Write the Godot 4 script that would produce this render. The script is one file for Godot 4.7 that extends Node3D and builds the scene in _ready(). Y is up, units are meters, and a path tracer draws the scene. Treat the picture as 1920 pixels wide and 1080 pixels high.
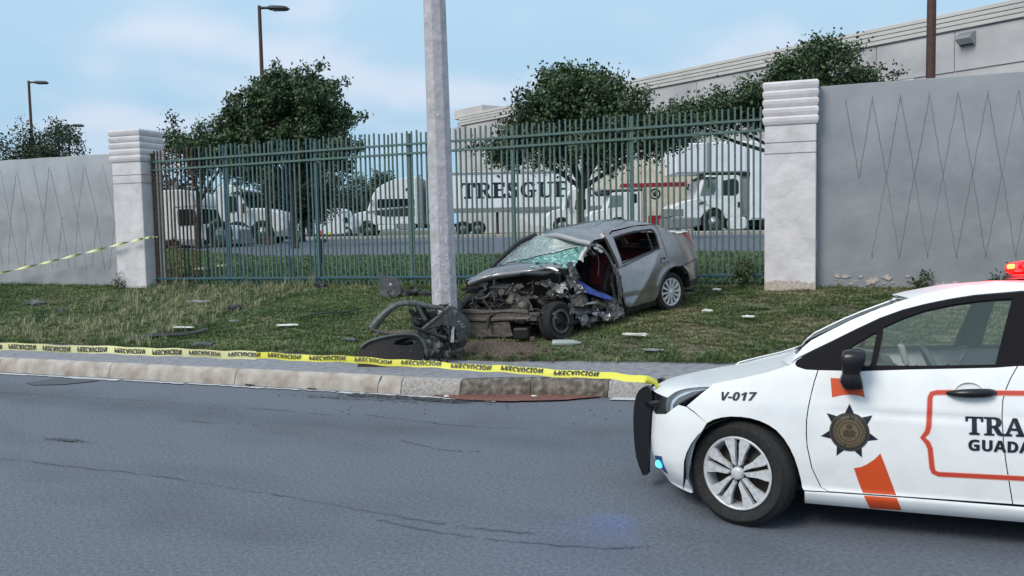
extends Node3D

# ---------------------------------------------------------------- helpers
var M := {}
var used := {}
var rng := RandomNumberGenerator.new()

func rnd(a: float, b: float) -> float: return rng.randf_range(a, b)
func v2(a: Array) -> PackedVector2Array:
	var o := PackedVector2Array()
	for p in a: o.append(Vector2(p[0], p[1]))
	return o
func v3(a: Array) -> PackedVector3Array:
	var o := PackedVector3Array()
	for p in a: o.append(Vector3(p[0], p[1], p[2]))
	return o

func numbered(parent: Node, called: String) -> String:
	var k := str(parent.get_instance_id()) + called
	var n: int = used.get(k, 0)
	used[k] = n + 1
	return called if n == 0 else "%s_%03d" % [called, n]
func put(node: Node3D, called: String, parent: Node = null) -> Node3D:
	if parent == null: parent = self
	node.name = numbered(parent, called)
	parent.add_child(node, true)
	return node
func tag(o: Node, label: String, category: String, group := "") -> Node:
	o.set_meta("label", label)
	o.set_meta("category", category)
	if group != "": o.set_meta("group", group)
	return o
func base(called: String, at: Vector3, label: String, category: String, group := "", turn := 0.0) -> Node3D:
	var o := Node3D.new()
	put(o, called)
	o.position = at
	o.rotation.y = turn
	tag(o, label, category, group)
	return o
func hold(called: String, parent: Node, at := Vector3.ZERO) -> Node3D:
	var o := Node3D.new()
	put(o, called, parent)
	o.position = at
	return o
func obj(called: String, what, m: Material, parent: Node = null, at := Vector3.ZERO) -> MeshInstance3D:
	var o := MeshInstance3D.new()
	o.mesh = what.commit() if what is SurfaceTool else what
	o.material_override = m
	put(o, called, parent)
	o.position = at
	return o
func struct(called: String, what, m: Material) -> MeshInstance3D:
	var o := obj(called, what, m)
	o.set_meta("kind", "structure")
	return o

# ---- shapes
func tool() -> SurfaceTool:
	var st := SurfaceTool.new()
	st.begin(Mesh.PRIMITIVE_TRIANGLES)
	return st
func done(st: SurfaceTool) -> SurfaceTool:
	st.generate_normals()
	return st
func face(st: SurfaceTool, pts: Array, c: Vector3) -> void:      # flat convex face turned away from c
	st.set_smooth_group(-1)
	var n: Vector3 = (pts[1] - pts[0]).cross(pts[2] - pts[0])
	var flip: bool = n.dot(pts[0] - c) > 0.0
	for i in range(1, pts.size() - 1):
		var t := [pts[0], pts[i + 1], pts[i]] if flip else [pts[0], pts[i], pts[i + 1]]
		for p in t: st.add_vertex(p)
func box(st: SurfaceTool, c: Vector3, s: Vector3, b := 0.0, bs := Basis()) -> void:   # box with chamfered edges
	var h := s * 0.5
	b = minf(b, minf(h.x, minf(h.y, h.z)) * 0.45)
	var P := func(x: float, y: float, z: float) -> Vector3: return c + bs * Vector3(x, y, z)
	for a in 3:
		for s1 in [-1.0, 1.0]:
			var f := []
			for k in [[-1, -1], [1, -1], [1, 1], [-1, 1]]:
				var v := Vector3()
				v[a] = s1 * h[a]
				v[(a + 1) % 3] = k[0] * (h[(a + 1) % 3] - b)
				v[(a + 2) % 3] = k[1] * (h[(a + 2) % 3] - b)
				f.append(P.call(v.x, v.y, v.z))
			face(st, f, c)
	if b <= 0.0: return
	for a in 3:
		var i := (a + 1) % 3
		var j := (a + 2) % 3
		for si in [-1.0, 1.0]:
			for sj in [-1.0, 1.0]:
				var f := []
				for k in [[-1, 0], [1, 0], [1, 1], [-1, 1]]:
					var v := Vector3()
					v[a] = k[0] * (h[a] - b)
					v[i] = si * (h[i] - (b if k[1] == 0 else 0.0))
					v[j] = sj * (h[j] - (b if k[1] == 1 else 0.0))
					f.append(P.call(v.x, v.y, v.z))
				face(st, f, c)
	for sx in [-1.0, 1.0]:
		for sy in [-1.0, 1.0]:
			for sz in [-1.0, 1.0]:
				face(st, [P.call(sx * h.x, sy * (h.y - b), sz * (h.z - b)), P.call(sx * (h.x - b), sy * h.y, sz * (h.z - b)), P.call(sx * (h.x - b), sy * (h.y - b), sz * h.z)], c)
func sheet(st: SurfaceTool, rows: Array, smooth := true, back := false) -> void:      # rows: Array of PackedVector3Array of one length
	st.set_smooth_group(0 if smooth else -1)
	for i in rows.size() - 1:
		var a: PackedVector3Array = rows[i]
		var b: PackedVector3Array = rows[i + 1]
		for j in a.size() - 1:
			var q := [a[j], b[j], b[j + 1], a[j + 1]] if back else [a[j], a[j + 1], b[j + 1], b[j]]
			for p in [q[0], q[1], q[2], q[0], q[2], q[3]]: st.add_vertex(p)
func tube(st: SurfaceTool, path: PackedVector3Array, r, sides := 8, flat := false, caps := true) -> void:
	var rows := []
	var side := Vector3.UP
	for i in path.size():
		var d := (path[mini(i + 1, path.size() - 1)] - path[maxi(i - 1, 0)]).normalized()
		if i == 0: side = d.cross(Vector3.UP if absf(d.y) < 0.9 else Vector3.RIGHT).normalized()
		else: side = (side - d * side.dot(d)).normalized()
		var up := d.cross(side)
		var rr: float = r if r is float else r[i]
		var row := PackedVector3Array()
		for k in sides + 1:
			var a := TAU * (k % sides) / sides
			row.append(path[i] + (side * cos(a) + up * sin(a)) * rr)
		rows.append(row)
	sheet(st, rows, not flat)
	if caps:
		for e in [0, rows.size() - 1]:
			var f := []
			for k in sides: f.append(rows[e][k])
			face(st, f, path[1 if e == 0 else path.size() - 2])
func lathe(st: SurfaceTool, prof: Array, n := 32, smooth := true) -> void:            # profile of [radius, z], turned about z
	var rows := []
	for p in prof:
		var row := PackedVector3Array()
		for k in n + 1:
			var a := -TAU * (k % n) / n
			row.append(Vector3(p[0] * cos(a), p[0] * sin(a), p[1]))
		rows.append(row)
	if smooth: sheet(st, rows)
	else:
		for i in rows.size() - 1:      # a crease at each ring
			st.set_smooth_group(i + 1)
			for j in n:
				for p in [rows[i][j], rows[i][j + 1], rows[i + 1][j + 1], rows[i][j], rows[i + 1][j + 1], rows[i + 1][j]]: st.add_vertex(p)
func extrude(st: SurfaceTool, poly: PackedVector2Array, z0: float, z1: float, xf := Transform3D(), taper := 1.0) -> void:
	if Geometry2D.is_polygon_clockwise(poly):
		poly = poly.duplicate()
		poly.reverse()
	var mid := Vector2()
	for p in poly: mid += p / poly.size()
	var q := PackedVector2Array()
	for p in poly: q.append(mid + (p - mid) * taper)
	st.set_smooth_group(-1)
	var tri := Geometry2D.triangulate_polygon(poly)
	for i in range(0, tri.size(), 3):
		var t := [tri[i], tri[i + 1], tri[i + 2]]
		if Geometry2D.is_polygon_clockwise(PackedVector2Array([poly[t[0]], poly[t[1]], poly[t[2]]])): t.reverse()
		for k in [t[0], t[2], t[1]]: st.add_vertex(xf * Vector3(q[k].x, q[k].y, z1))
		for k in [t[0], t[1], t[2]]: st.add_vertex(xf * Vector3(poly[k].x, poly[k].y, z0))
	for i in poly.size():
		var j := (i + 1) % poly.size()
		var a := xf * Vector3(poly[i].x, poly[i].y, z0)
		var b := xf * Vector3(poly[j].x, poly[j].y, z0)
		var c := xf * Vector3(q[j].x, q[j].y, z1)
		var d := xf * Vector3(q[i].x, q[i].y, z1)
		for p in [a, c, b, a, d, c]: st.add_vertex(p)
func round_poly(p: PackedVector2Array, r: float, n := 3) -> PackedVector2Array:       # rounded corners
	var o := PackedVector2Array()
	for i in p.size():
		var a := p[(i + p.size() - 1) % p.size()]
		var b := p[i]
		var c := p[(i + 1) % p.size()]
		var ra := minf(r, a.distance_to(b) * 0.45)
		var rc := minf(r, c.distance_to(b) * 0.45)
		var s := b + (a - b).normalized() * ra
		var e := b + (c - b).normalized() * rc
		for k in n + 1:
			var t := float(k) / n
			o.append(s.lerp(b, t).lerp(b.lerp(e, t), t))
	return o
func spline(p: PackedVector3Array, n := 6) -> PackedVector3Array:
	var o := PackedVector3Array()
	for i in p.size() - 1:
		for k in n: o.append(p[i].cubic_interpolate(p[i + 1], p[maxi(i - 1, 0)], p[mini(i + 2, p.size() - 1)], float(k) / n))
	o.append(p[p.size() - 1])
	return o
func spline2(p: PackedVector2Array, n := 6) -> PackedVector2Array:
	var o := PackedVector2Array()
	for i in p.size() - 1:
		for k in n: o.append(p[i].cubic_interpolate(p[i + 1], p[maxi(i - 1, 0)], p[mini(i + 2, p.size() - 1)], float(k) / n))
	o.append(p[p.size() - 1])
	return o

func hermite(t: Array, x: float) -> float:
	var n := t.size()
	if x <= t[0][0]: return t[0][1]
	if x >= t[n - 1][0]: return t[n - 1][1] + (x - t[n - 1][0]) * (t[n - 1][1] - t[n - 2][1]) / (t[n - 1][0] - t[n - 2][0])
	var i := 0
	while t[i + 1][0] < x: i += 1
	var m0: float = (t[i + 1][1] - t[maxi(i - 1, 0)][1]) / (t[i + 1][0] - t[maxi(i - 1, 0)][0])
	var m1: float = (t[mini(i + 2, n - 1)][1] - t[i][1]) / (t[mini(i + 2, n - 1)][0] - t[i][0])
	var h: float = t[i + 1][0] - t[i][0]
	var k: float = (x - t[i][0]) / h
	return (2 * k * k * k - 3 * k * k + 1) * t[i][1] + (k * k * k - 2 * k * k + k) * h * m0 + (3 * k * k - 2 * k * k * k) * t[i + 1][1] + (k * k * k - k * k) * h * m1

# a body panel: the outline poly, given on a curved surface, cut into cells, with a folded edge all round
func panel(surf: Callable, poly: PackedVector2Array, step := 0.05, holes := [], flange := 0.014, lift := 0.0, far := false) -> SurfaceTool:
	var st := tool()
	var sg := -1.0 if far else 1.0
	var seen := {}
	var N := func(p: Vector2) -> Vector3:
		var key := p.snapped(Vector2(0.0002, 0.0002))
		if seen.has(key): return seen[key][0]
		var e := 0.004
		var n: Vector3 = sg * (surf.call(p.x + e, p.y) - surf.call(p.x - e, p.y)).cross(surf.call(p.x, p.y + e) - surf.call(p.x, p.y - e)).normalized()
		seen[key] = [n, surf.call(p.x, p.y)]
		return n
	if Geometry2D.is_polygon_clockwise(poly):
		poly = poly.duplicate()
		poly.reverse()
	var lo := poly[0]
	var hi := poly[0]
	for p in poly:
		lo = lo.min(p)
		hi = hi.max(p)
	var nx := maxi(1, ceili((hi.x - lo.x) / step))
	var ny := maxi(1, ceili((hi.y - lo.y) / step))
	var d := Vector2((hi.x - lo.x) / nx, (hi.y - lo.y) / ny)
	for i in nx:
		for j in ny:
			var a := lo + Vector2(i, j) * d
			var pieces: Array = Geometry2D.intersect_polygons(PackedVector2Array([a, a + Vector2(d.x, 0), a + d, a + Vector2(0, d.y)]), poly)
			for hole in holes:
				var left := []
				for q in pieces: left.append_array(Geometry2D.clip_polygons(q, hole))
				pieces = left
			for q in pieces:
				if q.size() < 3: continue
				var tri := Geometry2D.triangulate_polygon(q)
				for k in range(0, tri.size(), 3):
					var t := [q[tri[k]], q[tri[k + 1]], q[tri[k + 2]]]
					if not Geometry2D.is_polygon_clockwise(PackedVector2Array(t)): t.reverse()
					if far: t.reverse()
					for p in t:
						var n: Vector3 = N.call(p)
						st.set_normal(n)
						st.add_vertex(seen[p.snapped(Vector2(0.0002, 0.0002))][1] + n * lift)
	if flange > 0.0:
		var loops := [poly]
		loops.append_array(holes)
		for lp in loops:
			for i in lp.size():
				var a: Vector2 = lp[i]
				var b: Vector2 = lp[(i + 1) % lp.size()]
				var m := maxi(1, ceili(a.distance_to(b) / step))
				for k in m:
					var p := a.lerp(b, float(k) / m)
					var q := a.lerp(b, float(k + 1) / m)
					var np: Vector3 = N.call(p)
					var nq: Vector3 = N.call(q)
					var A: Vector3 = surf.call(p.x, p.y) + np * lift
					var B: Vector3 = surf.call(q.x, q.y) + nq * lift
					var C := B - nq * flange
					var D := A - np * flange
					var n := (B - A).cross(np).normalized()
					st.set_normal(n)
					for v in [A, B, C, A, C, D]: st.add_vertex(v)
	return st
# a sheet laid across a car between an edge curve and its mirror image, bowed in the middle
func across(curve: PackedVector3Array, zc: float, bow: Callable, nz := 16, cut := 1.0) -> Array:
	var rows := []
	for i in curve.size():
		var c := curve[i]
		var row := PackedVector3Array()
		var b: Vector2 = bow.call(float(i) / (curve.size() - 1))
		for k in nz + 1:
			var t := (2.0 * k / nz - 1.0) * cut
			var w := 1.0 - t * t
			row.append(Vector3(c.x + b.x * w, c.y + b.y * w, zc - (c.z - zc) * t))
		rows.append(row)
	return rows
# crumpled metal: a patch between four corners, pushed about and faceted
func crumple(st: SurfaceTool, a: Vector3, b: Vector3, c: Vector3, d: Vector3, nu: int, nv: int, amp: float, bulge := Vector3.ZERO, smooth := false) -> void:
	var rows := []
	for i in nu + 1:
		var row := PackedVector3Array()
		for j in nv + 1:
			var u := float(i) / nu
			var v := float(j) / nv
			var p := a.lerp(b, u).lerp(d.lerp(c, u), v) + bulge * (1 - pow(2 * u - 1, 2)) * (1 - pow(2 * v - 1, 2))
			row.append(p + Vector3(rnd(-1, 1), rnd(-1, 1), rnd(-1, 1)) * amp)
		rows.append(row)
	sheet(st, rows, smooth)
func merge(st: SurfaceTool, m: Mesh, xf: Transform3D) -> void:
	for i in m.get_surface_count(): st.append_from(m, i, xf)

# ---- materials
func col(r: float, g: float, b: float) -> Color: return Color(r, g, b).linear_to_srgb()
func plain(r: float, g: float, b: float, rough := 0.6, metal := 0.0, coat := 0.0) -> StandardMaterial3D:
	var m := StandardMaterial3D.new()
	m.albedo_color = col(r, g, b)
	m.roughness = rough
	m.metallic = metal
	if coat > 0.0:
		m.clearcoat_enabled = true
		m.clearcoat = coat
		m.clearcoat_roughness = 0.04
	return m
func noise(freq: float, seed_: int, oct := 5, kind := FastNoiseLite.TYPE_SIMPLEX_SMOOTH, size := 512) -> NoiseTexture2D:
	var f := FastNoiseLite.new()
	f.seed = seed_
	f.noise_type = kind
	f.frequency = freq
	f.fractal_octaves = oct
	f.fractal_gain = 0.55
	var t := NoiseTexture2D.new()
	t.noise = f
	t.width = size
	t.height = size
	t.seamless = true
	return t
# colours: [[offset, r, g, b] ...] in linear values; period: metres that one tile covers
func grain(colours: Array, period: float, freq: float, rough: float, seed_: int, bump := 0.0, world := true, oct := 5, kind := FastNoiseLite.TYPE_SIMPLEX_SMOOTH) -> StandardMaterial3D:
	var m := StandardMaterial3D.new()
	var t := noise(freq, seed_, oct, kind)
	var g := Gradient.new()
	g.offsets = PackedFloat32Array(colours.map(func(c): return c[0]))
	g.colors = PackedColorArray(colours.map(func(c): return col(c[1], c[2], c[3])))
	t.color_ramp = g
	m.albedo_texture = t
	m.roughness = rough
	m.uv1_triplanar = true
	m.uv1_world_triplanar = world
	m.uv1_scale = Vector3.ONE / period
	if bump > 0.0:
		var n := noise(freq * 1.7, seed_ + 50, 6, kind)
		n.as_normal_map = true
		n.bump_strength = 6.0
		m.normal_enabled = true
		m.normal_texture = n
		m.normal_scale = bump
	return m
func glass(a: float, tint := Color(0.75, 0.9, 0.88)) -> StandardMaterial3D:
	var m := StandardMaterial3D.new()
	m.transparency = BaseMaterial3D.TRANSPARENCY_ALPHA
	m.albedo_color = Color(tint.r, tint.g, tint.b, a)
	m.roughness = 0.02
	return m
func materials() -> void:
	M.asphalt = grain([[0.0, 0.082, 0.093, 0.113], [0.42, 0.113, 0.128, 0.158], [0.6, 0.123, 0.139, 0.17], [1.0, 0.165, 0.182, 0.212]], 0.7, 0.035, 0.85, 11, 0.5)
	M.asphalt.vertex_color_use_as_albedo = true
	M.yard_road = grain([[0.0, 0.07, 0.075, 0.10], [0.5, 0.10, 0.11, 0.145], [1.0, 0.14, 0.15, 0.19]], 3.0, 0.02, 0.85, 12)
	M.soil = grain([[0.0, 0.05, 0.055, 0.027], [0.45, 0.09, 0.09, 0.048], [0.6, 0.125, 0.112, 0.068], [1.0, 0.20, 0.17, 0.115]], 1.7, 0.018, 0.95, 13, 0.8)
	M.soil.vertex_color_use_as_albedo = true
	M.dirt = grain([[0.0, 0.03, 0.022, 0.017], [0.5, 0.085, 0.062, 0.047], [1.0, 0.19, 0.145, 0.11]], 0.6, 0.022, 0.95, 14, 1.0)
	M.red_dirt = grain([[0.0, 0.09, 0.036, 0.028], [0.5, 0.17, 0.066, 0.048], [1.0, 0.23, 0.11, 0.08]], 0.5, 0.012, 0.6, 15, 0.4)
	M.walk = grain([[0.0, 0.15, 0.155, 0.172], [0.5, 0.225, 0.23, 0.25], [1.0, 0.31, 0.31, 0.325]], 1.4, 0.02, 0.85, 16, 0.5)
	M.kerb = grain([[0.0, 0.24, 0.19, 0.155], [0.4, 0.36, 0.315, 0.275], [0.6, 0.42, 0.385, 0.35], [1.0, 0.54, 0.52, 0.50]], 2.2, 0.014, 0.9, 17, 0.35)
	M.kerb_dark = grain([[0.0, 0.03, 0.025, 0.022], [0.42, 0.09, 0.075, 0.062], [0.6, 0.16, 0.135, 0.115], [1.0, 0.36, 0.33, 0.29]], 1.2, 0.022, 0.75, 18, 0.5)
	M.kerb_pale = grain([[0.0, 0.14, 0.13, 0.12], [0.4, 0.30, 0.28, 0.265], [1.0, 0.50, 0.48, 0.46]], 0.7, 0.03, 0.9, 19, 0.9)
	M.wall = grain([[0.0, 0.205, 0.22, 0.243], [0.45, 0.24, 0.255, 0.28], [0.6, 0.252, 0.267, 0.292], [1.0, 0.29, 0.305, 0.328]], 3.1, 0.006, 0.85, 20, 0.25)
	M.wall_pale = grain([[0.0, 0.26, 0.275, 0.30], [0.45, 0.30, 0.315, 0.34], [0.6, 0.315, 0.33, 0.355], [1.0, 0.36, 0.375, 0.40]], 3.1, 0.006, 0.85, 60, 0.25)
	M.pillar = grain([[0.0, 0.50, 0.48, 0.49], [0.4, 0.60, 0.58, 0.60], [0.62, 0.63, 0.61, 0.63], [1.0, 0.70, 0.68, 0.70]], 2.3, 0.008, 0.85, 21, 0.35)
	M.chip = grain([[0.0, 0.36, 0.31, 0.28], [0.5, 0.47, 0.405, 0.36], [1.0, 0.60, 0.56, 0.52]], 0.7, 0.02, 0.9, 22, 0.6)
	M.scored = plain(0.155, 0.166, 0.188, 0.9)
	M.crack = plain(0.095, 0.106, 0.126, 0.9)
	M.pole = grain([[0.0, 0.32, 0.31, 0.325], [0.36, 0.43, 0.415, 0.44], [0.6, 0.465, 0.45, 0.48], [1.0, 0.58, 0.57, 0.60]], 1.6, 0.014, 0.85, 23, 0.5)
	M.pole_white = grain([[0.0, 0.3, 0.3, 0.33], [0.5, 0.58, 0.58, 0.62], [1.0, 0.72, 0.72, 0.75]], 0.5, 0.03, 0.85, 24, 0.4)
	M.fence = grain([[0.0, 0.05, 0.095, 0.085], [0.5, 0.078, 0.142, 0.128], [0.75, 0.10, 0.165, 0.15], [1.0, 0.10, 0.12, 0.11]], 0.7, 0.02, 0.55, 25)
	M.fence_blue = grain([[0.0, 0.02, 0.06, 0.09], [0.5, 0.035, 0.10, 0.135], [1.0, 0.06, 0.13, 0.16]], 0.7, 0.02, 0.55, 26)
	M.fence_rust = grain([[0.0, 0.035, 0.022, 0.015], [0.5, 0.085, 0.055, 0.035], [0.7, 0.10, 0.085, 0.06], [1.0, 0.16, 0.15, 0.12]], 0.6, 0.02, 0.8, 27)
	M.fence_dark = plain(0.012, 0.014, 0.016, 0.7)
	M.warehouse = grain([[0.0, 0.30, 0.30, 0.32], [0.4, 0.43, 0.425, 0.445], [0.6, 0.47, 0.465, 0.48], [1.0, 0.60, 0.595, 0.605]], 13.0, 0.006, 0.85, 28)
	M.warehouse_trim = grain([[0.0, 0.42, 0.41, 0.41], [0.5, 0.53, 0.52, 0.51], [1.0, 0.60, 0.59, 0.58]], 11.0, 0.008, 0.8, 29)
	M.grey = plain(0.20, 0.21, 0.22, 0.6)
	M.dark = plain(0.02, 0.022, 0.025, 0.6)
	M.black = plain(0.008, 0.008, 0.01, 0.45)
	M.rubber = grain([[0.0, 0.009, 0.009, 0.010], [0.5, 0.016, 0.016, 0.017], [1.0, 0.036, 0.035, 0.034]], 0.35, 0.02, 0.85, 30, 0.2, false)
	M.lamp_metal = plain(0.035, 0.035, 0.04, 0.5)
	M.rust_mast = grain([[0.0, 0.035, 0.018, 0.014], [0.5, 0.075, 0.036, 0.028], [1.0, 0.11, 0.055, 0.045]], 1.0, 0.02, 0.7, 31)
	M.bark = grain([[0.0, 0.02, 0.016, 0.012], [0.5, 0.05, 0.042, 0.033], [1.0, 0.1, 0.085, 0.07]], 0.8, 0.03, 0.95, 32, 0.8)
	M.leaf = plain(1, 1, 1, 0.55)
	M.leaf.vertex_color_use_as_albedo = true
	M.leaf.backlight_enabled = true
	M.leaf.backlight = Color(0.05, 0.08, 0.03)
	M.blade = plain(1, 1, 1, 0.7)
	M.blade.vertex_color_use_as_albedo = true
	# police car
	M.paint = grain([[0.0, 0.72, 0.73, 0.74], [0.5, 0.80, 0.81, 0.82], [1.0, 0.84, 0.845, 0.85]], 1.1, 0.008, 0.42, 40, 0.0, false)
	M.paint.clearcoat_enabled = true
	M.paint.clearcoat = 0.35
	M.paint.clearcoat_roughness = 0.05
	M.trim = plain(0.010, 0.009, 0.012, 0.55)
	M.trim.metallic_specular = 0.2
	M.gloss_black = plain(0.006, 0.006, 0.008, 0.3)
	M.orange = plain(0.62, 0.075, 0.014, 0.4)
	M.frame_red = plain(0.55, 0.06, 0.035, 0.4)
	M.ink = plain(0.008, 0.012, 0.025, 0.4)
	M.gold = plain(0.14, 0.105, 0.055, 0.45)
	M.gold_dark = plain(0.05, 0.038, 0.024, 0.5)
	M.glass = glass(0.14, Color(0.5, 0.6, 0.58))
	M.lens = glass(0.08, Color(0.95, 0.98, 1))
	M.chrome = plain(0.75, 0.77, 0.8, 0.12, 1.0)
	M.silver = grain([[0.0, 0.40, 0.41, 0.42], [0.5, 0.60, 0.61, 0.63], [1.0, 0.68, 0.69, 0.71]], 0.4, 0.02, 0.4, 41, 0.0, false)
	M.silver.metallic = 0.25
	M.brake = plain(0.05, 0.045, 0.042, 0.6, 0.5)
	M.cabin = plain(0.075, 0.088, 0.092, 0.85)
	M.cabin_light = plain(0.34, 0.36, 0.35, 0.9)
	M.mirror = plain(0.85, 0.87, 0.9, 0.03, 1.0)
	# wreck
	M.wreck_paint = grain([[0.0, 0.225, 0.217, 0.218], [0.4, 0.272, 0.264, 0.265], [0.6, 0.288, 0.279, 0.28], [1.0, 0.33, 0.32, 0.32]], 0.8, 0.01, 0.27, 42, 0.0, false)
	M.wreck_paint.metallic = 0.8
	M.wreck_paint.clearcoat_enabled = true
	M.wreck_paint.clearcoat = 0.5
	M.wreck_paint.clearcoat_roughness = 0.12
	M.crushed = grain([[0.0, 0.012, 0.012, 0.012], [0.35, 0.05, 0.053, 0.053], [0.6, 0.12, 0.125, 0.125], [1.0, 0.30, 0.31, 0.305]], 0.5, 0.022, 0.55, 43, 0.6, false)
	M.crushed.metallic = 0.3
	M.oily = grain([[0.0, 0.006, 0.006, 0.006], [0.5, 0.015, 0.0145, 0.014], [0.7, 0.035, 0.033, 0.03], [1.0, 0.11, 0.10, 0.085]], 0.35, 0.025, 0.6, 44, 0.6, false)
	M.alloy = grain([[0.0, 0.03, 0.028, 0.025], [0.5, 0.11, 0.10, 0.09], [1.0, 0.30, 0.285, 0.26]], 0.3, 0.02, 0.55, 45, 0.6, false)
	M.alloy.metallic = 0.3
	M.tan = grain([[0.0, 0.03, 0.026, 0.023], [0.5, 0.10, 0.088, 0.079], [1.0, 0.19, 0.17, 0.155]], 0.4, 0.02, 0.7, 46, 0.4, false)
	M.hose = plain(0.012, 0.012, 0.013, 0.5)
	M.pale = plain(0.50, 0.50, 0.47, 0.6)
	M.red_seat = grain([[0.0, 0.05, 0.002, 0.004], [0.5, 0.12, 0.005, 0.008], [1.0, 0.17, 0.012, 0.015]], 0.3, 0.03, 0.9, 47, 0.3, false)
	M.seat_dark = plain(0.014, 0.015, 0.018, 0.9)
	M.blue_cloth = grain([[0.0, 0.01, 0.02, 0.09], [0.5, 0.03, 0.06, 0.26], [1.0, 0.06, 0.12, 0.38]], 0.4, 0.015, 0.85, 48, 0.4, false)
	M.tail_red = plain(0.32, 0.012, 0.02, 0.15, 0.0, 0.8)
	M.shatter = grain([[0.0, 0.03, 0.14, 0.13], [0.42, 0.07, 0.22, 0.20], [0.58, 0.14, 0.33, 0.30], [0.68, 0.48, 0.64, 0.60], [1.0, 0.80, 0.88, 0.85]], 0.7, 0.028, 0.3, 49, 0.8, false, 5, FastNoiseLite.TYPE_CELLULAR)
	M.shatter_pale = grain([[0.0, 0.16, 0.22, 0.22], [0.42, 0.24, 0.31, 0.31], [0.55, 0.33, 0.40, 0.39], [0.66, 0.48, 0.54, 0.52], [1.0, 0.72, 0.76, 0.74]], 0.7, 0.028, 0.3, 59, 0.7, false, 5, FastNoiseLite.TYPE_CELLULAR)
	M.green_grey = grain([[0.0, 0.03, 0.037, 0.036], [0.5, 0.068, 0.079, 0.076], [1.0, 0.12, 0.135, 0.13]], 0.6, 0.015, 0.45, 50, 0.2, false)
	M.plastic = grain([[0.0, 0.012, 0.012, 0.013], [0.5, 0.022, 0.022, 0.024], [1.0, 0.04, 0.04, 0.042]], 0.4, 0.02, 0.55, 51, 0.3, false)
	M.paper = plain(0.62, 0.62, 0.58, 0.85)
	M.tape = plain(0.72, 0.68, 0.08, 0.45)
	M.tape.backlight_enabled = true
	M.tape.backlight = Color(0.4, 0.38, 0.05)
	M.tape_pale = plain(0.70, 0.68, 0.36, 0.5)
	# trucks
	M.truck_white = grain([[0.0, 0.62, 0.63, 0.65], [0.5, 0.74, 0.75, 0.77], [1.0, 0.80, 0.81, 0.83]], 2.0, 0.01, 0.35, 52, 0.0, false)
	M.trailer_white = grain([[0.0, 0.66, 0.69, 0.74], [0.5, 0.76, 0.79, 0.83], [1.0, 0.80, 0.83, 0.87]], 4.0, 0.006, 0.5, 53, 0.0, false)
	M.cream = grain([[0.0, 0.50, 0.45, 0.36], [0.5, 0.62, 0.565, 0.46], [1.0, 0.70, 0.65, 0.55]], 3.0, 0.008, 0.6, 54, 0.0, false)
	M.truck_red = plain(0.26, 0.012, 0.02, 0.5)
	M.pane_dark = plain(0.012, 0.015, 0.017, 0.08)
	M.pane_green = plain(0.16, 0.21, 0.20, 0.1)
	M.steel = plain(0.36, 0.38, 0.40, 0.4, 0.6)
	M.marking = plain(0.48, 0.49, 0.50, 0.85)

# ---------------------------------------------------------------- the scene
func _ready() -> void:
	var cam := Camera3D.new()
	put(cam, "camera")
	cam.position = Vector3(0, 1.78, 0)
	cam.rotation_order = EULER_ORDER_YXZ
	cam.rotation_degrees = Vector3(-3.9995, 20.1644, -1.1)
	cam.fov = 37.29
	cam.near = 0.1
	cam.far = 3000
	cam.current = true
	var we := WorldEnvironment.new()
	we.name = "world_environment"
	add_child(we)
	var e := Environment.new()
	we.environment = e
	e.background_mode = Environment.BG_SKY
	e.tonemap_mode = Environment.TONE_MAPPER_LINEAR
	e.tonemap_exposure = 1.5
	e.sdfgi_enabled = true
	e.ssao_enabled = true
	e.ssil_enabled = true
	var sm := ProceduralSkyMaterial.new()
	sm.sky_top_color = col(0.415, 0.56, 0.69)
	sm.sky_horizon_color = col(0.25, 0.40, 0.525)
	sm.sky_curve = 0.33
	sm.sun_angle_max = 1.0
	sm.ground_bottom_color = Color(0.30, 0.32, 0.34)
	sm.ground_horizon_color = Color(0.55, 0.66, 0.76)
	sm.sky_cover = clouds()
	sm.sky_cover_modulate = Color(1, 1, 1, 1)
	e.sky = Sky.new()
	e.sky.sky_material = sm
	var sun := DirectionalLight3D.new()
	put(sun, "sun")
	sun.light_energy = 0.5
	sun.light_color = Color(1.0, 0.985, 0.95)
	sun.light_angular_distance = 25.0
	sun.shadow_enabled = true
	sun.rotation_degrees = Vector3(-42, -28, 0)
	materials()
	rng.seed = 1
	setting()
	walls()
	fence()
	pole()
	warehouse()
	street_lamp(75, 45, 8.55, 0.075, "street lamp on a thin pole over the wall at far left", 0.85)
	street_lamp(506, 31.7, 8.68, 0.075, "tall street lamp rising through the large tree", 0.9)
	street_lamp(143, 64, 8.75, 0.08, "small distant street lamp in the far left tree", 1.0)
	mast()
	police_car()
	wreck()
	front_end()
	trucks()
	clutter()
	trees()
	grass()
func mast() -> void:
	var p := at3(1741, 24)
	var st := tool()
	tube(st, v3([[0, 0, 0], [0, 6, 0], [0, 12, 0]]), PackedFloat32Array([0.135, 0.12, 0.105]), 14)
	var m := base("mast", p, "rust brown round mast behind the right wall", "mast")
	obj("shaft", done(st), M.rust_mast, m)
	var b := tool()
	box(b, Vector3(0, 0.02, 0), Vector3(0.5, 0.04, 0.5), 0.008)
	obj("base_plate", done(b), M.rust_mast, m)
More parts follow.
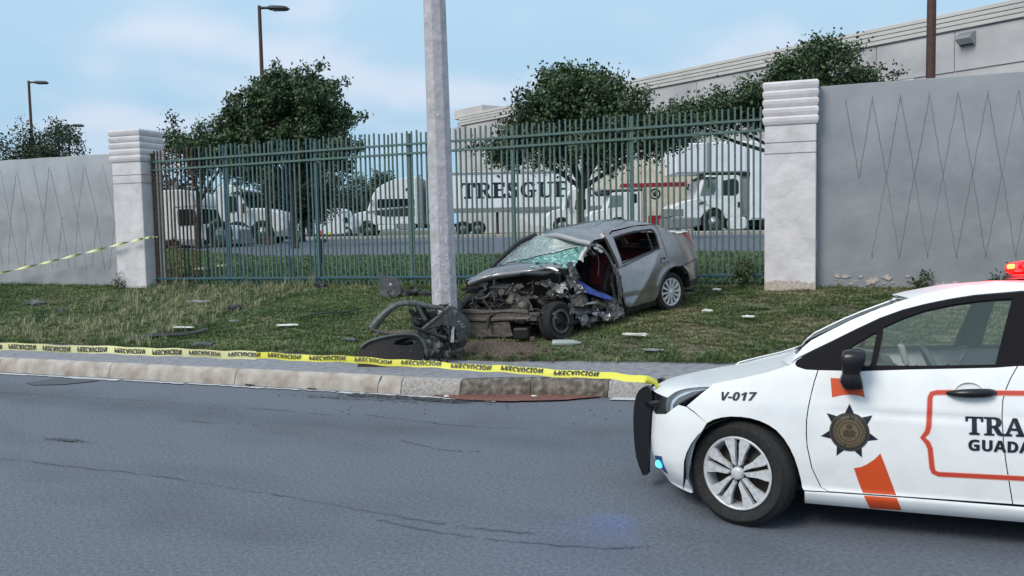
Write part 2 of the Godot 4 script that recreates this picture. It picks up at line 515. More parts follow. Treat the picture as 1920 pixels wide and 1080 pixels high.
func clouds() -> ImageTexture:
	var w := 640
	var h := 320
	var im := Image.create(w, h, false, Image.FORMAT_RGBAF)
	var n := FastNoiseLite.new()
	n.seed = 4
	n.frequency = 1.0
	n.fractal_octaves = 5
	for y in range(0, h / 2 + 2):
		var el := (0.5 - (y + 0.5) / h) * PI
		for x in w:
			var az := (x + 0.5) / w * TAU
			var d := Vector3(cos(az) * cos(el), sin(el), sin(az) * cos(el))
			var p := d / (maxf(d.y, 0.0) + 0.16)
			var a := n.get_noise_3d(p.x * 0.8, p.y * 2.0, p.z * 0.8 + 3.0) + 0.4 * n.get_noise_3d(p.x * 2.5, 5.0, p.z * 2.5)
			var c := smoothstep(0.0, 0.6, a + 0.15) * smoothstep(0.02, 0.12, el)
			im.set_pixel(x, y, Color(0.15 * c, 0.07 * c, 0.045 * c, 1.0))
	return ImageTexture.create_from_image(im)

# ---------------------------------------------------------------- the lie of the land
const WZ := -14.2
func kz(x: float) -> float:
	return hermite([[-5.0, 0.0], [-3.75, 0.0], [-3.3, -0.14], [-2.9, -0.27], [-1.9, -0.38], [-1.28, -0.58], [0.0, -0.95], [3.0, -1.7], [12.0, -3.0]], x)
func kb(x: float) -> float:      # the back edge of the pavement
	return hermite([[-6.0, 0.0], [-4.0, -0.02], [-3.0, -0.13], [-2.0, -0.30], [-1.2, -0.45], [0.0, -0.68], [3.0, -1.3], [12.0, -2.6]], x)
func wall_foot(x: float) -> float:
	return 0.75 + (clampf((x + 13.0) / 12.0, 0, 1) - 1.0) * 0.06
func ground(x: float, z: float) -> float:
	var b := -9.65 + kb(x)
	if z > b: return 0.17
	if z <= WZ:
		var far := maxf(0.0, WZ - z)
		return wall_foot(x) + (1.36 - wall_foot(x)) * (1.0 - exp(-far / 7.0))
	var t := (b - z) / (b - WZ)
	return 0.17 + (wall_foot(x) - 0.17) * (1.2 * t - 0.2 * t * t)
var lump: FastNoiseLite
func rough(x: float, z: float) -> float: return lump.get_noise_2d(x * 3.0, z * 3.0)

func colored_grid(x0: float, x1: float, nx: int, z0: float, z1: float, nz: int, h: Callable, c: Callable) -> SurfaceTool:
	var st := tool()
	st.set_smooth_group(0)
	for i in nx:
		for j in nz:
			var q := []
			for k in [[0, 0], [1, 0], [1, 1], [0, 1]]: q.append(Vector2(lerpf(x0, x1, float(i + k[0]) / nx), lerpf(z0, z1, float(j + k[1]) / nz)))
			for k in [0, 1, 2, 0, 2, 3]:
				st.set_color(c.call(q[k].x, q[k].y))
				st.add_vertex(Vector3(q[k].x, h.call(q[k].x, q[k].y), q[k].y))
	return done(st)

func setting() -> void:
	lump = FastNoiseLite.new()
	lump.seed = 5
	lump.frequency = 0.12
	lump.fractal_octaves = 4
	var big := FastNoiseLite.new()
	big.seed = 9
	big.frequency = 0.35
	big.fractal_octaves = 4
	# road: worn asphalt with a patched strip beside the kerb
	var rc := func(x: float, z: float) -> Color:
		var g := 1.0 + 0.30 * big.get_noise_2d(x * 0.35, z * 1.9) + 0.16 * big.get_noise_2d(x * 2.5 + 40, z * 4.0)
		g += 0.10 * smoothstep(0.0, 0.12, z + 5.75 + 0.05 * x + 0.15 * big.get_noise_2d(x, 7.0)) - 0.07
		return Color(g, g, g)
	var rh := func(x: float, z: float) -> float: return 0.006 * rough(x * 0.6, z * 0.6) - 0.006
	struct("road", colored_grid(-30, 14, 220, -8.9, 8, 150, rh, rc), M.asphalt)
	var rw := tool()
	for q in [[-90, -30, -9.0, 40], [14, 90, -11.5, 40], [-30, 14, 8, 40]]:
		sheet(rw, [v3([[q[0], -0.008, q[2]], [q[1], -0.008, q[2]]]), v3([[q[0], -0.008, q[3]], [q[1], -0.008, q[3]]])])
	struct("road", done(rw), M.asphalt)
	# far verge behind the photographer
	var back := tool()
	sheet(back, [v3([[-200, 0.1, 40], [200, 0.1, 40]]), v3([[-200, 0.1, 300], [200, 0.1, 300]])])
	struct("ground", done(back), M.soil)
	# pale worn line along the gutter, in broken pieces
	var mk := tool()
	var x := -22.0
	while x < -3.3:
		var l := rnd(0.15, 0.9)
		var w := rnd(0.035, 0.085)
		var p := PackedVector2Array()
		for i in 9: p.append(Vector2(x + l * i / 8.0, -8.16 - 0.012 * (x + 8) * 0.0 - rnd(0, 0.018)))
		for i in 9: p.append(Vector2(x + l * (8 - i) / 8.0, -8.16 + w + rnd(-0.02, 0.012)))
		sheet_poly(mk, p, 0.005)
		x += l + rnd(0.0, 0.06)
	for q in [[-2.05, -8.60], [-1.55, -8.72], [-1.0, -8.86]]:
		sheet_poly(mk, v2([[q[0], q[1] + 0.0], [q[0] + 0.5, q[1] - 0.11], [q[0] + 0.5, q[1] + 0.05], [q[0] - 0.02, q[1] + 0.13]]), 0.006)
	var mo := struct("road_marking", done(mk), M.marking)
	# cracks and tar seams
	var ck := tool()
	for c in [[[-12.0, -7.1], [-8.97, -7.14], [-6.7, -7.2], [-5.44, -7.17], [-4.38, -7.08]], [[-6.29, -4.97], [-5.4, -4.94], [-4.61, -4.92], [-3.73, -4.82], [-3.01, -4.73], [-2.09, -4.6], [-1.59, -4.61]], [[-5.9, -6.55], [-5.5, -6.5], [-5.2, -6.56], [-4.9, -6.52]], [[-2.6, -4.55], [-1.9, -4.45], [-1.2, -4.5], [-0.9, -4.62]], [[-4.2, -7.2], [-3.2, -7.05], [-2.4, -7.1]], [[-3.4, -6.4], [-2.9, -6.2], [-2.6, -6.25]]]:
		var p := spline2(v2(c), 22)
		var w := 0.004
		var gap := 0
		var off := Vector2()
		for i in p.size() - 1:
			if gap > 0: gap -= 1
			elif rnd(0, 1) < 0.03: gap = 2 + rng.randi() % 5
			var w2 := clampf(w + rnd(-0.002, 0.002), 0.0018, 0.0065)
			var off2 := Vector2(rnd(-0.012, 0.012), rnd(-0.012, 0.012))
			if gap == 0:
				var A := p[i] + off
				var B := p[i + 1] + off2
				var n := (B - A).orthogonal().normalized()
				sheet_poly(ck, PackedVector2Array([A + n * w, B + n * w2, B - n * w2, A - n * w]), 0.004)
			w = w2
			off = off2
	struct("road_cracks", done(ck), M.crack)
	# dark tar patch and oil stains on the road
	var st := tool()
	sheet_poly(st, v2([[-9.22, -7.68], [-9.12, -7.98], [-8.55, -8.13], [-8.4, -8.02], [-8.62, -7.72], [-8.95, -7.58]]), 0.0045)
	for q in [[-4.3, -7.9, 0.5, 0.07], [-3.7, -8.02, 0.42, 0.06], [-5.0, -7.86, 0.35, 0.05], [-6.25, -5.58, 0.18, 0.03]]:
		for k in 90:
			var c := Vector2(q[0] + rng.randfn(0, q[2] * 0.6), q[1] + rng.randfn(0, q[3] * 0.7))
			var blot := PackedVector2Array()
			for a in 8: blot.append(c + Vector2(cos(TAU * a / 8), 0.45 * sin(TAU * a / 8)) * rnd(0.006, 0.028))
			sheet_poly(st, blot, 0.0045 + 0.000015 * k)
	struct("road_stain", done(st), plain(0.07, 0.075, 0.085, 0.7))
	kerb()
	# pavement strip behind the kerb
	var wk := func(xx: float, zz: float) -> float: return 0.163 + 0.006 * rough(xx, zz)
	var walk := tool()
	walk.set_smooth_group(0)
	for i in 300:
		for j in 5:
			var q := []
			for k in [[0, 0], [1, 0], [1, 1], [0, 1]]:
				var xx := lerpf(-30, 14, (i + k[0]) / 300.0)
				var zz := lerpf(-9.85 + kb(xx), -8.42 + kz(xx), (j + k[1]) / 5.0)
				q.append(Vector3(xx, wk.call(xx, zz), zz))
			for k in [0, 1, 2, 0, 2, 3]: walk.add_vertex(q[k])
	struct("pavement", done(walk), M.walk)
	# the grass bank up to the wall and the yard beyond it, one sheet
	var gc := func(xx: float, zz: float) -> Color:
		var d := big.get_noise_2d(xx * 1.3, zz * 1.3)
		var dry := smoothstep(0.05, 0.45, d) * 0.7
		var g := 1.0 + 0.3 * big.get_noise_2d(xx * 3.0, zz * 3.0)
		return Color(g * (1.0 + 0.55 * dry), g * (1.0 + 0.25 * dry), g * (1.0 + 0.1 * dry))
	var gh := func(xx: float, zz: float) -> float:
		var e := smoothstep(0.0, 0.25, (-9.62 + kb(xx)) - zz)
		return ground(xx, zz) + lerpf(-0.03, 0.012, e) + 0.035 * rough(xx, zz) * e
	struct("grass_bank", colored_grid(-30, 14, 240, -15.0, -9.5 - 0.0, 60, gh, gc), M.soil)
	for s in [-1, 1]:
		var e := tool()
		var xa := -90.0 if s < 0 else 14.0
		var xb := -30.0 if s < 0 else 90.0
		sheet(e, [v3([[xa, 0.16, -9.2 if s < 0 else -12.5], [xb, 0.16, -9.2 if s < 0 else -11.6]]), v3([[xa, 0.75, WZ], [xb, 0.75, WZ]]), v3([[xa, 0.8, -15], [xb, 0.8, -15]])])
		struct("grass_bank", done(e), M.soil)
	struct("ground", colored_grid(-110, 70, 90, -130, -15.0, 60, func(xx, zz): return ground(xx, zz) + 0.02 * rough(xx * 0.4, zz * 0.4), gc), M.soil)
	var fa := tool()
	sheet(fa, [v3([[-900, 1.3, -130], [900, 1.3, -130]]), v3([[-900, 1.3, -1500], [900, 1.3, -1500]])])
	sheet(fa, [v3([[-900, 1.3, -15], [-110, 1.3, -15]]), v3([[-900, 1.3, -130], [-110, 1.3, -130]])])
	sheet(fa, [v3([[70, 1.3, -15], [900, 1.3, -15]]), v3([[70, 1.3, -130], [900, 1.3, -130]])])
	struct("ground", done(fa), M.soil)
	# the lorry yard's road
	var yr := tool()
	yr.set_smooth_group(0)
	var nx := 120
	for i in nx:
		for j in 20:
			var q := []
			for k in [[0, 0], [1, 0], [1, 1], [0, 1]]:
				var zz := lerpf(-20.4, -48, (j + k[1]) / 20.0)
				var left := lerpf(-15.2, -34.0, clampf((-20.4 - zz) / 12.0, 0, 1))
				var xx := lerpf(left, 30, (i + k[0]) / float(nx))
				q.append(Vector3(xx, ground(xx, zz) + 0.035, zz))
			for k in [0, 1, 2, 0, 2, 3]: yr.add_vertex(q[k])
	struct("yard_road", done(yr), M.yard_road)
	# yard kerb behind the road
	var yk := tool()
	for i in 26:
		var a := atc(560 + i * 34, 47.5 - i * 0.55)
		var b := atc(560 + i * 34 + 33, 47.5 - (i + 1) * 0.55)
		a.y = 1.42
		b.y = 1.42
		var dir := (b - a).normalized()
		box(yk, (a + b) * 0.5, Vector3(a.distance_to(b), 0.2, 0.25), 0.03, Basis(dir, Vector3.UP, dir.cross(Vector3.UP)))
	struct("yard_kerb", done(yk), M.kerb_pale)
# a point of the ground plan that lies in a given direction (pixel column of the 1920 wide photograph) and distance
func atc(u: float, depth: float) -> Vector3:
	var c := (u - 960.0) / 1600.0
	var yaw := deg_to_rad(20.164)
	return Vector3(cos(yaw) * c - sin(yaw), 0, -sin(yaw) * c - cos(yaw)) * depth
func sheet_poly(st: SurfaceTool, p: PackedVector2Array, y: float) -> void:
	st.set_smooth_group(0)
	var tri := Geometry2D.triangulate_polygon(p)
	for i in range(0, tri.size(), 3):
		var t := [p[tri[i]], p[tri[i + 1]], p[tri[i + 2]]]
		if Geometry2D.is_polygon_clockwise(PackedVector2Array(t)): t.reverse()
		for q in t: st.add_vertex(Vector3(q.x, y, q.y))

func kerb() -> void:
	var k := base("kerb", Vector3(-8, 0, -8.35), "worn concrete kerb of long stones between the road and the grass bank", "kerb")
	var x := -29.6
	var n := 0
	while x < 12.0:
		var l := 1.92
		for cut in [-4.35, -3.66, -2.95, -2.12]:
			if x < cut - 0.05 and x + l > cut: l = minf(l, cut - x)
		n += 1
		var st := tool()
		var rows := []
		var m := maxi(4, int(l / 0.10))
		var worn := rnd(0.2, 1.0) + (1.2 if x > -5.2 and x < -3.3 else 0.0)
		for i in m + 1:
			var xx := x + 0.003 + (l - 0.006) * i / m
			var z := -8.27 + kz(xx)
			var c := maxf(0.0, lump.get_noise_2d(xx * 14, 3.0)) * 0.05 * worn
			var c2 := lump.get_noise_2d(xx * 22, 9.0) * 0.008
			var row := PackedVector3Array()
			for p in [[0.02, -0.05], [0.012, 0.03], [-0.002 + c2, 0.07], [-0.02 - c2, 0.115 - c * 0.4], [-0.035 - c, 0.15 - c * 0.6], [-0.06 - c, 0.165 - c * 0.3], [-0.11, 0.17], [-0.165, 0.168], [-0.17, 0.05]]:
				row.append(Vector3(xx, p[1], z + p[0]) - k.position)
			if i == 0 or i == m:
				for q in row.size(): row[q] = row[q] + Vector3(0.002 if i == 0 else -0.002, -0.003, -0.003)
			rows.append(row)
		sheet(st, rows)
		for e in [0, m]:
			var f := []
			for p in rows[e]: f.append(p)
			face(st, f, rows[m / 2][3])
		var mat = M.kerb
		if x > -3.7 and x < -2.3: mat = M.kerb_dark
		elif x > -4.4: mat = M.kerb_pale
		obj("kerb_stone", done(st), mat, k)
		x += l

# ---------------------------------------------------------------- walls, pillars, fence, pole
func wall(called: String, x0: float, x1: float, top: Callable, label: String, zig: Array) -> void:
	var w := base(called, Vector3((x0 + x1) * 0.5, 0, WZ), label, "wall")
	var o := w.position
	var st := tool()
	var n := int((x1 - x0) / 0.25)
	var rows := []
	for i in n + 1:
		var x := lerpf(x0, x1, float(i) / n)
		var y: float = top.call(x)
		var row := PackedVector3Array()
		for p in [[0.06, -0.2], [0.06, 0.5], [0.06, 1.4], [0.06, 2.4], [0.06, -1.0], [0.05, -2.0], [-0.15, -2.0], [-0.16, -0.2]]:
			var yy: float = p[1]
			if yy == -1.0: yy = y - 0.012
			elif yy == -2.0: yy = y + rnd(-0.004, 0.004)
			row.append(Vector3(x, yy, WZ + p[0] + 0.004 * rough(x * 0.7, yy * 0.7)) - o)
		rows.append(row)
	sheet(st, rows)
	for e in [0, n]:
		var f := []
		for p in rows[e]: f.append(p)
		face(st, f, rows[n / 2][4])
	obj("wall_panel", done(st), M.wall if x1 > 0.0 else M.wall_pale, w)
	for z in zig:
		var t := tool()
		var path := PackedVector3Array()
		for q in 15:
			var u := q / 14.0
			var x: float = lerpf(z[0], z[2], u) + rnd(-0.006, 0.006)
			var y: float = lerpf(z[1], z[3], u)
			path.append(Vector3(x, y, WZ + 0.062 + 0.004 * rough(x * 0.7, y * 0.7)) - o)
		tube(t, path, z[4] * 0.58, 5)
		obj("scored_line", done(t), M.scored, w)
	return

func walls() -> void:
	var zr := []
	var lo := 1.28
	var hi := 3.62
	for i in 10:
		var x := 0.28 + i * 0.385
		zr.append([x, hi + rnd(-0.06, 0.05), x + 0.2 + rnd(-0.01, 0.01), (lo + hi) * 0.5, rnd(0.004, 0.007)])
		zr.append([x + 0.385, hi + rnd(-0.06, 0.05), x + 0.205, (lo + hi) * 0.5, rnd(0.003, 0.007)])
		if i > 0:
			zr.append([x + 0.2, (lo + hi) * 0.5, x + 0.385, lo + rnd(-0.03, 0.03), rnd(0.004, 0.007)])
			zr.append([x + 0.2, (lo + hi) * 0.5, x + 0.015, lo + rnd(-0.03, 0.03), rnd(0.003, 0.006)])
			zr.append([x + 0.012, lo + 0.01, x + 0.013, lo - 0.06, 0.010])
	wall("boundary_wall", -0.12, 9.0, func(x): return 3.865 + 0.004 * x, "grey painted concrete wall with scored diamond lines on the right", zr)
	var zl := []
	for i in 9:
		var x := -18.3 + i * 0.49
		var d := rnd(-0.05, 0.05)
		zl.append([x, 3.32 + rnd(-0.08, 0.04), x + 0.22 + d, 2.2, rnd(0.004, 0.007)])
		if i % 2 == 0: zl.append([x + 0.46, 3.3 + rnd(-0.1, 0.04), x + 0.24 + d, 2.2, rnd(0.003, 0.006)])
		zl.append([x + 0.22 + d, 2.2, x + 0.40, 1.1 + rnd(-0.05, 0.05), rnd(0.003, 0.007)])
		zl.append([x + 0.24 + d, 2.2, x + 0.05, 1.1 + rnd(-0.05, 0.05), rnd(0.003, 0.006)])
	wall("boundary_wall", -26.0, -13.95, func(x): return 3.51 + 0.0 * x, "grey concrete wall under the far left tree crossed by caution tape", zl)
	for s in [[-13.56, 3.96, "white plaster pillar at the left end of the green fence"], [-0.51, 3.955, "white plaster pillar between the green fence and the right wall"]]:
		var p := base("gate_pillar", Vector3(s[0], 0, WZ), s[2], "pillar", "pillars at the ends of the fence")
		var top: float = s[1]
		var st := tool()
		box(st, Vector3(0, (top - 0.66) * 0.5, -0.06), Vector3(0.76, top - 0.66, 0.62), 0.012)
		obj("shaft", done(st), M.pillar, p)
		for i in 5:
			var r := tool()
			var y := top - 0.07 - i * 0.132
			var prof := [[-0.066, 0.0], [-0.05, 0.010], [-0.01, 0.024], [0.035, 0.027], [0.06, 0.010], [0.066, 0.0]]
			var rows := []
			for q in prof:
				var hx: float = 0.385 + q[1]
				var hz: float = 0.32 + q[1]
				var yy: float = y + q[0] + (rnd(-0.006, 0.006) if q[1] == 0.0 and i == 0 else 0.0)
				rows.append(v3([[-hx, yy, hz - 0.06], [hx, yy, hz - 0.06], [hx, yy, -hz - 0.06], [-hx, yy, -hz - 0.06], [-hx, yy, hz - 0.06]]))
			sheet(r, rows, false, true)
			if i == 0: face(r, [rows[5][0], rows[5][1], rows[5][2], rows[5][3]], Vector3(0, 0, 0))
			obj("moulding", done(r), M.pillar, p)
		for y in [top - 0.93, top - 1.10]:
			var g := tool()
			box(g, Vector3(0, y, -0.06), Vector3(0.766, 0.012, 0.626))
			obj("groove", done(g), M.scored, p)
		var ch := tool()
		var pl := PackedVector2Array([Vector2(-0.378, wall_foot(s[0]) - 0.1), Vector2(0.378, wall_foot(s[0]) - 0.1)])
		for i in 40:
			var cx := 0.378 - 0.756 * i / 39.0
			pl.append(Vector2(cx, wall_foot(s[0]) + (0.12 if s[0] > -5 else 0.03) + 0.07 * lump.get_noise_2d(cx * 40, s[0]) + rnd(-0.012, 0.012)))
		extrude(ch, pl, 0.24, 0.2525)
		obj("bare_patch", done(ch), M.chip, p)
	# bare patches at the foot of the right wall
	var pw := tool()
	for i in 60:
		var cx := rnd(0.15, 3.4)
		var cy := wall_foot(cx) + rnd(0.0, 0.2) * (1.0 if cx < 1.2 else 0.6)
		var w := rnd(0.01, 0.07)
		var pl := PackedVector2Array()
		for a in 11: pl.append(Vector2(cx, cy) + Vector2(cos(TAU * a / 11) * w, sin(TAU * a / 11) * w * 0.55) * rnd(0.35, 1.35))
		extrude(pw, pl, WZ + 0.05, WZ + 0.064 + i * 0.0003)
	tag(obj("bare_plaster", done(pw), M.chip), "pale patches of bare plaster along the foot of the right wall", "plaster")

func fence() -> void:
	var f := base("fence", Vector3(-7.1, 0, WZ - 0.02), "green steel bar fence between the two white pillars", "fence")
	var x0 := -13.14
	var x1 := -0.93
	var n := 125
	var meshes := []
	for h in [2.78, 2.8, 2.82]:
		var st := tool()
		box(st, Vector3(0, h * 0.5, 0), Vector3(0.030, h, 0.030), 0.004)
		meshes.append(done(st).commit())
	for i in n:
		var u := float(i) / (n - 1)
		var x := lerpf(x0 + 0.05, x1 - 0.04, u)
		if i == 37 or i == 78: continue
		var m = M.fence
		if i < 3 or i == 5: m = M.fence_rust
		elif i < 16 and rnd(0, 1) < 0.45: m = M.fence_rust if rnd(0, 1) < 0.5 else M.fence_dark
		elif i > 15 and i < 40 and rnd(0, 1) < 0.35: m = M.fence_blue
		var b := obj("bar", meshes[rng.randi() % 3], m, f, Vector3(x + 7.1 + rnd(-0.006, 0.006), lerpf(0.74, 0.83, u) + rnd(-0.01, 0.01), 0))
		b.rotation = Vector3(rnd(-0.006, 0.006), rnd(-0.05, 0.05), rnd(-0.004, 0.004))
	for q in [[3.29, 3.42, 0.03], [3.12, 3.25, 0.03], [0.87, 0.955, 0.03]]:
		var st := tool()
		var a := Vector3(x0 + 7.1, q[0], 0.033)
		var b := Vector3(x1 + 7.1, q[1], 0.033)
		var d := (b - a).normalized()
		box(st, (a + b) * 0.5, Vector3(a.distance_to(b), 0.042, 0.03), 0.005, Basis(d, Vector3(-d.y, d.x, 0), Vector3(0, 0, 1)))
		obj("rail", done(st), M.fence if q[0] > 1.5 else M.fence_blue, f)
	for x in [x0 + 0.02, -11.3, -9.2, -7.2, -5.17, -3.05]:
		var st := tool()
		var u: float = (x - x0) / (x1 - x0)
		var h := lerpf(2.72, 2.8, u)
		box(st, Vector3(0, h * 0.5, 0), Vector3(0.065, h, 0.065), 0.006)
		box(st, Vector3(0, h + 0.004, 0), Vector3(0.075, 0.012, 0.075), 0.003)
		obj("post", done(st), M.fence_rust if x < -13 else (M.fence_blue if x < -9 else M.fence), f, Vector3(x + 7.1, lerpf(0.74, 0.83, u), -0.02))

func pole() -> void:
	var at := Vector3(-4.71, 0.1, -10.25)
	var p := base("utility_pole", at, "tall octagonal concrete pole standing in front of the wrecked car", "pole")
	p.rotation = Vector3(0, deg_to_rad(8), deg_to_rad(0.55))
	var st := tool()
	var rows := []
	for i in 60:
		var y := i * 0.2
		var r := lerpf(0.176, 0.105, y / 12.0)
		var row := PackedVector3Array()
		for k in 8:
			for s in [-0.13, 0.13]:
				var a := 0.0
				a = TAU * (k + (0.04 if s < 0 else 0.96)) / 8.0
				var rr := r * (1.0 + 0.006 * lump.get_noise_2d(a * 30, y * 40))
				row.append(Vector3(cos(a) * rr, y, sin(a) * rr))
		row.append(row[0])
		rows.append(row)
	sheet(st, rows, false)
	obj("shaft", done(st), M.pole, p)
	# whitewash left on the pole in flakes
	var ch := tool()
	for i in 70:
		var k := rng.randi() % 3
		var a: float = TAU * ([1.5, 2.5, 0.5][k]) / 8.0
		var y := 0.35 + absf(rng.randfn(0, 0.75)) + (0.3 if k != 0 else 0.5)
		var r := lerpf(0.176, 0.105, y / 12.0) * cos(PI / 8 * 0.92)
		var w := rnd(0.004, 0.022)
		var hh := rnd(0.006, 0.05)
		var off := rnd(-0.035, 0.035)
		var pl := PackedVector2Array()
		for q in 11: pl.append(Vector2(off + cos(TAU * q / 11) * w * rnd(0.25, 1.5), y + sin(TAU * q / 11) * hh * rnd(0.25, 1.5)))
		extrude(ch, pl, r - 0.006, r + 0.0035 + i * 0.00004, Transform3D(Basis(Vector3.UP, PI / 2 - a), Vector3.ZERO))
	obj("whitewash_flakes", done(ch), M.pole_white, p)

# ---------------------------------------------------------------- warehouse, lamps, mast
func warehouse() -> void:
	var a := Vector3(10.16, 0, -54.49)
	var b := Vector3(-37.1, 0, -84.9)
	var d := (b - a).normalized()
	a -= d * 26.0
	var len := a.distance_to(b)
	var w := base("warehouse", a, "huge pale warehouse with ribbed roof edge behind the trees", "building")
	w.basis = Basis(d, Vector3.UP, d.cross(Vector3.UP))       # x along the face, z away from the yard or towards it
	var out := 1.0 if (w.basis.z).dot(-a) > 0 else -1.0
	var st := tool()
	box(st, Vector3(len * 0.5, 6.6, -out * 20), Vector3(len, 13.2, 40), 0.05)
	obj("wall", done(st), M.warehouse, w)
	for i in 4:
		var r := tool()
		box(r, Vector3(len * 0.5 - 0.5, 13.66 - i * 0.26, out * (0.09 - i * 0.018) - out * 19.9), Vector3(len - 1.0 + 0.4 - i * 0.06, 0.235, 40.3 - i * 0.03), 0.02)
		obj("roof_edge_rib", done(r), M.warehouse_trim, w)
	var pr := tool()
	box(pr, Vector3(len - 2.55, 13.95, -out * 2), Vector3(5.2, 1.0, 4.6), 0.04)
	obj("parapet", done(pr), M.warehouse_trim, w)
	# upper band of panels, each a slab proud of the wall
	for i in 17:
		var q := tool()
		box(q, Vector3(3.0 + i * 4.85, 11.55, out * 0.03), Vector3(4.81, 2.3, 0.1), 0.02)
		obj("wall_panel", done(q), M.warehouse, w)
	for u in [[25.0, 11.6], [36.0, 11.2], [43.5, 11.2], [51.5, 11.3], [60.0, 11.2]]:
		var v := tool()
		box(v, Vector3(u[0] + 0.0, u[1], out * 0.1), Vector3(0.62, 1.0, 0.12), 0.02)
		var wo := obj("window", done(v), M.grey, w)
		var g := tool()
		for k in 4: box(g, Vector3(u[0], u[1] - 0.32 + k * 0.21, out * 0.17), Vector3(0.48, 0.09, 0.03), 0.005)
		obj("louvre", done(g), M.dark, wo)
	# flood light on the wall
	var l := Vector3(26.0 + 2.9, 12.1, 0)
	var fl := tool()
	extrude(fl, v2([[0.0, -0.38], [0.0, 0.42], [0.12, 0.42], [0.75, 0.1], [0.75, -0.02], [0.1, -0.38]]), -0.42, 0.42, Transform3D(Basis(Vector3(0, 0, out), Vector3.UP, Vector3(-out, 0, 0)), l + Vector3(0, 0, out * 0.08)))
	var fo := obj("flood_light", done(fl), M.steel, w)
	var fg := tool()
	box(fg, l + Vector3(0, -0.2, out * 0.47), Vector3(0.74, 0.03, 0.62), 0.004, Basis(Vector3.RIGHT, -out * 0.52))
	obj("lamp_glass", done(fg), M.dark, fo)
	# pale repair on the wall
	var rp := tool()
	extrude(rp, v2([[32.2, 9.4], [33.4, 9.25], [33.7, 9.9], [33.3, 10.5], [33.9, 10.75], [33.0, 10.6], [32.6, 10.8], [32.1, 10.6]]), out * 0.0, out * 0.04)
	obj("bare_patch", done(rp), plain(0.75, 0.75, 0.76, 0.8), w)

func street_lamp(u: float, v_depth: float, height: float, r: float, label: String, sz: float) -> void:
	var at := atc(u, v_depth)
	at.y = 1.35
	var l := base("street_lamp", at, label, "street lamp", "lamps of the lorry yard", deg_to_rad(20))
	var st := tool()
	tube(st, v3([[0, 0, 0], [0, height * 0.4, 0], [0, height, 0]]), PackedFloat32Array([r * 1.25, r * 1.1, r * 0.85]), 8)
	box(st, Vector3(0, 0.15, 0), Vector3(r * 5, 0.3, r * 5), 0.02)
	obj("pole", done(st), M.lamp_metal if height > 8.9 else M.rust_mast, l)
	var h := tool()
	var s := sz
	tube(h, v3([[-0.05, height - 0.08, 0], [0.35 * s, height - 0.08, 0]]), 0.05, 6)
	var rows := []
	for i in 9:
		var t := i / 8.0
		var w := 0.17 * s * sqrt(maxf(0.02, 1.0 - pow(2 * t - 1.0, 4)))
		var row := PackedVector3Array()
		for k in 13:
			var a := TAU * (k % 12) / 12.0
			row.append(Vector3(0.28 * s + t * 0.95 * s, height - 0.09 + sin(a) * w * (0.75 if sin(a) > 0 else 0.5) - 0.06 * t * s, cos(a) * w))
		rows.append(row)
	sheet(h, rows)
	obj("lamp_head", done(h), M.lamp_metal, l)
	var g := tool()
	box(g, Vector3(0.8 * s, height - 0.2 * s, 0), Vector3(0.5 * s, 0.03, 0.2 * s), 0.008)
	obj("lamp_glass", done(g), M.grey, l)

# ---------------------------------------------------------------- plants
func leaf_mesh(n: int, size: float, spread: float) -> ArrayMesh:      # a sprig of n folded leaves
	var st := tool()
	st.set_smooth_group(-1)
	for i in n:
		var c := Vector3(rng.randfn(0, 1), rng.randfn(0, 1), rng.randfn(0, 1)) * spread * 0.5
		var d := Vector3(rnd(-1, 1), rnd(-0.7, 0.9), rnd(-1, 1)).normalized()
		var s := d.cross(Vector3(rnd(-1, 1), rnd(-1, 1), rnd(-1, 1))).normalized()
		var n2 := d.cross(s)
		var l := size * rnd(0.7, 1.25)
		var w := l * rnd(0.26, 0.36)
		var a := c
		var b := c + d * l
		var m := c + d * l * 0.5 - n2 * l * 0.08
		for p in [a, m + s * w + n2 * l * 0.1, b, a, b, m - s * w + n2 * l * 0.1]: st.add_vertex(p)
	return done(st).commit()
func crown_of(pts: Array, mesh: Mesh, dark: Color, light: Color, smin: float, smax: float) -> MultiMesh:
	var mm := MultiMesh.new()
	mm.transform_format = MultiMesh.TRANSFORM_3D
	mm.use_colors = true
	mm.mesh = mesh
	mm.instance_count = pts.size()
	for i in pts.size():
		var b := Basis.from_euler(Vector3(rnd(-PI, PI), rnd(-PI, PI), rnd(-PI, PI))).scaled(Vector3.ONE * rnd(smin, smax))
		mm.set_instance_transform(i, Transform3D(b, pts[i]))
		var c := dark.lerp(light, pow(rnd(0, 1), 1.5))
		var g := rnd(0.75, 1.25)
		mm.set_instance_color(i, Color(c.r * g, c.g * g, c.b * g))
	return mm
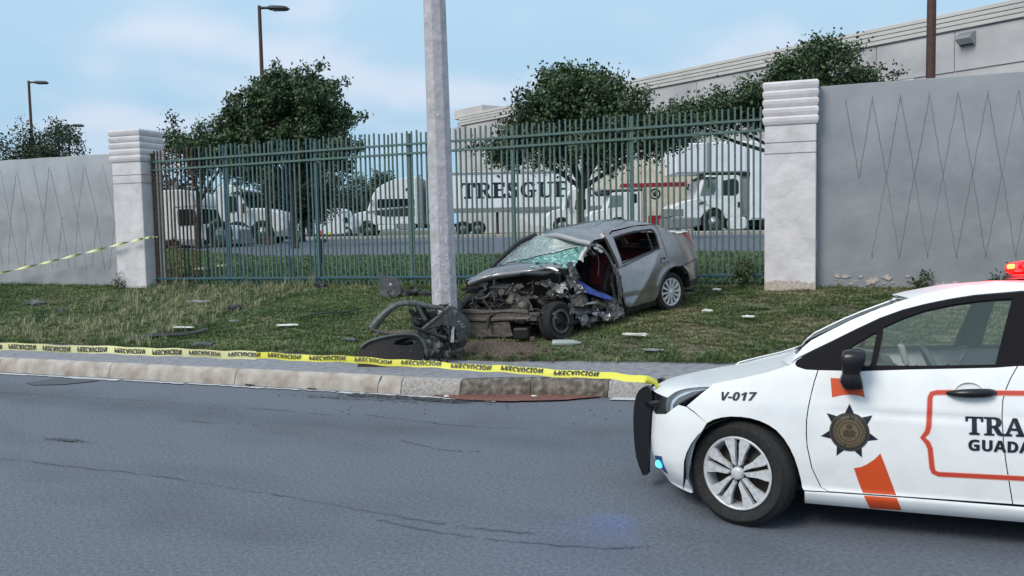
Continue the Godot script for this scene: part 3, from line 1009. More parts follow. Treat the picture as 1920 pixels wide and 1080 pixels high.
# lobes: [x, y, z, rx, ry, rz, sprigs] in metres from the foot of the trunk
func tree(called: String, at: Vector3, label: String, lobes: Array, trunk: float, fork: float, leaf: float, dark: Color, light: Color, group := "trees of the lorry yard", gap := 0.0, seed_ := 1, cat := "tree") -> Node3D:
	rng.seed = seed_
	var t := base(called, at, label, cat, group)
	var nz := FastNoiseLite.new()
	nz.seed = seed_
	nz.frequency = 0.55
	nz.fractal_octaves = 3
	var wood := tool()
	var fk := Vector3(rnd(-0.1, 0.1), fork, rnd(-0.1, 0.1))
	if trunk > 0.0:
		tube(wood, spline(PackedVector3Array([Vector3(0, -0.1, 0), Vector3(rnd(-0.06, 0.06), fork * 0.5, 0), fk]), 4), PackedFloat32Array([trunk * 1.35, trunk * 1.1, trunk, trunk, trunk * 0.95, trunk * 0.93, trunk * 0.9, trunk * 0.85, trunk * 0.8]), 9)
	var pts := []
	for L in lobes:
		var c := Vector3(L[0], L[1], L[2])
		var mid := fk.lerp(c, 0.5) + Vector3(rnd(-0.3, 0.3), rnd(-0.1, 0.3), rnd(-0.3, 0.3))
		if trunk > 0.0: tube(wood, spline(PackedVector3Array([fk, mid, c]), 4), PackedFloat32Array([trunk * 0.7, trunk * 0.6, trunk * 0.55, trunk * 0.5, trunk * 0.45, trunk * 0.4, trunk * 0.33, trunk * 0.28, trunk * 0.22]), 6)
		# the lobe is a bunch of small uneven clumps with air between them
		var clumps := []
		for k in maxi(5, int(6.0 * L[3] * L[4])):
			var d := Vector3(rng.randfn(0, 1), rng.randfn(0.1, 1), rng.randfn(0, 1)).normalized()
			var r := pow(rnd(0.02, 1.0), 0.5) * rnd(0.8, 1.12)
			var cp: Vector3 = c + d * r * Vector3(L[3], L[4], L[5]) * 0.88
			clumps.append([cp, rnd(0.26, 0.62) * pow(L[3] * L[4], 0.25)])
			if trunk > 0.0: tube(wood, PackedVector3Array([c, c.lerp(cp, 0.5) + Vector3(rnd(-0.08, 0.08), rnd(-0.05, 0.1), rnd(-0.08, 0.08)), cp]), PackedFloat32Array([trunk * 0.22, trunk * 0.14, trunk * 0.06]), 4)
		var want: int = int(L[6] * 1.15)
		for k in want:
			var q: Array = clumps[rng.randi() % clumps.size()]
			var d := Vector3(rng.randfn(0, 1), rng.randfn(0, 0.8), rng.randfn(0, 1)).normalized()
			var p: Vector3 = q[0] + d * q[1] * pow(rnd(0.0, 1.0), 0.45)
			if nz.get_noise_3d(p.x * 2.6, p.y * 2.6, p.z * 2.6) < gap - 0.12: continue
			pts.append(p)
		# twigs that reach past the crown, with a few sprigs on each
		for k in maxi(8, int(L[6] / 26.0)):
			var d := Vector3(rng.randfn(0, 1), rng.randfn(0.35, 0.8), rng.randfn(0, 1)).normalized()
			var reach := rnd(0.85, 1.38)
			var e := c + d * Vector3(L[3], L[4], L[5]) * reach
			var s := c + d * Vector3(L[3], L[4], L[5]) * 0.25
			var m := s.lerp(e, 0.5) + Vector3(rnd(-0.15, 0.15), rnd(-0.05, 0.2), rnd(-0.15, 0.15))
			if trunk > 0.0: tube(wood, PackedVector3Array([s, m, e]), PackedFloat32Array([trunk * 0.16, trunk * 0.1, trunk * 0.04]), 4)
			if reach > 0.9:
				for q in 9: pts.append(m.lerp(e, rnd(0.3, 1.03)) + Vector3(rnd(-1, 1), rnd(-1, 1), rnd(-1, 1)) * leaf * 0.8)
	if trunk > 0.0: obj("trunk", done(wood), M.bark, t)
	var mi := MultiMeshInstance3D.new()
	mi.multimesh = crown_of(pts, leaf_mesh(10, leaf * 0.66, leaf * 1.5), dark, light, 0.7, 1.3)
	mi.material_override = M.leaf
	put(mi, "crown", t)
	mi.set_meta("kind", "stuff")
	return t
func at3(u: float, depth: float) -> Vector3:
	var p := atc(u, depth)
	p.y = ground(p.x, p.z) - 0.02
	return p
func trees() -> void:
	var dk := Color(0.018, 0.038, 0.014)
	var lt := Color(0.075, 0.13, 0.045)
	# far left, behind the wall
	tree("tree", at3(75, 34), "loose bushy tree showing over the grey wall at far left", [[-1.6, 3.1, 0, 2.0, 1.25, 1.6, 620], [0.6, 3.6, 0, 1.6, 1.4, 1.5, 520], [1.7, 3.7, 0.3, 1.0, 1.1, 0.9, 150], [-3.2, 3.0, 0.2, 1.6, 1.2, 1.4, 400]], 0.12, 1.4, 0.17, dk, Color(0.05, 0.08, 0.04), "trees of the lorry yard", 0.0, 21)
	# the big one left of the pole
	tree("tree", at3(556, 29), "large round tree left of the pole with a lamp above it", [[0.3, 4.5, 0, 1.7, 1.4, 1.6, 1150], [1.35, 4.1, 0.2, 1.15, 1.15, 1.2, 560], [-1.4, 4.1, 0, 1.2, 1.1, 1.2, 480], [-2.1, 4.9, 0, 0.8, 0.55, 0.7, 130], [0.5, 5.5, 0, 0.95, 0.6, 0.9, 300], [-0.7, 5.2, 0.2, 0.8, 0.6, 0.8, 200], [-0.2, 3.2, 0, 2.1, 0.95, 1.5, 1150], [1.5, 3.1, 0.1, 1.1, 0.6, 1.0, 300], [-1.9, 3.0, 0, 1.1, 0.6, 1.0, 320]], 0.13, 1.9, 0.17, dk, lt, "trees of the lorry yard", 0.0, 22)
	tree("tree", at3(375, 31), "low spreading tree beside the left white pillar", [[-0.3, 3.5, 0, 1.7, 1.0, 1.4, 800], [1.4, 3.6, 0, 1.3, 0.9, 1.2, 500], [2.4, 4.0, 0, 0.8, 0.7, 0.8, 200]], 0.1, 1.8, 0.17, dk, lt, "trees of the lorry yard", 0.0, 23)
	# round dark crown hanging in front of the yard, under the big tree
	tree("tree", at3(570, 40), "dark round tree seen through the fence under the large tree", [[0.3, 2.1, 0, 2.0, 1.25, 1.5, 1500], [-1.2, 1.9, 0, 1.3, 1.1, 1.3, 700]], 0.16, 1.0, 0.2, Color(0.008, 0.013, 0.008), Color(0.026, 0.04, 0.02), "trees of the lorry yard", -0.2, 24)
	# right of the pole, before the warehouse
	tree("tree", at3(1092, 28), "round dark tree behind the crashed car in front of the warehouse", [[-0.3, 4.5, 0, 1.5, 1.15, 1.4, 1050], [1.1, 4.1, 0.1, 1.2, 1.0, 1.2, 640], [-1.6, 3.8, 0, 1.1, 0.85, 1.1, 480], [0.2, 3.35, 0.2, 2.3, 0.9, 1.5, 1500], [-2.2, 3.2, 0.1, 1.0, 0.5, 1.0, 260], [2.3, 3.2, 0.1, 1.0, 0.5, 1.0, 260], [-0.6, 5.25, 0, 0.8, 0.5, 0.7, 220], [0.7, 5.0, 0, 0.6, 0.5, 0.6, 130], [1.8, 3.6, 0, 0.85, 0.7, 0.8, 220]], 0.14, 1.8, 0.165, dk, lt, "trees of the lorry yard", 0.0, 25)
	# behind the right pillar
	tree("tree", at3(1530, 25), "round tree rising behind the right white pillar", [[0.0, 4.75, 0, 1.35, 0.9, 1.2, 760], [-0.9, 4.2, 0, 1.1, 0.8, 1.0, 420], [1.1, 4.5, 0, 0.8, 0.65, 0.8, 260], [0.6, 3.9, 0, 1.4, 0.7, 1.2, 400], [0.2, 5.4, 0, 0.7, 0.35, 0.6, 130], [-2.1, 4.0, 0.3, 0.95, 0.65, 0.9, 380], [-1.6, 3.8, 0, 0.9, 0.42, 0.8, 240], [-3.0, 3.8, 0.2, 0.9, 0.42, 0.8, 240], [-3.9, 3.75, 0.1, 0.7, 0.38, 0.7, 160]], 0.13, 2.2, 0.15, dk, lt, "trees of the lorry yard", 0.02, 26)
	tree("tree", at3(1262, 58), "pale grey green tree top over the fence before the warehouse", [[0, 6.6, 0, 1.5, 1.2, 1.2, 420], [0.9, 5.6, 0, 1.7, 1.2, 1.4, 380]], 0.14, 3.0, 0.24, Color(0.05, 0.075, 0.055), Color(0.12, 0.155, 0.115), "trees of the lorry yard", -0.1, 28)
	tree("tree", at3(705, 78), "distant green tree over the white lorry hood", [[0, 3.6, 0, 2.6, 1.9, 2.0, 700], [-2.2, 2.4, 0, 2.0, 1.6, 1.8, 420], [1.2, 4.3, 0, 1.3, 1.1, 1.2, 220]], 0.2, 1.6, 0.3, Color(0.02, 0.034, 0.018), Color(0.06, 0.085, 0.04), "far trees beyond the lorries", -0.1, 29)
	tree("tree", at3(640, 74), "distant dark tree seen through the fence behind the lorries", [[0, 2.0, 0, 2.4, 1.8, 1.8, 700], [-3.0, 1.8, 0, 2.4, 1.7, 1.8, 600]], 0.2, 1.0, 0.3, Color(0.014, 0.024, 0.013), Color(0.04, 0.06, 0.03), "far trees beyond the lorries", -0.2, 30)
	# hedge far behind at left, closing the yard
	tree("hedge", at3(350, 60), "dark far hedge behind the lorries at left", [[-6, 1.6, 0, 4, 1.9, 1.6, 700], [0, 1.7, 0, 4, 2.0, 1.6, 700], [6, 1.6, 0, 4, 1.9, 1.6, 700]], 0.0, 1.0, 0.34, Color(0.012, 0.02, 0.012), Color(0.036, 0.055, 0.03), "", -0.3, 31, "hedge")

func grass() -> void:
	rng.seed = 77
	var tufts := []
	for v in 3:
		var st := tool()
		st.set_smooth_group(-1)
		for i in 10:
			var a := rnd(0, TAU)
			var d := Vector3(cos(a), 0, sin(a))
			var o := d * rnd(0, 0.05)
			var s := d.cross(Vector3.UP) * rnd(0.0022, 0.004)
			var h := rnd(0.035, 0.075)
			var m := o + Vector3.UP * h * 0.6 + d * h * 0.25
			var e := o + Vector3.UP * h + d * h * rnd(0.4, 0.8)
			for p in [o - s, o + s, m + s * 0.8, o - s, m + s * 0.8, m - s * 0.8, m - s * 0.8, m + s * 0.8, e]: st.add_vertex(p)
		tufts.append(done(st).commit())
	var big := FastNoiseLite.new()
	big.seed = 9
	big.frequency = 0.35
	big.fractal_octaves = 4
	var patch := FastNoiseLite.new()
	patch.seed = 33
	patch.frequency = 0.9
	var lists := [[], [], []]
	var n := 0
	while n < 105000:
		var x := rnd(-20, 4.5)
		var z := rnd(WZ + 0.06, -9.5)
		var edge := -9.6 + kb(x) + 0.10 * patch.get_noise_2d(x * 2.0, 3.0)
		if z > edge: continue
		n += 1
		var d := big.get_noise_2d(x * 1.3, z * 1.3)
		var bare := patch.get_noise_2d(x * 1.6, z * 2.2)
		# trodden earth under and before the wreck
		var wreck := Vector2((x + 3.6) / 2.2, (z + 10.4) / 1.0).length()
		var right := smoothstep(-4.0, -1.5, x)
		var thin := smoothstep(0.0, 0.16, bare - 0.28 + 0.2 * right)
		if rnd(0, 1) < thin * 0.45: continue
		if wreck < 1.0 and rnd(0, 1) < 0.9 - 0.5 * wreck: continue
		var tall := 0.9 + 0.5 * maxf(0.0, patch.get_noise_2d(x * 0.7, z * 0.7 + 50))
		var back := z - WZ
		if back < 0.18: tall *= rnd(1.0, 2.1)
		if edge - z < 0.3: tall *= rnd(1.0, 1.7) - 0.25
		tall *= lerpf(1.0, 0.8, right) * (1.0 - 0.4 * thin)
		var dry := clampf(0.32 + 0.9 * d + rnd(-0.25, 0.25) + 0.12 * right + 0.35 * thin, 0, 1)
		var c := Color(0.128, 0.190, 0.068).lerp(Color(0.29, 0.275, 0.155), dry * dry * 0.95)
		c = c.lerp(Color(0.075, 0.122, 0.046), clampf(-d * 1.6, 0, 0.6))
		if x > -13.0 and x < -9.0 and rnd(0, 1) < 0.05:      # seed heads
			tall *= rnd(1.8, 3.0)
			c = Color(0.30, 0.29, 0.17)
		var g := rnd(0.7, 1.3)
		lists[rng.randi() % 3].append([x, z, tall * rnd(0.65, 1.2), Color(c.r * g, c.g * g, c.b * g)])
	for v in 3:
		var mm := MultiMesh.new()
		mm.transform_format = MultiMesh.TRANSFORM_3D
		mm.use_colors = true
		mm.mesh = tufts[v]
		mm.instance_count = lists[v].size()
		for i in lists[v].size():
			var q: Array = lists[v][i]
			mm.set_instance_transform(i, Transform3D(Basis(Vector3.UP, rnd(0, TAU)).scaled(Vector3(1.25, q[2], 1.25)), Vector3(q[0], ground(q[0], q[1]) + 0.035 * rough(q[0], q[1]) * 0.8, q[1])))
			mm.set_instance_color(i, q[3])
		var mi := MultiMeshInstance3D.new()
		mi.multimesh = mm
		mi.material_override = M.blade
		put(mi, "grass")
		mi.set_meta("kind", "stuff")
		tag(mi, "short patchy grass growing on the bank below the wall and fence", "grass", "grass of the bank")
	# grass of the yard behind the fence
	var ym := MultiMesh.new()
	ym.transform_format = MultiMesh.TRANSFORM_3D
	ym.use_colors = true
	ym.mesh = tufts[1]
	var pts := []
	while pts.size() < 30000:
		var z := -14.4 - 18.0 * pow(rnd(0, 1), 1.3)
		var x := rnd(-34, 1.5)
		if z < -20.3 and x > lerpf(-15.2, -34.0, clampf((-20.4 - z) / 12.0, 0, 1)): continue
		pts.append(Vector3(x, ground(x, z), z))
	ym.instance_count = pts.size()
	for i in pts.size():
		ym.set_instance_transform(i, Transform3D(Basis(Vector3.UP, rnd(0, TAU)).scaled(Vector3(2.2, rnd(1.0, 1.9), 2.2)), pts[i]))
		var g := rnd(0.7, 1.3)
		ym.set_instance_color(i, Color(0.10 * g, 0.165 * g, 0.06 * g))
	var yi := MultiMeshInstance3D.new()
	yi.multimesh = ym
	yi.material_override = M.blade
	put(yi, "yard_grass")
	yi.set_meta("kind", "stuff")
	tag(yi, "green grass strip behind the fence before the yard road", "grass")
	# weeds along the foot of the wall and pillars
	for q in [[-1.25, 0.55, 60, "bushy weed growing against the fence beside the right pillar"], [1.35, 0.4, 26, "thin tall weed before the right wall, left of its neighbour"], [2.45, 0.45, 28, "thin tall weed before the right wall near the police car roof"], [-13.75, 0.36, 22, "thin dry weed at the foot of the left pillar"]]:
		var w := base("weed", Vector3(q[0], ground(q[0], WZ + 0.14), WZ + 0.2 if q[0] > -1 or q[0] < -13.4 else WZ + 0.12), q[3], "weed", "weeds along the wall")
		if q[0] < -13.4: w.position.z = WZ + 0.34
		var st := tool()
		var pts2 := []
		for i in int(q[2] / 4):
			var e := Vector3(rnd(-0.22, 0.22), q[1] * rnd(0.4, 1.0), rnd(-0.04, 0.1))
			tube(st, PackedVector3Array([Vector3(e.x * 0.3, -0.02, 0), e * 0.6 + Vector3(0, 0.05, 0), e]), PackedFloat32Array([0.005, 0.004, 0.002]), 4)
			for k in 6: pts2.append(e * rnd(0.25, 1.0) + Vector3(rnd(-0.04, 0.04), rnd(-0.02, 0.03), rnd(-0.04, 0.04)))
		obj("stem", done(st), plain(0.06, 0.07, 0.035, 0.9), w)
		var mi := MultiMeshInstance3D.new()
		mi.multimesh = crown_of(pts2, leaf_mesh(5, 0.05, 0.05), Color(0.025, 0.045, 0.018), Color(0.06, 0.085, 0.035), 0.7, 1.3)
		mi.material_override = M.leaf
		put(mi, "foliage", w)
		mi.set_meta("kind", "stuff")

# ---------------------------------------------------------------- wheels and lettering
func ring_tyre(R: float, w: float, rim: float) -> SurfaceTool:
	var st := tool()
	var h := w * 0.5
	lathe(st, [[rim - 0.012, -h * 0.7], [rim + 0.01, -h * 0.85], [lerpf(rim, R, 0.5), -h * 1.04], [R - 0.03, -h * 0.93], [R - 0.006, -h * 0.78], [R, -h * 0.6], [R, -h * 0.42], [R - 0.008, -h * 0.40], [R - 0.008, -h * 0.34], [R, -h * 0.32], [R, -h * 0.04], [R - 0.008, -h * 0.03], [R - 0.008, h * 0.03], [R, h * 0.04], [R, h * 0.32], [R - 0.008, h * 0.34], [R - 0.008, h * 0.40], [R, h * 0.42], [R, h * 0.6], [R - 0.006, h * 0.78], [R - 0.03, h * 0.93], [lerpf(rim, R, 0.66), h * 1.05], [lerpf(rim, R, 0.60), h * 1.03], [lerpf(rim, R, 0.5), h * 1.04], [rim + 0.01, h * 0.86], [rim - 0.012, h * 0.7]], 56)
	return done(st)
# style 0: five split blades, 1: twelve slim spokes, 2: plain steel
func wheel(parent: Node, at: Vector3, R: float, w: float, rim: float, style: int, turn := Vector3.ZERO) -> Node3D:
	var n := hold("wheel", parent, at)
	n.rotation = turn
	obj("tyre", ring_tyre(R, w, rim), M.rubber, n)
	var h := w * 0.5
	var st := tool()
	lathe(st, [[rim - 0.005, h * 0.82], [rim + 0.004, h * 0.90], [rim - 0.006, h * 0.93], [rim - 0.016, h * 0.84], [rim - 0.022, h * 0.4], [rim - 0.03, -h * 0.6]], 48)
	obj("rim", done(st), M.silver if style < 2 else M.brake, n)
	var br := tool()
	lathe(br, [[0.0, h * 0.1], [rim * 0.62, h * 0.1], [rim * 0.64, h * 0.02], [rim * 0.98, -h * 0.1]], 32)
	lathe(br, [[0.0, h * 0.5], [0.07, h * 0.5], [0.075, h * 0.1]], 20)
	obj("brake_disc", done(br), M.brake if style != 2 else M.oily, n)
	if style == 2:
		var sd := tool()
		lathe(sd, [[rim - 0.01, h * 0.7], [rim - 0.04, h * 0.35], [rim * 0.55, h * 0.5], [0.05, h * 0.42], [0.045, h * 0.6], [0.0, h * 0.62]], 40)
		obj("disc", done(sd), M.oily, n)
		return n
	var blades := 10 if style == 0 else 12
	for i in blades:
		var sp := tool()
		var xf := Transform3D()
		if style == 0:
			var a := TAU * (i / 2) / 5.0 + PI * 0.5 + (0.0 if i % 2 == 0 else 0.0)
			var sgn := -1.0 if i % 2 == 0 else 1.0
			# blade leans: narrow at the hub, broad and swept at the lip
			var p := v2([[0.035, sgn * 0.004], [0.10, sgn * 0.010], [rim - 0.035, sgn * 0.010], [rim - 0.006, sgn * 0.018], [rim - 0.012, sgn * 0.088 + 0.0], [rim - 0.05, sgn * 0.075], [0.12, sgn * 0.050], [0.05, sgn * 0.03]])
			xf = Transform3D(Basis(Vector3(0, 0, 1), a + 0.16 * sgn * 0.0), Vector3.ZERO)
			extrude(sp, p, h * 0.66, h * 0.90, xf, 0.9)
		else:
			var a := TAU * i / 12.0
			xf = Transform3D(Basis(Vector3(0, 0, 1), a), Vector3.ZERO)
			extrude(sp, v2([[0.03, -0.010], [rim * 0.7, -0.016], [rim - 0.012, -0.024], [rim - 0.006, 0.024], [rim * 0.7, 0.016], [0.03, 0.010]]), h * 0.66, h * 0.9, xf, 0.93)
		obj("spoke", done(sp), M.silver, n)
	var hc := tool()
	lathe(hc, [[0.0, h * 1.0], [0.028, h * 0.99], [0.036, h * 0.94], [0.04, h * 0.7]], 20)
	obj("hub_cap", done(hc), M.silver, n)
	return n
# letters laid on a curved panel; (s, y) is the lower left corner
func letters(surf: Callable, what: String, font: String, weight: int, s: float, y: float, height: float, width: float, lean := 0.0, rise := 0.0, lift := 0.0035, thick := 0.0015, flipped := false, bold := 0.0) -> ArrayMesh:
	var f := SystemFont.new()
	f.font_names = PackedStringArray([font])
	f.font_weight = weight
	var t := TextMesh.new()
	var fv := FontVariation.new()
	fv.base_font = f
	fv.variation_embolden = bold
	t.font = fv
	t.text = what
	t.font_size = 64
	t.pixel_size = 0.01
	t.depth = 0.02
	t.curve_step = 1.0
	var arr := t.surface_get_arrays(0)
	var vs: PackedVector3Array = arr[Mesh.ARRAY_VERTEX]
	var lo := vs[0]
	var hi := vs[0]
	for v in vs:
		lo = lo.min(v)
		hi = hi.max(v)
	for i in vs.size():
		var v := vs[i]
		var a := (v.x - lo.x) / (hi.x - lo.x)
		var b := (v.y - lo.y) / (hi.y - lo.y)
		if flipped: b = 1.0 - b
		var p := Vector2(s + a * width + b * lean, y + b * height + a * rise)
		var e := 0.004
		var n: Vector3 = (surf.call(p.x + e, p.y) - surf.call(p.x - e, p.y)).cross(surf.call(p.x, p.y + e) - surf.call(p.x, p.y - e)).normalized()
		vs[i] = surf.call(p.x, p.y) + n * (lift + (thick if v.z > 0 else 0.0))
	var am := ArrayMesh.new()
	var st := tool()
	st.set_smooth_group(-1)
	var idx = arr[Mesh.ARRAY_INDEX]
	if idx != null and idx.size() > 0:
		for k in idx: st.add_vertex(vs[k])
	else:
		for v in vs: st.add_vertex(v)
	return done(st).commit()

# ---------------------------------------------------------------- the police car
const PD := [[0.15, 0.10], [0.19, 0.05], [0.24, 0.022], [0.27, 0.03], [0.33, 0.022], [0.45, 0.006], [0.60, 0.0], [0.72, 0.002], [0.80, 0.014], [0.90, 0.035], [0.97, 0.058], [1.02, 0.085], [1.10, 0.125], [1.25, 0.20], [1.38, 0.27], [1.46, 0.33]]
const PX := [[-0.90, -0.66], [-0.632, -0.64], [-0.426, -0.59], [-0.26, -0.50], [-0.097, -0.38], [0.082, -0.22], [0.27, -0.04], [0.5, 0.19], [3.9, 3.59], [4.15, 3.80], [4.35, 3.87], [4.8, 3.90]]
const PZ := [[-0.90, -0.87], [-0.632, -0.60], [-0.426, -0.40], [-0.26, -0.26], [-0.097, -0.15], [0.082, -0.07], [0.27, -0.015], [0.5, 0.0], [3.9, -0.03], [4.15, -0.16], [4.35, -0.34], [4.8, -0.87]]
const PF := [[0.15, 0.10], [0.25, 0.03], [0.33, 0.0], [0.5, 0.0], [0.62, 0.012], [0.72, 0.045], [0.8, 0.10], [0.9, 0.22], [1.0, 0.36]]
const PW := 1.74
func ps(s: float, y: float) -> Vector3:
	var e := 0.001
	var p := Vector2(hermite(PX, s), hermite(PZ, s))
	var t := (Vector2(hermite(PX, s + e), hermite(PZ, s + e)) - Vector2(hermite(PX, s - e), hermite(PZ, s - e))).normalized()
	var w := clampf((0.35 - s) / 0.7, 0, 1)
	w = w * w * (3 - 2 * w)
	var d := hermite(PD, y) * (1 - w) + hermite(PF, y) * w
	# swage line along the doors
	if s > 0.6: d += 0.006 * exp(-pow((y - 0.70 - 0.02 * (s - 0.7)) / 0.02, 2.0)) * smoothstep(0.6, 0.9, s)
	var n := Vector2(-t.y, t.x)
	var q := p - n * d
	return Vector3(q.x, y, q.y + 0.02)
func ps_far(s: float, y: float) -> Vector3:
	var p := ps(s, y)
	return Vector3(p.x, p.y, -PW - p.z)

func police_car() -> void:
	rng.seed = 3
	var c := base("police_car", Vector3(-0.45, 0, -5.05), "white traffic police car with orange stripes and a seven pointed badge", "police car")
	c.rotation.x = deg_to_rad(-4.0)
	var arch := [[0.094, 0.598], [0.135, 0.622], [0.188, 0.641], [0.245, 0.652], [0.303, 0.655], [0.36, 0.651], [0.414, 0.638], [0.462, 0.618], [0.504, 0.590], [0.545, 0.546], [0.58, 0.490], [0.605, 0.435], [0.623, 0.377], [0.638, 0.318], [0.647, 0.264]]
	var arch_r := []
	for i in 15:
		var a := PI * (1.02 - 1.04 * i / 14.0)
		arch_r.append([2.935 - cos(PI - a) * 0.345, 0.305 + sin(a) * 0.345])
	arch_r[0][1] = 0.262
	arch_r[14][1] = 0.20
	var door_edge := [[0.732, 0.945], [0.712, 0.88], [0.696, 0.812], [0.68, 0.73], [0.671, 0.661], [0.670, 0.58], [0.675, 0.508], [0.701, 0.384], [0.75, 0.276], [0.785, 0.258]]
	var rear_edge := [[1.725, 1.0], [1.69, 0.94], [1.665, 0.88], [1.648, 0.82], [1.643, 0.75], [1.645, 0.67], [1.651, 0.58], [1.664, 0.48], [1.684, 0.36], [1.70, 0.27]]
	var sh := func(a: Array, dx: float) -> Array: return a.map(func(p): return [p[0] + dx, p[1]])
	var rev := func(a: Array) -> Array:
		var b := a.duplicate()
		b.reverse()
		return b
	var fender := v2([[-0.06, 0.682], [0.004, 0.655]] + arch + [[0.655, 0.253], [0.779, 0.256]] + rev.call(sh.call(door_edge, -0.006)) + [[0.74, 0.985], [0.68, 0.99], [0.62, 0.985], [0.585, 0.968], [0.45, 0.918], [0.28, 0.872], [0.115, 0.832]])
	var bumper := v2([[-0.895, 0.16], [-0.4, 0.15], [-0.1, 0.13], [-0.082, 0.134], [-0.06, 0.25], [-0.03, 0.34], [0.008, 0.463], [0.07, 0.56], [0.092, 0.597], [0.0, 0.648], [-0.066, 0.676], [-0.137, 0.68], [-0.25, 0.608], [-0.40, 0.585], [-0.895, 0.57]])
	var grille := v2([[-0.895, 0.576], [-0.40, 0.591], [-0.285, 0.606], [-0.295, 0.66], [-0.30, 0.715], [-0.895, 0.72]])
	var lamp := v2([[0.108, 0.826], [0.0, 0.762], [-0.135, 0.69], [-0.25, 0.616], [-0.278, 0.66], [-0.282, 0.71], [-0.235, 0.762], [-0.12, 0.795], [0.0, 0.815]])
	var lamp_in := v2([[0.07, 0.80], [0.0, 0.762], [-0.12, 0.702], [-0.205, 0.65], [-0.225, 0.675], [-0.18, 0.725], [-0.06, 0.775]])
	var fdoor := v2(door_edge + [[1.2, 0.263]] + rev.call(rear_edge) + [[1.62, 0.987], [1.2, 0.962], [0.95, 0.944]])
	var rdoor := v2(sh.call(rear_edge, 0.006) + [[2.2, 0.272], [2.60, 0.272], [2.57, 0.34], [2.60, 0.45], [2.67, 0.55], [2.74, 0.60], [2.76, 0.75], [2.76, 0.9], [2.78, 1.02], [2.3, 1.015]])
	var sill := v2([[0.66, 0.166], [1.2, 0.164], [2.59, 0.168], [2.59, 0.264], [1.7, 0.258], [1.2, 0.256], [0.785, 0.25], [0.66, 0.246]])
	var quarter := v2([[2.606, 0.276], [2.578, 0.34], [2.606, 0.45], [2.676, 0.55], [2.746, 0.602], [2.80, 0.63], [2.935, 0.652], [3.07, 0.625], [3.2, 0.52], [3.27, 0.40], [3.285, 0.22], [3.6, 0.24], [4.78, 0.26], [4.78, 0.98], [4.2, 1.0], [3.7, 1.04], [3.45, 1.07], [3.2, 1.22], [3.0, 1.33], [2.85, 1.375], [2.70, 1.36], [2.98, 1.19], [3.05, 1.06], [2.786, 1.022], [2.766, 0.9], [2.766, 0.75], [2.75, 0.61]])
	var trim := v2([[0.602, 0.969], [0.61, 0.99], [0.64, 1.01], [0.676, 1.032], [0.796, 1.095], [0.93, 1.168], [1.058, 1.234], [1.18, 1.283], [1.301, 1.318], [1.43, 1.348], [1.551, 1.37], [1.78, 1.394], [2.2, 1.40], [2.5, 1.385], [2.70, 1.356], [2.97, 1.19], [3.03, 1.06], [2.78, 1.022], [2.3, 1.015], [1.73, 1.0], [1.62, 0.987], [1.2, 0.962], [0.95, 0.944], [0.732, 0.941], [0.66, 0.942], [0.615, 0.955]])
	var quarter_glass := round_poly(v2([[0.847, 0.957], [0.869, 1.025], [0.914, 1.085], [1.043, 1.165], [1.004, 0.972]]), 0.02)
	var door_glass := v2([[1.034, 0.978], [1.062, 1.10], [1.078, 1.19], [1.193, 1.248], [1.3, 1.288], [1.438, 1.322], [1.578, 1.345], [1.735, 1.36], [1.70, 1.25], [1.66, 1.12], [1.625, 1.004], [1.3, 0.986]])
	var rear_glass := v2([[1.80, 1.012], [1.83, 1.2], [1.86, 1.36], [2.2, 1.375], [2.45, 1.36], [2.62, 1.30], [2.72, 1.2], [2.76, 1.04], [2.3, 1.027]])
	var pillar := v2([[0.585, 0.982], [0.60, 1.01], [0.64, 1.06], [0.69, 1.106], [0.80, 1.168], [0.90, 1.222], [1.014, 1.276], [1.168, 1.338], [1.304, 1.382], [1.517, 1.43], [1.79, 1.445], [2.2, 1.44], [2.6, 1.42], [2.85, 1.385], [2.72, 1.362], [2.5, 1.392], [2.2, 1.407], [1.78, 1.401], [1.551, 1.377], [1.43, 1.355], [1.301, 1.325], [1.18, 1.29], [1.058, 1.241], [0.93, 1.175], [0.796, 1.102], [0.70, 1.052], [0.66, 1.03], [0.625, 1.012], [0.602, 0.996]])
	for far in [false, true]:
		var sf: Callable = ps_far if far else ps
		var st := 0.035 if not far else 0.08
		obj("bumper" if not far else "bumper", panel(sf, bumper, st, [], 0.012, 0.0, far), M.paint, c)
		obj("grille", panel(sf, grille, st, [], 0.03, -0.012, far), M.gloss_black, c)
		obj("fender", panel(sf, fender, st, [], 0.014, 0.0, far), M.paint, c)
		var fd := obj("front_door", panel(sf, fdoor, st, [], 0.02, 0.0, far), M.paint, c)
		var rd := obj("rear_door", panel(sf, rdoor, st, [], 0.02, 0.0, far), M.paint, c)
		obj("sill", panel(sf, sill, st, [], 0.03, 0.0, far), M.paint, c)
		obj("quarter_panel", panel(sf, quarter, st, [], 0.05, 0.0, far), M.paint, c)
		var rail := pillar.duplicate()
		if far:
			for i in rail.size(): rail[i].y -= 0.032 * smoothstep(1.45, 1.1, rail[i].x)
		obj("roof_rail", panel(sf, rail, st, [], 0.02, 0.002, far), M.paint, c)
		var tr := obj("window_trim", panel(sf, trim, st, [quarter_glass, door_glass, rear_glass], 0.03, 0.001, far), M.trim, c)
		for g in [quarter_glass, door_glass, rear_glass]: obj("pane", panel(sf, g, 0.06, [], 0.0, -0.012, far), M.glass, tr)
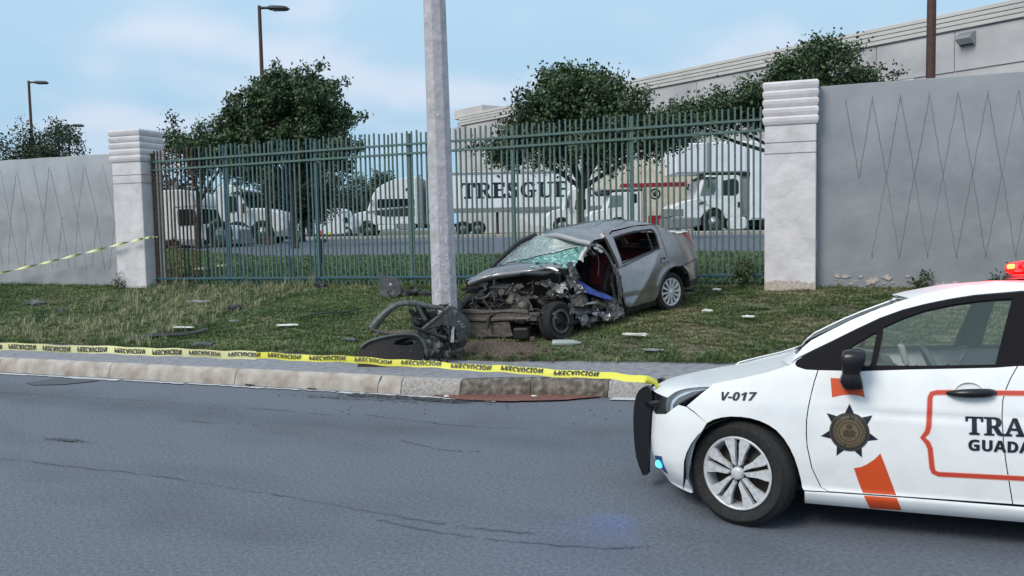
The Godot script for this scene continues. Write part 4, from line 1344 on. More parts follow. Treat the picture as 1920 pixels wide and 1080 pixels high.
		for q in [fd, rd]:
			var x0 := 1.387 if q == fd else 2.45
			var hs := tool()
			var pth := PackedVector3Array()
			for i in 9:
				var u := i / 8.0
				var p: Vector3 = sf.call(x0 + 0.225 * u, 0.845 + 0.014 * u)
				pth.append(p + Vector3(0, 0, (-1.0 if far else 1.0) * (0.006 + 0.034 * pow(sin(PI * u), 0.5))))
			tube(hs, pth, PackedFloat32Array([0.012, 0.019, 0.023, 0.025, 0.026, 0.026, 0.026, 0.024, 0.015]), 10)
			obj("handle", done(hs), M.gloss_black, q)
			var cup := tool()
			lathe(cup, [[0.0, -0.025], [0.03, -0.022], [0.05, -0.010], [0.058, 0.003]], 20)
			var co := obj("handle_cup", done(cup), M.paint, q, sf.call(x0 + 0.105, 0.85))
			co.scale = Vector3(1.2, 1.0, -1.0 if far else 1.0) if false else Vector3(1.2, 1.0, 1.0)
		# door mirror
		var mr := hold("door_mirror", c)
		var sg := -1.0 if far else 1.0
		var mp: Vector3 = sf.call(0.90, 0.955)
		var ms := tool()
		var rows := []
		for q in [[0.0, -0.102, 0.030, 0.055], [0.01, -0.095, 0.042, 0.065], [0.0, -0.06, 0.047, 0.075], [0.0, -0.022, 0.038, 0.07], [0.0, -0.012, 0.036, 0.07], [0.004, 0.03, 0.044, 0.082], [0.01, 0.075, 0.050, 0.086], [0.016, 0.108, 0.044, 0.074], [0.022, 0.118, 0.02, 0.03]]:
			var row := PackedVector3Array()
			for k in 17:
				var a := TAU * (k % 16) / 16.0
				var cx := signf(cos(a)) * pow(absf(cos(a)), 0.36)
				var cz := signf(sin(a)) * pow(absf(sin(a)), 0.36)
				row.append(mp + Vector3(q[0] + cx * q[2] * 1.3, q[1], sg * (0.10 + cz * q[3])))
			rows.append(row)
		sheet(ms, rows)
		face(ms, Array(rows[0]).slice(0, 16), mp)
		tube(ms, PackedVector3Array([mp + Vector3(0, -0.05, 0), mp + Vector3(0, -0.045, sg * 0.08)]), 0.022, 8)
		obj("mirror_housing", done(ms), M.gloss_black, mr)
		var mg := tool()
		var mf := []
		for k in 20:
			var a := TAU * k / 20.0
			mf.append(mp + Vector3(0.070, 0.046 + signf(sin(a)) * pow(absf(sin(a)), 0.6) * 0.055, sg * 0.10 + signf(cos(a)) * pow(absf(cos(a)), 0.6) * 0.072))
		face(mg, mf, mp + Vector3(-1, 0, 0))
		var mgo := obj("mirror_glass", done(mg), M.mirror, mr)
		# head lamp: dark housing, bright reflector, clear lens
		var lo := obj("headlight", panel(sf, lamp, 0.03, [], 0.03, -0.03, far), M.chrome, c)
		obj("lamp_bezel", panel(sf, lamp_in, 0.03, [], 0.02, -0.018, far), M.black, lo)
		obj("lamp_lens", panel(sf, lamp, 0.03, [], 0.0, 0.0, far), M.lens, lo)
		# lining of the wheel arches
		for cx in [0.0, 2.62]:
			var ls := tool()
			var rws := []
			for i in 19:
				var a := PI * i / 18.0
				var rr := 0.345
				rws.append(PackedVector3Array([Vector3(cx - cos(a) * rr, 0.30 + sin(a) * rr * 0.99 - (0.12 if i == 0 or i == 18 else 0.0), sg * 0.0 + (-0.02 if not far else -PW + 0.02)), Vector3(cx - cos(a) * rr, 0.30 + sin(a) * rr, -0.35 if not far else -PW + 0.35)]))
			sheet(ls, rws)
			var fc := []
			for rw in rws: fc.append(rw[1])
			face(ls, fc, Vector3(cx, 0.4, 5 if not far else -9))
			obj("arch_liner", done(ls), M.rubber, c)
	# wheels: the front pair is steered towards the kerb
	for far in [false, true]:
		var z := -0.115 if not far else -PW + 0.115
		var ry := -0.36
		if far: z = z
		var up := 0.0 if not far else 0.115
		wheel(c, Vector3(0, 0.312 + up, z), 0.312, 0.195, 0.215, 0, Vector3(0, ry if not far else PI + ry, 0))
		wheel(c, Vector3(2.62, 0.312 + up, z), 0.312, 0.195, 0.215, 0, Vector3(0, 0.0 if not far else PI, 0))
	# bonnet, windscreen, roof, rear glass, boot
	var e := PackedVector3Array()
	for p in [[-0.30, 0.725], [-0.23, 0.770], [-0.12, 0.80], [0.0, 0.820], [0.112, 0.835], [0.28, 0.875], [0.45, 0.921], [0.60, 0.971], [0.655, 1.002]]: e.append(ps(p[0], p[1]))
	e = spline(e, 3)
	for i in e.size(): e[i].y -= 0.02
	var hood := tool()
	sheet(hood, across(e, -PW * 0.5, func(u): return Vector2(-0.13 * (1.0 - u) - 0.30 * u * u * 0.0 - 0.06, 0.004 - 0.03 * u), 24), true, true)
	obj("hood", done(hood), M.paint, c)
	var cowl := tool()
	var ce := PackedVector3Array([ps(0.60, 0.96) + Vector3(0, -0.015, -0.03), ps(0.672, 1.005) + Vector3(0, -0.01, -0.02)])
	sheet(cowl, across(ce, -PW * 0.5, func(u): return Vector2(-0.10, 0.0), 12), true, true)
	obj("cowl", done(cowl), M.paint, c)
	var ae := PackedVector3Array()
	for p in [[0.672, 0.985], [0.70, 1.02], [0.85, 1.115], [1.014, 1.20], [1.168, 1.275], [1.25, 1.315]]: ae.append(ps(p[0], p[1]) + Vector3(0, 0, -0.045))
	var ws := tool()
	sheet(ws, across(ae, -PW * 0.5, func(u): return Vector2(-0.02 - 0.06 * u, -0.07 + 0.09 * u), 16), true, true)
	obj("windscreen", done(ws), M.glass, c)
	var re := PackedVector3Array()
	for p in [[1.25, 1.345], [1.304, 1.364], [1.517, 1.413], [1.79, 1.436], [2.2, 1.44], [2.6, 1.42], [2.85, 1.385]]: re.append(ps(p[0], p[1]))
	var roof := tool()
	sheet(roof, across(re, -PW * 0.5, func(u): return Vector2(-0.08 * (1 - u), 0.025), 16), true, true)
	sheet(roof, across(re, -PW * 0.5, func(u): return Vector2(-0.08 * (1 - u), 0.0), 16, 0.96), true)
	obj("roof", done(roof), M.paint, c)
	var be := PackedVector3Array()
	for p in [[2.85, 1.385], [3.0, 1.33], [3.2, 1.22], [3.45, 1.07]]: be.append(ps(p[0], p[1]))
	var bg := tool()
	sheet(bg, across(be, -PW * 0.5, func(u): return Vector2(0.05, 0.02), 12), true, true)
	obj("rear_window", done(bg), M.glass, c)
	var te := PackedVector3Array()
	for p in [[3.45, 1.07], [3.7, 1.04], [4.1, 1.01], [4.3, 0.99]]: te.append(ps(p[0], p[1]))
	var bt := tool()
	sheet(bt, across(te, -PW * 0.5, func(u): return Vector2(0.05 + 0.03 * u, 0.03), 12), true, true)
	obj("boot_lid", done(bt), M.paint, c)
	# floor and undertray
	var fl := tool()
	box(fl, Vector3(1.75, 0.22, -PW * 0.5), Vector3(3.9, 0.06, 1.3), 0.02)
	obj("floor", done(fl), M.black, c)
	var fw := tool()
	box(fw, Vector3(0.42, 0.6, -PW * 0.5), Vector3(0.06, 0.7, 1.5), 0.02)
	obj("firewall", done(fw), M.black, c)
	police_cabin(c)
	police_marks(c)
	push_bar(c)
	light_bar(c)

func seat(parent: Node, called: String, at: Vector3, w: float, m: Material, head := true, lean := 0.22) -> Node3D:
	var s := hold(called, parent, at)
	var cu := tool()
	extrude(cu, round_poly(v2([[-0.28, 0.0], [0.24, -0.03], [0.26, 0.10], [-0.26, 0.15]]), 0.05), -w * 0.5, w * 0.5)
	obj("cushion", done(cu), m, s)
	var bs := tool()
	var xf := Transform3D(Basis(Vector3(0, 0, 1), -lean), Vector3(0.2, 0.06, 0))
	extrude(bs, round_poly(v2([[-0.05, 0.0], [0.09, 0.0], [0.08, 0.58], [-0.02, 0.60], [-0.06, 0.3]]), 0.04), -w * 0.5, w * 0.5, xf)
	for z in [-1, 1]: extrude(bs, round_poly(v2([[-0.10, 0.05], [0.0, 0.02], [0.0, 0.5], [-0.05, 0.5]]), 0.03), z * w * 0.5 - 0.05, z * w * 0.5 + 0.01, xf)
	obj("backrest", done(bs), m, s)
	if head:
		var hd := tool()
		extrude(hd, round_poly(v2([[-0.05, 0.63], [0.05, 0.63], [0.04, 0.82], [-0.03, 0.82]]), 0.03), -0.13, 0.13, xf)
		tube(hd, PackedVector3Array([xf * Vector3(0.01, 0.55, 0.06), xf * Vector3(0.01, 0.68, 0.06)]), 0.007, 6)
		tube(hd, PackedVector3Array([xf * Vector3(0.01, 0.55, -0.06), xf * Vector3(0.01, 0.68, -0.06)]), 0.007, 6)
		obj("headrest", done(hd), m, s)
	return s
func police_cabin(c: Node) -> void:
	seat(c, "front_seat", Vector3(1.52, 0.36, -0.47), 0.5, M.cabin)
	seat(c, "front_seat", Vector3(1.52, 0.36, -1.27), 0.5, M.cabin)
	seat(c, "rear_seat", Vector3(2.42, 0.38, -0.87), 1.3, M.cabin)
	var d := tool()
	var rows := []
	for p in [[0.50, 0.98], [0.62, 1.00], [0.78, 0.975], [0.90, 0.93], [0.94, 0.86], [0.90, 0.70], [0.80, 0.55]]:
		rows.append(v3([[p[0], p[1] - 0.02, -0.10], [p[0] - 0.02, p[1] + 0.01, -0.45], [p[0] - 0.03, p[1], -0.87], [p[0] - 0.02, p[1], -1.3], [p[0], p[1] - 0.02, -1.64]]))
	sheet(d, rows)
	obj("dashboard", done(d), M.cabin, c)
	var bin := tool()
	extrude(bin, round_poly(v2([[0.60, 0.9], [0.80, 0.9], [0.76, 1.03], [0.63, 1.03]]), 0.03), -0.62, -0.32)
	obj("instrument_hood", done(bin), M.cabin, c)
	var cn := tool()
	box(cn, Vector3(1.05, 0.5, -0.87), Vector3(0.8, 0.4, 0.22), 0.03)
	obj("console", done(cn), M.cabin, c)
	var tb := tool()
	box(tb, Vector3(0.93, 0.985, -0.86), Vector3(0.03, 0.13, 0.2), 0.01, Basis(Vector3(0, 0, 1), 0.25))
	obj("screen", done(tb), M.cabin_light, c)
	# steering wheel
	var sw := tool()
	var pth := PackedVector3Array()
	var bs := Basis(Vector3(0, 0, 1), 0.45) * Basis(Vector3.UP, PI / 2)
	var sc := Vector3(1.08, 0.90, -0.47)
	for i in 33: pth.append(sc + bs * Vector3(cos(TAU * i / 32) * 0.185, sin(TAU * i / 32) * 0.185, 0))
	tube(sw, pth, 0.016, 8, false, false)
	for a in [0.0, PI, -PI / 2]: tube(sw, PackedVector3Array([sc + bs * Vector3(cos(a) * 0.18, sin(a) * 0.18, 0), sc + bs * Vector3(cos(a) * 0.05, sin(a) * 0.05, -0.02)]), 0.015, 6)
	box(sw, sc + bs * Vector3(0, 0, -0.015), Vector3(0.13, 0.10, 0.05), 0.02, bs)
	tube(sw, PackedVector3Array([sc, Vector3(0.8, 0.76, -0.47)]), 0.03, 8)
	obj("steering_wheel", done(sw), M.cabin, c)
	var rm := tool()
	box(rm, Vector3(0.98, 1.285, -0.87), Vector3(0.04, 0.07, 0.24), 0.015)
	tube(rm, v3([[0.97, 1.30, -0.87], [0.93, 1.335, -0.87]]), 0.012, 6)
	obj("rear_view_mirror", done(rm), M.dark, c)
	var vz := tool()
	box(vz, Vector3(1.13, 1.345, -0.5), Vector3(0.16, 0.015, 0.36), 0.005, Basis(Vector3(0, 0, 1), 0.3))
	box(vz, Vector3(1.13, 1.345, -1.24), Vector3(0.16, 0.015, 0.36), 0.005, Basis(Vector3(0, 0, 1), 0.3))
	obj("sun_visor", done(vz), M.cabin_light, c)
	# cable of the light bar hanging inside
	var cb := tool()
	tube(cb, spline(v3([[1.45, 1.35, -0.5], [1.55, 1.32, -0.42], [1.66, 1.31, -0.35], [1.72, 1.34, -0.3]]), 5), 0.006, 5)
	obj("cable", done(cb), M.black, c)
func police_marks(c: Node) -> void:
	obj("marking", letters(ps, "V-017", "Droid Sans", 700, 0.168, 0.740, 0.050, 0.214, 0.012, 0.014, 0.0035, 0.0015, false, 0.3), M.ink, c)
	obj("lettering", letters(ps, "TRANSITO", "Droid Serif", 700, 1.472, 0.628, 0.099, 0.70, 0.0, 0.012, 0.0035, 0.0015, false, 0.4), M.ink, c)
	obj("lettering", letters(ps, "GUADALUPE", "Droid Sans", 700, 1.487, 0.545, 0.060, 0.50, 0.0, 0.008, 0.0035, 0.0015, false, 0.5), M.ink, c)
	# stripe above and below the badge, each with a thin light red rim
	var cut := func(p: Array) -> PackedVector2Array: return v2(p)
	for q in [[[0.794, 0.90], [0.803, 0.793], [0.83, 0.801], [0.862, 0.809], [0.89, 0.812], [0.914, 0.813], [0.945, 0.809], [0.974, 0.801], [0.955, 0.90]], [[0.92, 0.402], [0.955, 0.411], [0.985, 0.428], [1.026, 0.461], [1.055, 0.496], [1.085, 0.415], [1.126, 0.300], [1.138, 0.266], [0.968, 0.263], [0.948, 0.315]], [[0.972, 0.250], [1.141, 0.252], [1.168, 0.178], [1.008, 0.172]]]:
		obj("stripe", panel(ps, cut.call(q), 0.03, [], 0.001, 0.0022), M.orange, c)
	# seven pointed star
	var star := PackedVector2Array()
	var cc := Vector2(0.8945, 0.607)
	for i in 14:
		var a := PI / 2 + TAU * i / 14.0
		var r := 0.156 if i % 2 == 0 else 0.083
		star.append(cc + Vector2(cos(a) * r * 0.98, sin(a) * r))
	var bd := obj("badge", panel(ps, star, 0.03, [], 0.001, 0.0024), M.ink, c)
	var disc := func(r: float) -> PackedVector2Array:
		var o := PackedVector2Array()
		for i in 36: o.append(cc + Vector2(0, -0.002) + Vector2(cos(TAU * i / 36) * r * 0.97, sin(TAU * i / 36) * r))
		return o
	for q in [[0.108, M.gold_dark, 0.0032], [0.098, M.ink, 0.0038], [0.092, M.gold_dark, 0.0042], [0.066, M.gold, 0.0048], [0.058, M.gold_dark, 0.0054], [0.05, M.gold, 0.006]]:
		obj("ring", panel(ps, disc.call(q[0]), 0.03, [], 0.0008, q[2]), q[1], bd)
	for i in 34:      # the wreath of letters round the badge, too small to read
		if i in [7, 8, 24]: continue
		var a := TAU * i / 34.0
		var p := cc + Vector2(cos(a) * 0.077, sin(a) * 0.079)
		var t := Vector2(-sin(a), cos(a)) * 0.0038
		var r := Vector2(cos(a), sin(a)) * rnd(0.006, 0.009)
		obj("letter", panel(ps, PackedVector2Array([p - t - r, p + t - r, p + t + r * 0.9, p - t + r]), 0.05, [], 0.0006, 0.0052), M.gold, bd)
	for q in [[[-0.03, -0.03], [0.03, -0.03], [0.034, 0.0], [0.015, 0.012], [0.0, 0.005], [-0.015, 0.012], [-0.034, 0.0]], [[-0.012, 0.014], [0.012, 0.014], [0.018, 0.035], [0.0, 0.045], [-0.018, 0.035]], [[-0.02, -0.04], [0.02, -0.04], [0.0, -0.033]]]:
		var sp := PackedVector2Array()
		for p in q: sp.append(cc + Vector2(p[0], p[1]))
		obj("crest", panel(ps, sp, 0.05, [], 0.001, 0.0068), M.gold_dark, bd)
	# the red bracketed frame round the lettering
	var line := v2([[2.32, 0.875], [1.9, 0.866], [1.387, 0.848], [1.335, 0.845], [1.312, 0.838], [1.302, 0.815], [1.299, 0.74], [1.295, 0.66], [1.288, 0.63], [1.266, 0.598], [1.290, 0.572], [1.303, 0.54], [1.309, 0.48], [1.314, 0.435], [1.322, 0.413], [1.345, 0.403], [1.75, 0.413], [2.30, 0.425]])
	var band := func(w: float) -> PackedVector2Array:
		var a := PackedVector2Array()
		var b := PackedVector2Array()
		for i in line.size():
			var t := (line[mini(i + 1, line.size() - 1)] - line[maxi(i - 1, 0)]).normalized()
			a.append(line[i] + t.orthogonal() * w)
			b.append(line[i] - t.orthogonal() * w)
		b.reverse()
		a.append_array(b)
		return a
	obj("frame_line", panel(ps, band.call(0.0155), 0.04, [], 0.0008, 0.0015), plain(0.78, 0.42, 0.36, 0.4), c)
	obj("frame_line", panel(ps, band.call(0.0115), 0.04, [], 0.0008, 0.0024), M.frame_red, c)
	# blue lamp in the bumper corner
	var bl := obj("blue_lamp", panel(ps, v2([[-0.395, 0.32], [-0.285, 0.335], [-0.285, 0.225], [-0.33, 0.225], [-0.395, 0.25]]), 0.02, [], 0.02, 0.004), plain(0.01, 0.05, 0.16, 0.2), c)
	var em := StandardMaterial3D.new()
	em.albedo_color = Color(0.3, 0.75, 1)
	em.emission_enabled = true
	em.emission = Color(0.25, 0.75, 1.0)
	em.emission_energy_multiplier = 2.2
	var eb := tool()
	lathe(eb, [[0.0, 0.02], [0.018, 0.017], [0.028, 0.0], [0.028, -0.02], [0.0, -0.02]], 16)
	var eo := obj("lamp_bulb", done(eb), em, bl, ps(-0.345, 0.275) + Vector3(-0.006, 0, 0.004))
	eo.rotation.y = -0.9
	var spot := SpotLight3D.new()
	spot.light_color = Color(0.2, 0.5, 1.0)
	spot.light_energy = 0.2
	spot.spot_range = 12
	spot.spot_angle = 34
	spot.spot_attenuation = 2
	spot.light_size = 0.03
	spot.shadow_enabled = true
	put(spot, "blue_lamp_light", c)
	spot.position = ps(-0.345, 0.275) + Vector3(-0.05, 0.0, 0.045)
	spot.basis = Basis.looking_at(Vector3(-0.35, -0.25, 0.8))
func push_bar(c: Node) -> void:
	var b := hold("push_bar", c)
	for z in [-0.62, -1.14]:
		var st := tool()
		var prof := spline2(v2([[-0.70, 0.13], [-0.745, 0.25], [-0.765, 0.42], [-0.765, 0.58], [-0.745, 0.68], [-0.71, 0.725], [-0.67, 0.735], [-0.645, 0.70], [-0.64, 0.62], [-0.655, 0.45], [-0.665, 0.25], [-0.668, 0.14]]), 3)
		extrude(st, prof, z - 0.045, z + 0.045)
		box(st, Vector3(-0.66, 0.45, z), Vector3(0.10, 0.08, 0.06), 0.01)
		obj("upright", done(st), M.gloss_black, b)
	var t := tool()
	tube(t, v3([[-0.70, 0.665, -0.6], [-0.70, 0.665, -1.16]]), 0.026, 10)
	tube(t, v3([[-0.715, 0.30, -0.6], [-0.715, 0.30, -1.16]]), 0.026, 10)
	obj("crossbar", done(t), M.gloss_black, b)
	var w := tool()
	tube(w, spline(v3([[-0.69, 0.62, -0.62], [-0.6, 0.64, -0.45], [-0.52, 0.66, -0.40]]), 4), 0.022, 8)
	tube(w, v3([[-0.66, 0.50, -0.6], [-0.56, 0.50, -0.45]]), 0.014, 8)
	obj("side_brace", done(w), M.gloss_black, b)
func light_bar(c: Node) -> void:
	var b := hold("light_bar", c)
	var st := tool()
	box(st, Vector3(1.72, 1.487, -0.87), Vector3(0.26, 0.03, 1.12), 0.01)
	for z in [-0.45, -1.29]: box(st, Vector3(1.72, 1.465, z), Vector3(0.2, 0.04, 0.06), 0.01)
	obj("bar_base", done(st), M.black, b)
	var em := StandardMaterial3D.new()
	em.albedo_color = Color(0.9, 0.03, 0.05)
	em.emission_enabled = true
	em.emission = Color(1.0, 0.02, 0.06)
	em.emission_energy_multiplier = 1.0
	em.roughness = 0.15
	var ho := StandardMaterial3D.new()
	ho.albedo_color = Color(1, 0.75, 0.4)
	ho.emission_enabled = true
	ho.emission = Color(1.0, 0.42, 0.2)
	ho.emission_energy_multiplier = 2.2
	for i in 2:
		var z := -0.59 - i * 0.56
		var l := tool()
		var rows := []
		for q in [[-0.27, 0.6], [-0.265, 0.85], [-0.24, 1.0], [0.24, 1.0], [0.265, 0.85], [0.27, 0.6]]:
			var row := PackedVector3Array()
			for k in 17:
				var a := TAU * (k % 16) / 16.0
				row.append(Vector3(1.72 + signf(cos(a)) * pow(absf(cos(a)), 0.6) * 0.13 * q[1], 1.548 + signf(sin(a)) * pow(absf(sin(a)), 0.6) * 0.046 * q[1], z + q[0]))
			rows.append(row)
		sheet(l, rows)
		for e in [0, 5]: face(l, Array(rows[e]).slice(0, 16), Vector3(1.72, 1.548, z))
		var lo := obj("lamp_lens", done(l), em, b)
		var h := tool()
		box(h, Vector3(1.585, 1.555, z), Vector3(0.02, 0.03, 0.16), 0.006)
		box(h, Vector3(1.855, 1.555, z), Vector3(0.02, 0.03, 0.16), 0.006)
		obj("lamp_bulb", done(h), ho, lo)
		var om := OmniLight3D.new()
		om.light_color = Color(1, 0.08, 0.12)
		om.light_energy = 0.25
		om.omni_range = 12
		om.omni_attenuation = 2
		om.light_size = 0.06
		om.shadow_enabled = true
		put(om, "red_lamp_light", b)
		om.position = Vector3(1.50, 1.57, z)

# ---------------------------------------------------------------- the wrecked car
const WD := [[0.10, 0.09], [0.15, 0.06], [0.22, 0.03], [0.3, 0.015], [0.5, 0.0], [0.7, 0.0], [0.8, 0.02], [0.9, 0.055], [1.0, 0.10], [1.1, 0.15], [1.2, 0.20], [1.36, 0.29], [1.42, 0.34]]
const WPX := [[0.0, 0.0], [2.75, 2.75], [3.0, 3.02], [3.2, 3.235], [3.4, 3.375], [3.65, 3.455], [3.95, 3.48]]
const WPZ := [[0.0, 0.0], [2.75, 0.0], [3.0, -0.045], [3.2, -0.15], [3.4, -0.30], [3.65, -0.53], [3.95, -0.81]]
const WW := 1.62
func wsurf(s: float, y: float) -> Vector3:
	var e := 0.001
	var p := Vector2(hermite(WPX, s), hermite(WPZ, s))
	var t := (Vector2(hermite(WPX, s + e), hermite(WPZ, s + e)) - Vector2(hermite(WPX, s - e), hermite(WPZ, s - e))).normalized()
	var d := hermite(WD, y)
	if s > 2.9: d *= lerpf(1.0, 0.45, smoothstep(2.9, 3.5, s))
	# the swage above the sill and the bulge of the wheel arch
	d += 0.012 * smoothstep(0.42, 0.36, y) * smoothstep(2.3, 2.1, s)
	d -= 0.02 * exp(-pow((Vector2(s - 2.53, y - 0.29).length() - 0.36) / 0.04, 2.0))
	var n := Vector2(-t.y, t.x)
	var q := p - n * d
	return Vector3(q.x, y, q.y)
func wdent(s: float, y: float) -> Vector3:      # the rear door: its upper front is pushed in behind a crease
	var p := wsurf(s, y)
	var a := Vector2(2.32, 0.92)
	var b := Vector2(1.74, 0.26)
	var n := (b - a).orthogonal().normalized()
	var k := (Vector2(s, y) - a).dot(n)
	if n.x > 0: k = -k
	p.z -= 0.42 * smoothstep(0.0, 0.06, k) * maxf(k, 0.0) * 0.8
	p.z += 0.004 * lump.get_noise_2d(s * 12, y * 12)
	return p
func wfar(s: float, y: float) -> Vector3:
	var p := wsurf(s, y)
	return Vector3(p.x, p.y, -WW - p.z)

func wreck() -> void:
	rng.seed = 11
	var th := deg_to_rad(58.0)
	var pt := deg_to_rad(6.0)
	var X := Vector3(cos(th) * cos(pt), sin(pt), -sin(th) * cos(pt))
	var Z := Vector3(sin(th), 0, cos(th))
	var Y := Z.cross(X)
	var c := base("wrecked_car", Vector3(-2.06, 0.53, -12.42) - X * 2.47, "silver grey saloon car with its front and driver side crushed open", "car")
	c.basis = Basis(X, Y, Z)
	var win := v2([[1.57, 1.205], [1.8, 1.228], [2.01, 1.238], [2.36, 1.228], [2.40, 1.20], [2.42, 1.13], [2.37, 0.935], [2.05, 0.90], [1.535, 0.83], [1.55, 1.02]])
	var door := v2([[1.51, 0.815], [1.52, 0.5], [1.57, 0.24], [1.63, 0.205], [2.13, 0.218], [2.18, 0.30], [2.23, 0.40], [2.30, 0.51], [2.37, 0.575], [2.428, 0.61], [2.43, 0.75], [2.445, 0.92], [2.36, 0.925], [2.05, 0.892]])
	var frame := v2([[1.495, 0.82], [1.50, 1.0], [1.53, 1.235], [1.60, 1.27], [2.07, 1.295], [2.46, 1.268], [2.487, 1.2], [2.452, 0.925], [2.36, 0.93], [2.05, 0.897]])
	var quarter := v2([[2.455, 0.90], [2.495, 1.2], [2.475, 1.272], [2.55, 1.25], [2.62, 1.195], [2.70, 1.125], [2.75, 1.095], [2.82, 1.085], [3.01, 1.078], [3.185, 0.81], [3.62, 0.845], [3.95, 0.86], [3.95, 0.705], [3.3, 0.695], [2.70, 0.64], [2.63, 0.645], [2.53, 0.652], [2.436, 0.625], [2.44, 0.75]])
	var trunk_face := v2([[3.52, 1.07], [3.95, 1.07], [3.95, 0.865], [3.63, 0.85]])
	var tail := v2([[3.02, 1.072], [3.515, 1.068], [3.62, 0.85], [3.19, 0.815]])
	var bump := v2([[2.71, 0.632], [3.3, 0.688], [3.95, 0.698], [3.95, 0.40], [3.0, 0.39], [2.855, 0.39], [2.84, 0.46], [2.80, 0.54], [2.75, 0.60]])
	var bump_low := v2([[2.86, 0.384], [3.95, 0.394], [3.95, 0.30], [3.05, 0.28], [2.875, 0.30]])
	for far in [false, true]:
		var sf: Callable = wfar if far else wsurf
		var dn: Callable = wfar if far else wdent
		var step := 0.1 if far else 0.035
		var d := obj("rear_door", panel(dn, door, step, [], 0.025, 0.0, far), M.wreck_paint, c)
		obj("window_frame", panel(sf, frame, step, [win], 0.03, -0.004, far), M.wreck_paint, d)
		obj("window_seal", panel(sf, grow(win, 0.006), step, [grow(win, -0.022)], 0.012, -0.010, far), M.black, d)
		if far: obj("pane", panel(sf, win, 0.1, [], 0.0, -0.02, far), M.lens, d)
		if not far:
			var hp := tool()
			lathe(hp, [[0.0, -0.018], [0.035, -0.016], [0.05, 0.002], [0.056, 0.004]], 20)
			var ho := obj("handle_cup", done(hp), M.dark, d, wsurf(2.345, 0.755))
			var hb := tool()
			tube(hb, v3([[2.285, 0.745, 0.012], [2.34, 0.757, 0.03], [2.40, 0.768, 0.012]]), 0.014, 8)
			obj("handle", done(hb), M.wreck_paint, d)
			obj("division_bar", panel(sf, v2([[2.20, 0.92], [2.225, 0.92], [2.275, 1.232], [2.25, 1.232]]), 0.1, [], 0.01, -0.008, far), M.black, d)
		obj("quarter_panel", panel(sf, quarter, step, [], 0.03, 0.0, far), M.wreck_paint, c)
		obj("boot_panel", panel(sf, trunk_face, step, [], 0.02, 0.0, far), M.wreck_paint, c)
		obj("tail_light", panel(sf, tail, step, [], 0.02, 0.003, far), M.tail_red, c)
		obj("rear_bumper", panel(sf, bump, step, [], 0.03, 0.012, far), M.wreck_paint, c)
		obj("bumper_lip", panel(sf, bump_low, step, [], 0.03, 0.0, far), M.plastic, c)
	# sill
	obj("sill", panel(wsurf, v2([[1.3, 0.15], [2.14, 0.205], [2.18, 0.14], [1.3, 0.09]]), 0.05, [], 0.04, 0.0), M.plastic, c)
	obj("sill", panel(wfar, v2([[0.4, 0.2], [2.14, 0.205], [2.18, 0.14], [0.4, 0.11]]), 0.1, [], 0.04, 0.0, true), M.plastic, c)
	# far side front door and wing, seen from inside
	var fwin := v2([[0.75, 0.90], [0.85, 1.02], [1.1, 1.2], [1.42, 1.22], [1.44, 0.9]])
	obj("front_door", panel(wfar, v2([[0.46, 0.2], [1.49, 0.2], [1.49, 1.24], [1.08, 1.25], [0.75, 1.08], [0.5, 0.92]]), 0.1, [fwin], 0.03, 0.0, true), M.wreck_paint, c)
	obj("front_wing", panel(wfar, v2([[-0.3, 0.35], [-0.3, 0.72], [0.0, 0.80], [0.45, 0.88], [0.45, 0.2], [0.36, 0.2], [0.33, 0.42], [0.2, 0.55], [0.0, 0.60], [-0.2, 0.54]]), 0.06, [], 0.03, 0.0, true), M.wreck_paint, c)
	# roof: buckled over the driver, with a crease at the centre pillar
	var rc := PackedVector3Array()
	for p in [[1.16, 1.215], [1.22, 1.25], [1.3, 1.268], [1.4, 1.275], [1.5, 1.28], [1.6, 1.287], [1.75, 1.295], [1.9, 1.303], [2.07, 1.305], [2.25, 1.30], [2.4, 1.285], [2.48, 1.274], [2.55, 1.252]]: rc.append(wsurf(p[0], p[1]))
	var rows := across(rc, -WW * 0.5, func(u): return Vector2(-0.10 * (1 - u) + 0.03 * u, 0.045 + 0.075 * sin(PI * minf(1.0, u * 0.8 + 0.2))), 22)
	for i in rows.size():
		for k in 23:
			var p: Vector3 = rows[i][k]
			var near := smoothstep(-1.0, -0.25, p.z)
			var line := 1.58 + 0.55 * (-0.28 - p.z)              # the crease runs diagonally over the roof
			var f := line - p.x
			p.y -= near * 0.075 * smoothstep(0.0, 0.10, f) * (1.0 - 0.5 * smoothstep(0.1, 0.4, f))
			p.y += near * 0.018 * exp(-pow(f / 0.03, 2.0))
			p.y += 0.015 * lump.get_noise_2d(p.x * 9.0, p.z * 9.0) * smoothstep(2.0, 1.3, p.x)
			rows[i][k] = p
	var roof := tool()
	sheet(roof, rows, true, true)
	obj("roof", done(roof), M.wreck_paint, c)
	var hl := tool()
	var rows2 := []
	for r in rows:
		var q := PackedVector3Array()
		for p in r: q.append(p + Vector3(0, -0.035, 0))
		rows2.append(q)
	sheet(hl, rows2)
	obj("headliner", done(hl), M.seat_dark, c)
	# windscreen header rail; its paler grey paints in light on the front-up face
	var hr := tool()
	var hp2 := PackedVector3Array()
	for k in 23: hp2.append(rows[0][k] + Vector3(-0.012, -0.012, 0))
	tube(hr, hp2, 0.036, 8)
	obj("header_rail", done(hr), plain(0.34, 0.35, 0.37, 0.5), c)
	var bc := PackedVector3Array()
	for p in [[2.55, 1.252], [2.62, 1.197], [2.70, 1.127], [2.75, 1.098]]: bc.append(wsurf(p[0], p[1]))
	var bg := tool()
	sheet(bg, across(bc, -WW * 0.5, func(u): return Vector2(0.06, 0.05 - 0.02 * u), 12), true, true)
	obj("rear_window", done(bg), M.glass, c)
	var tc := PackedVector3Array()
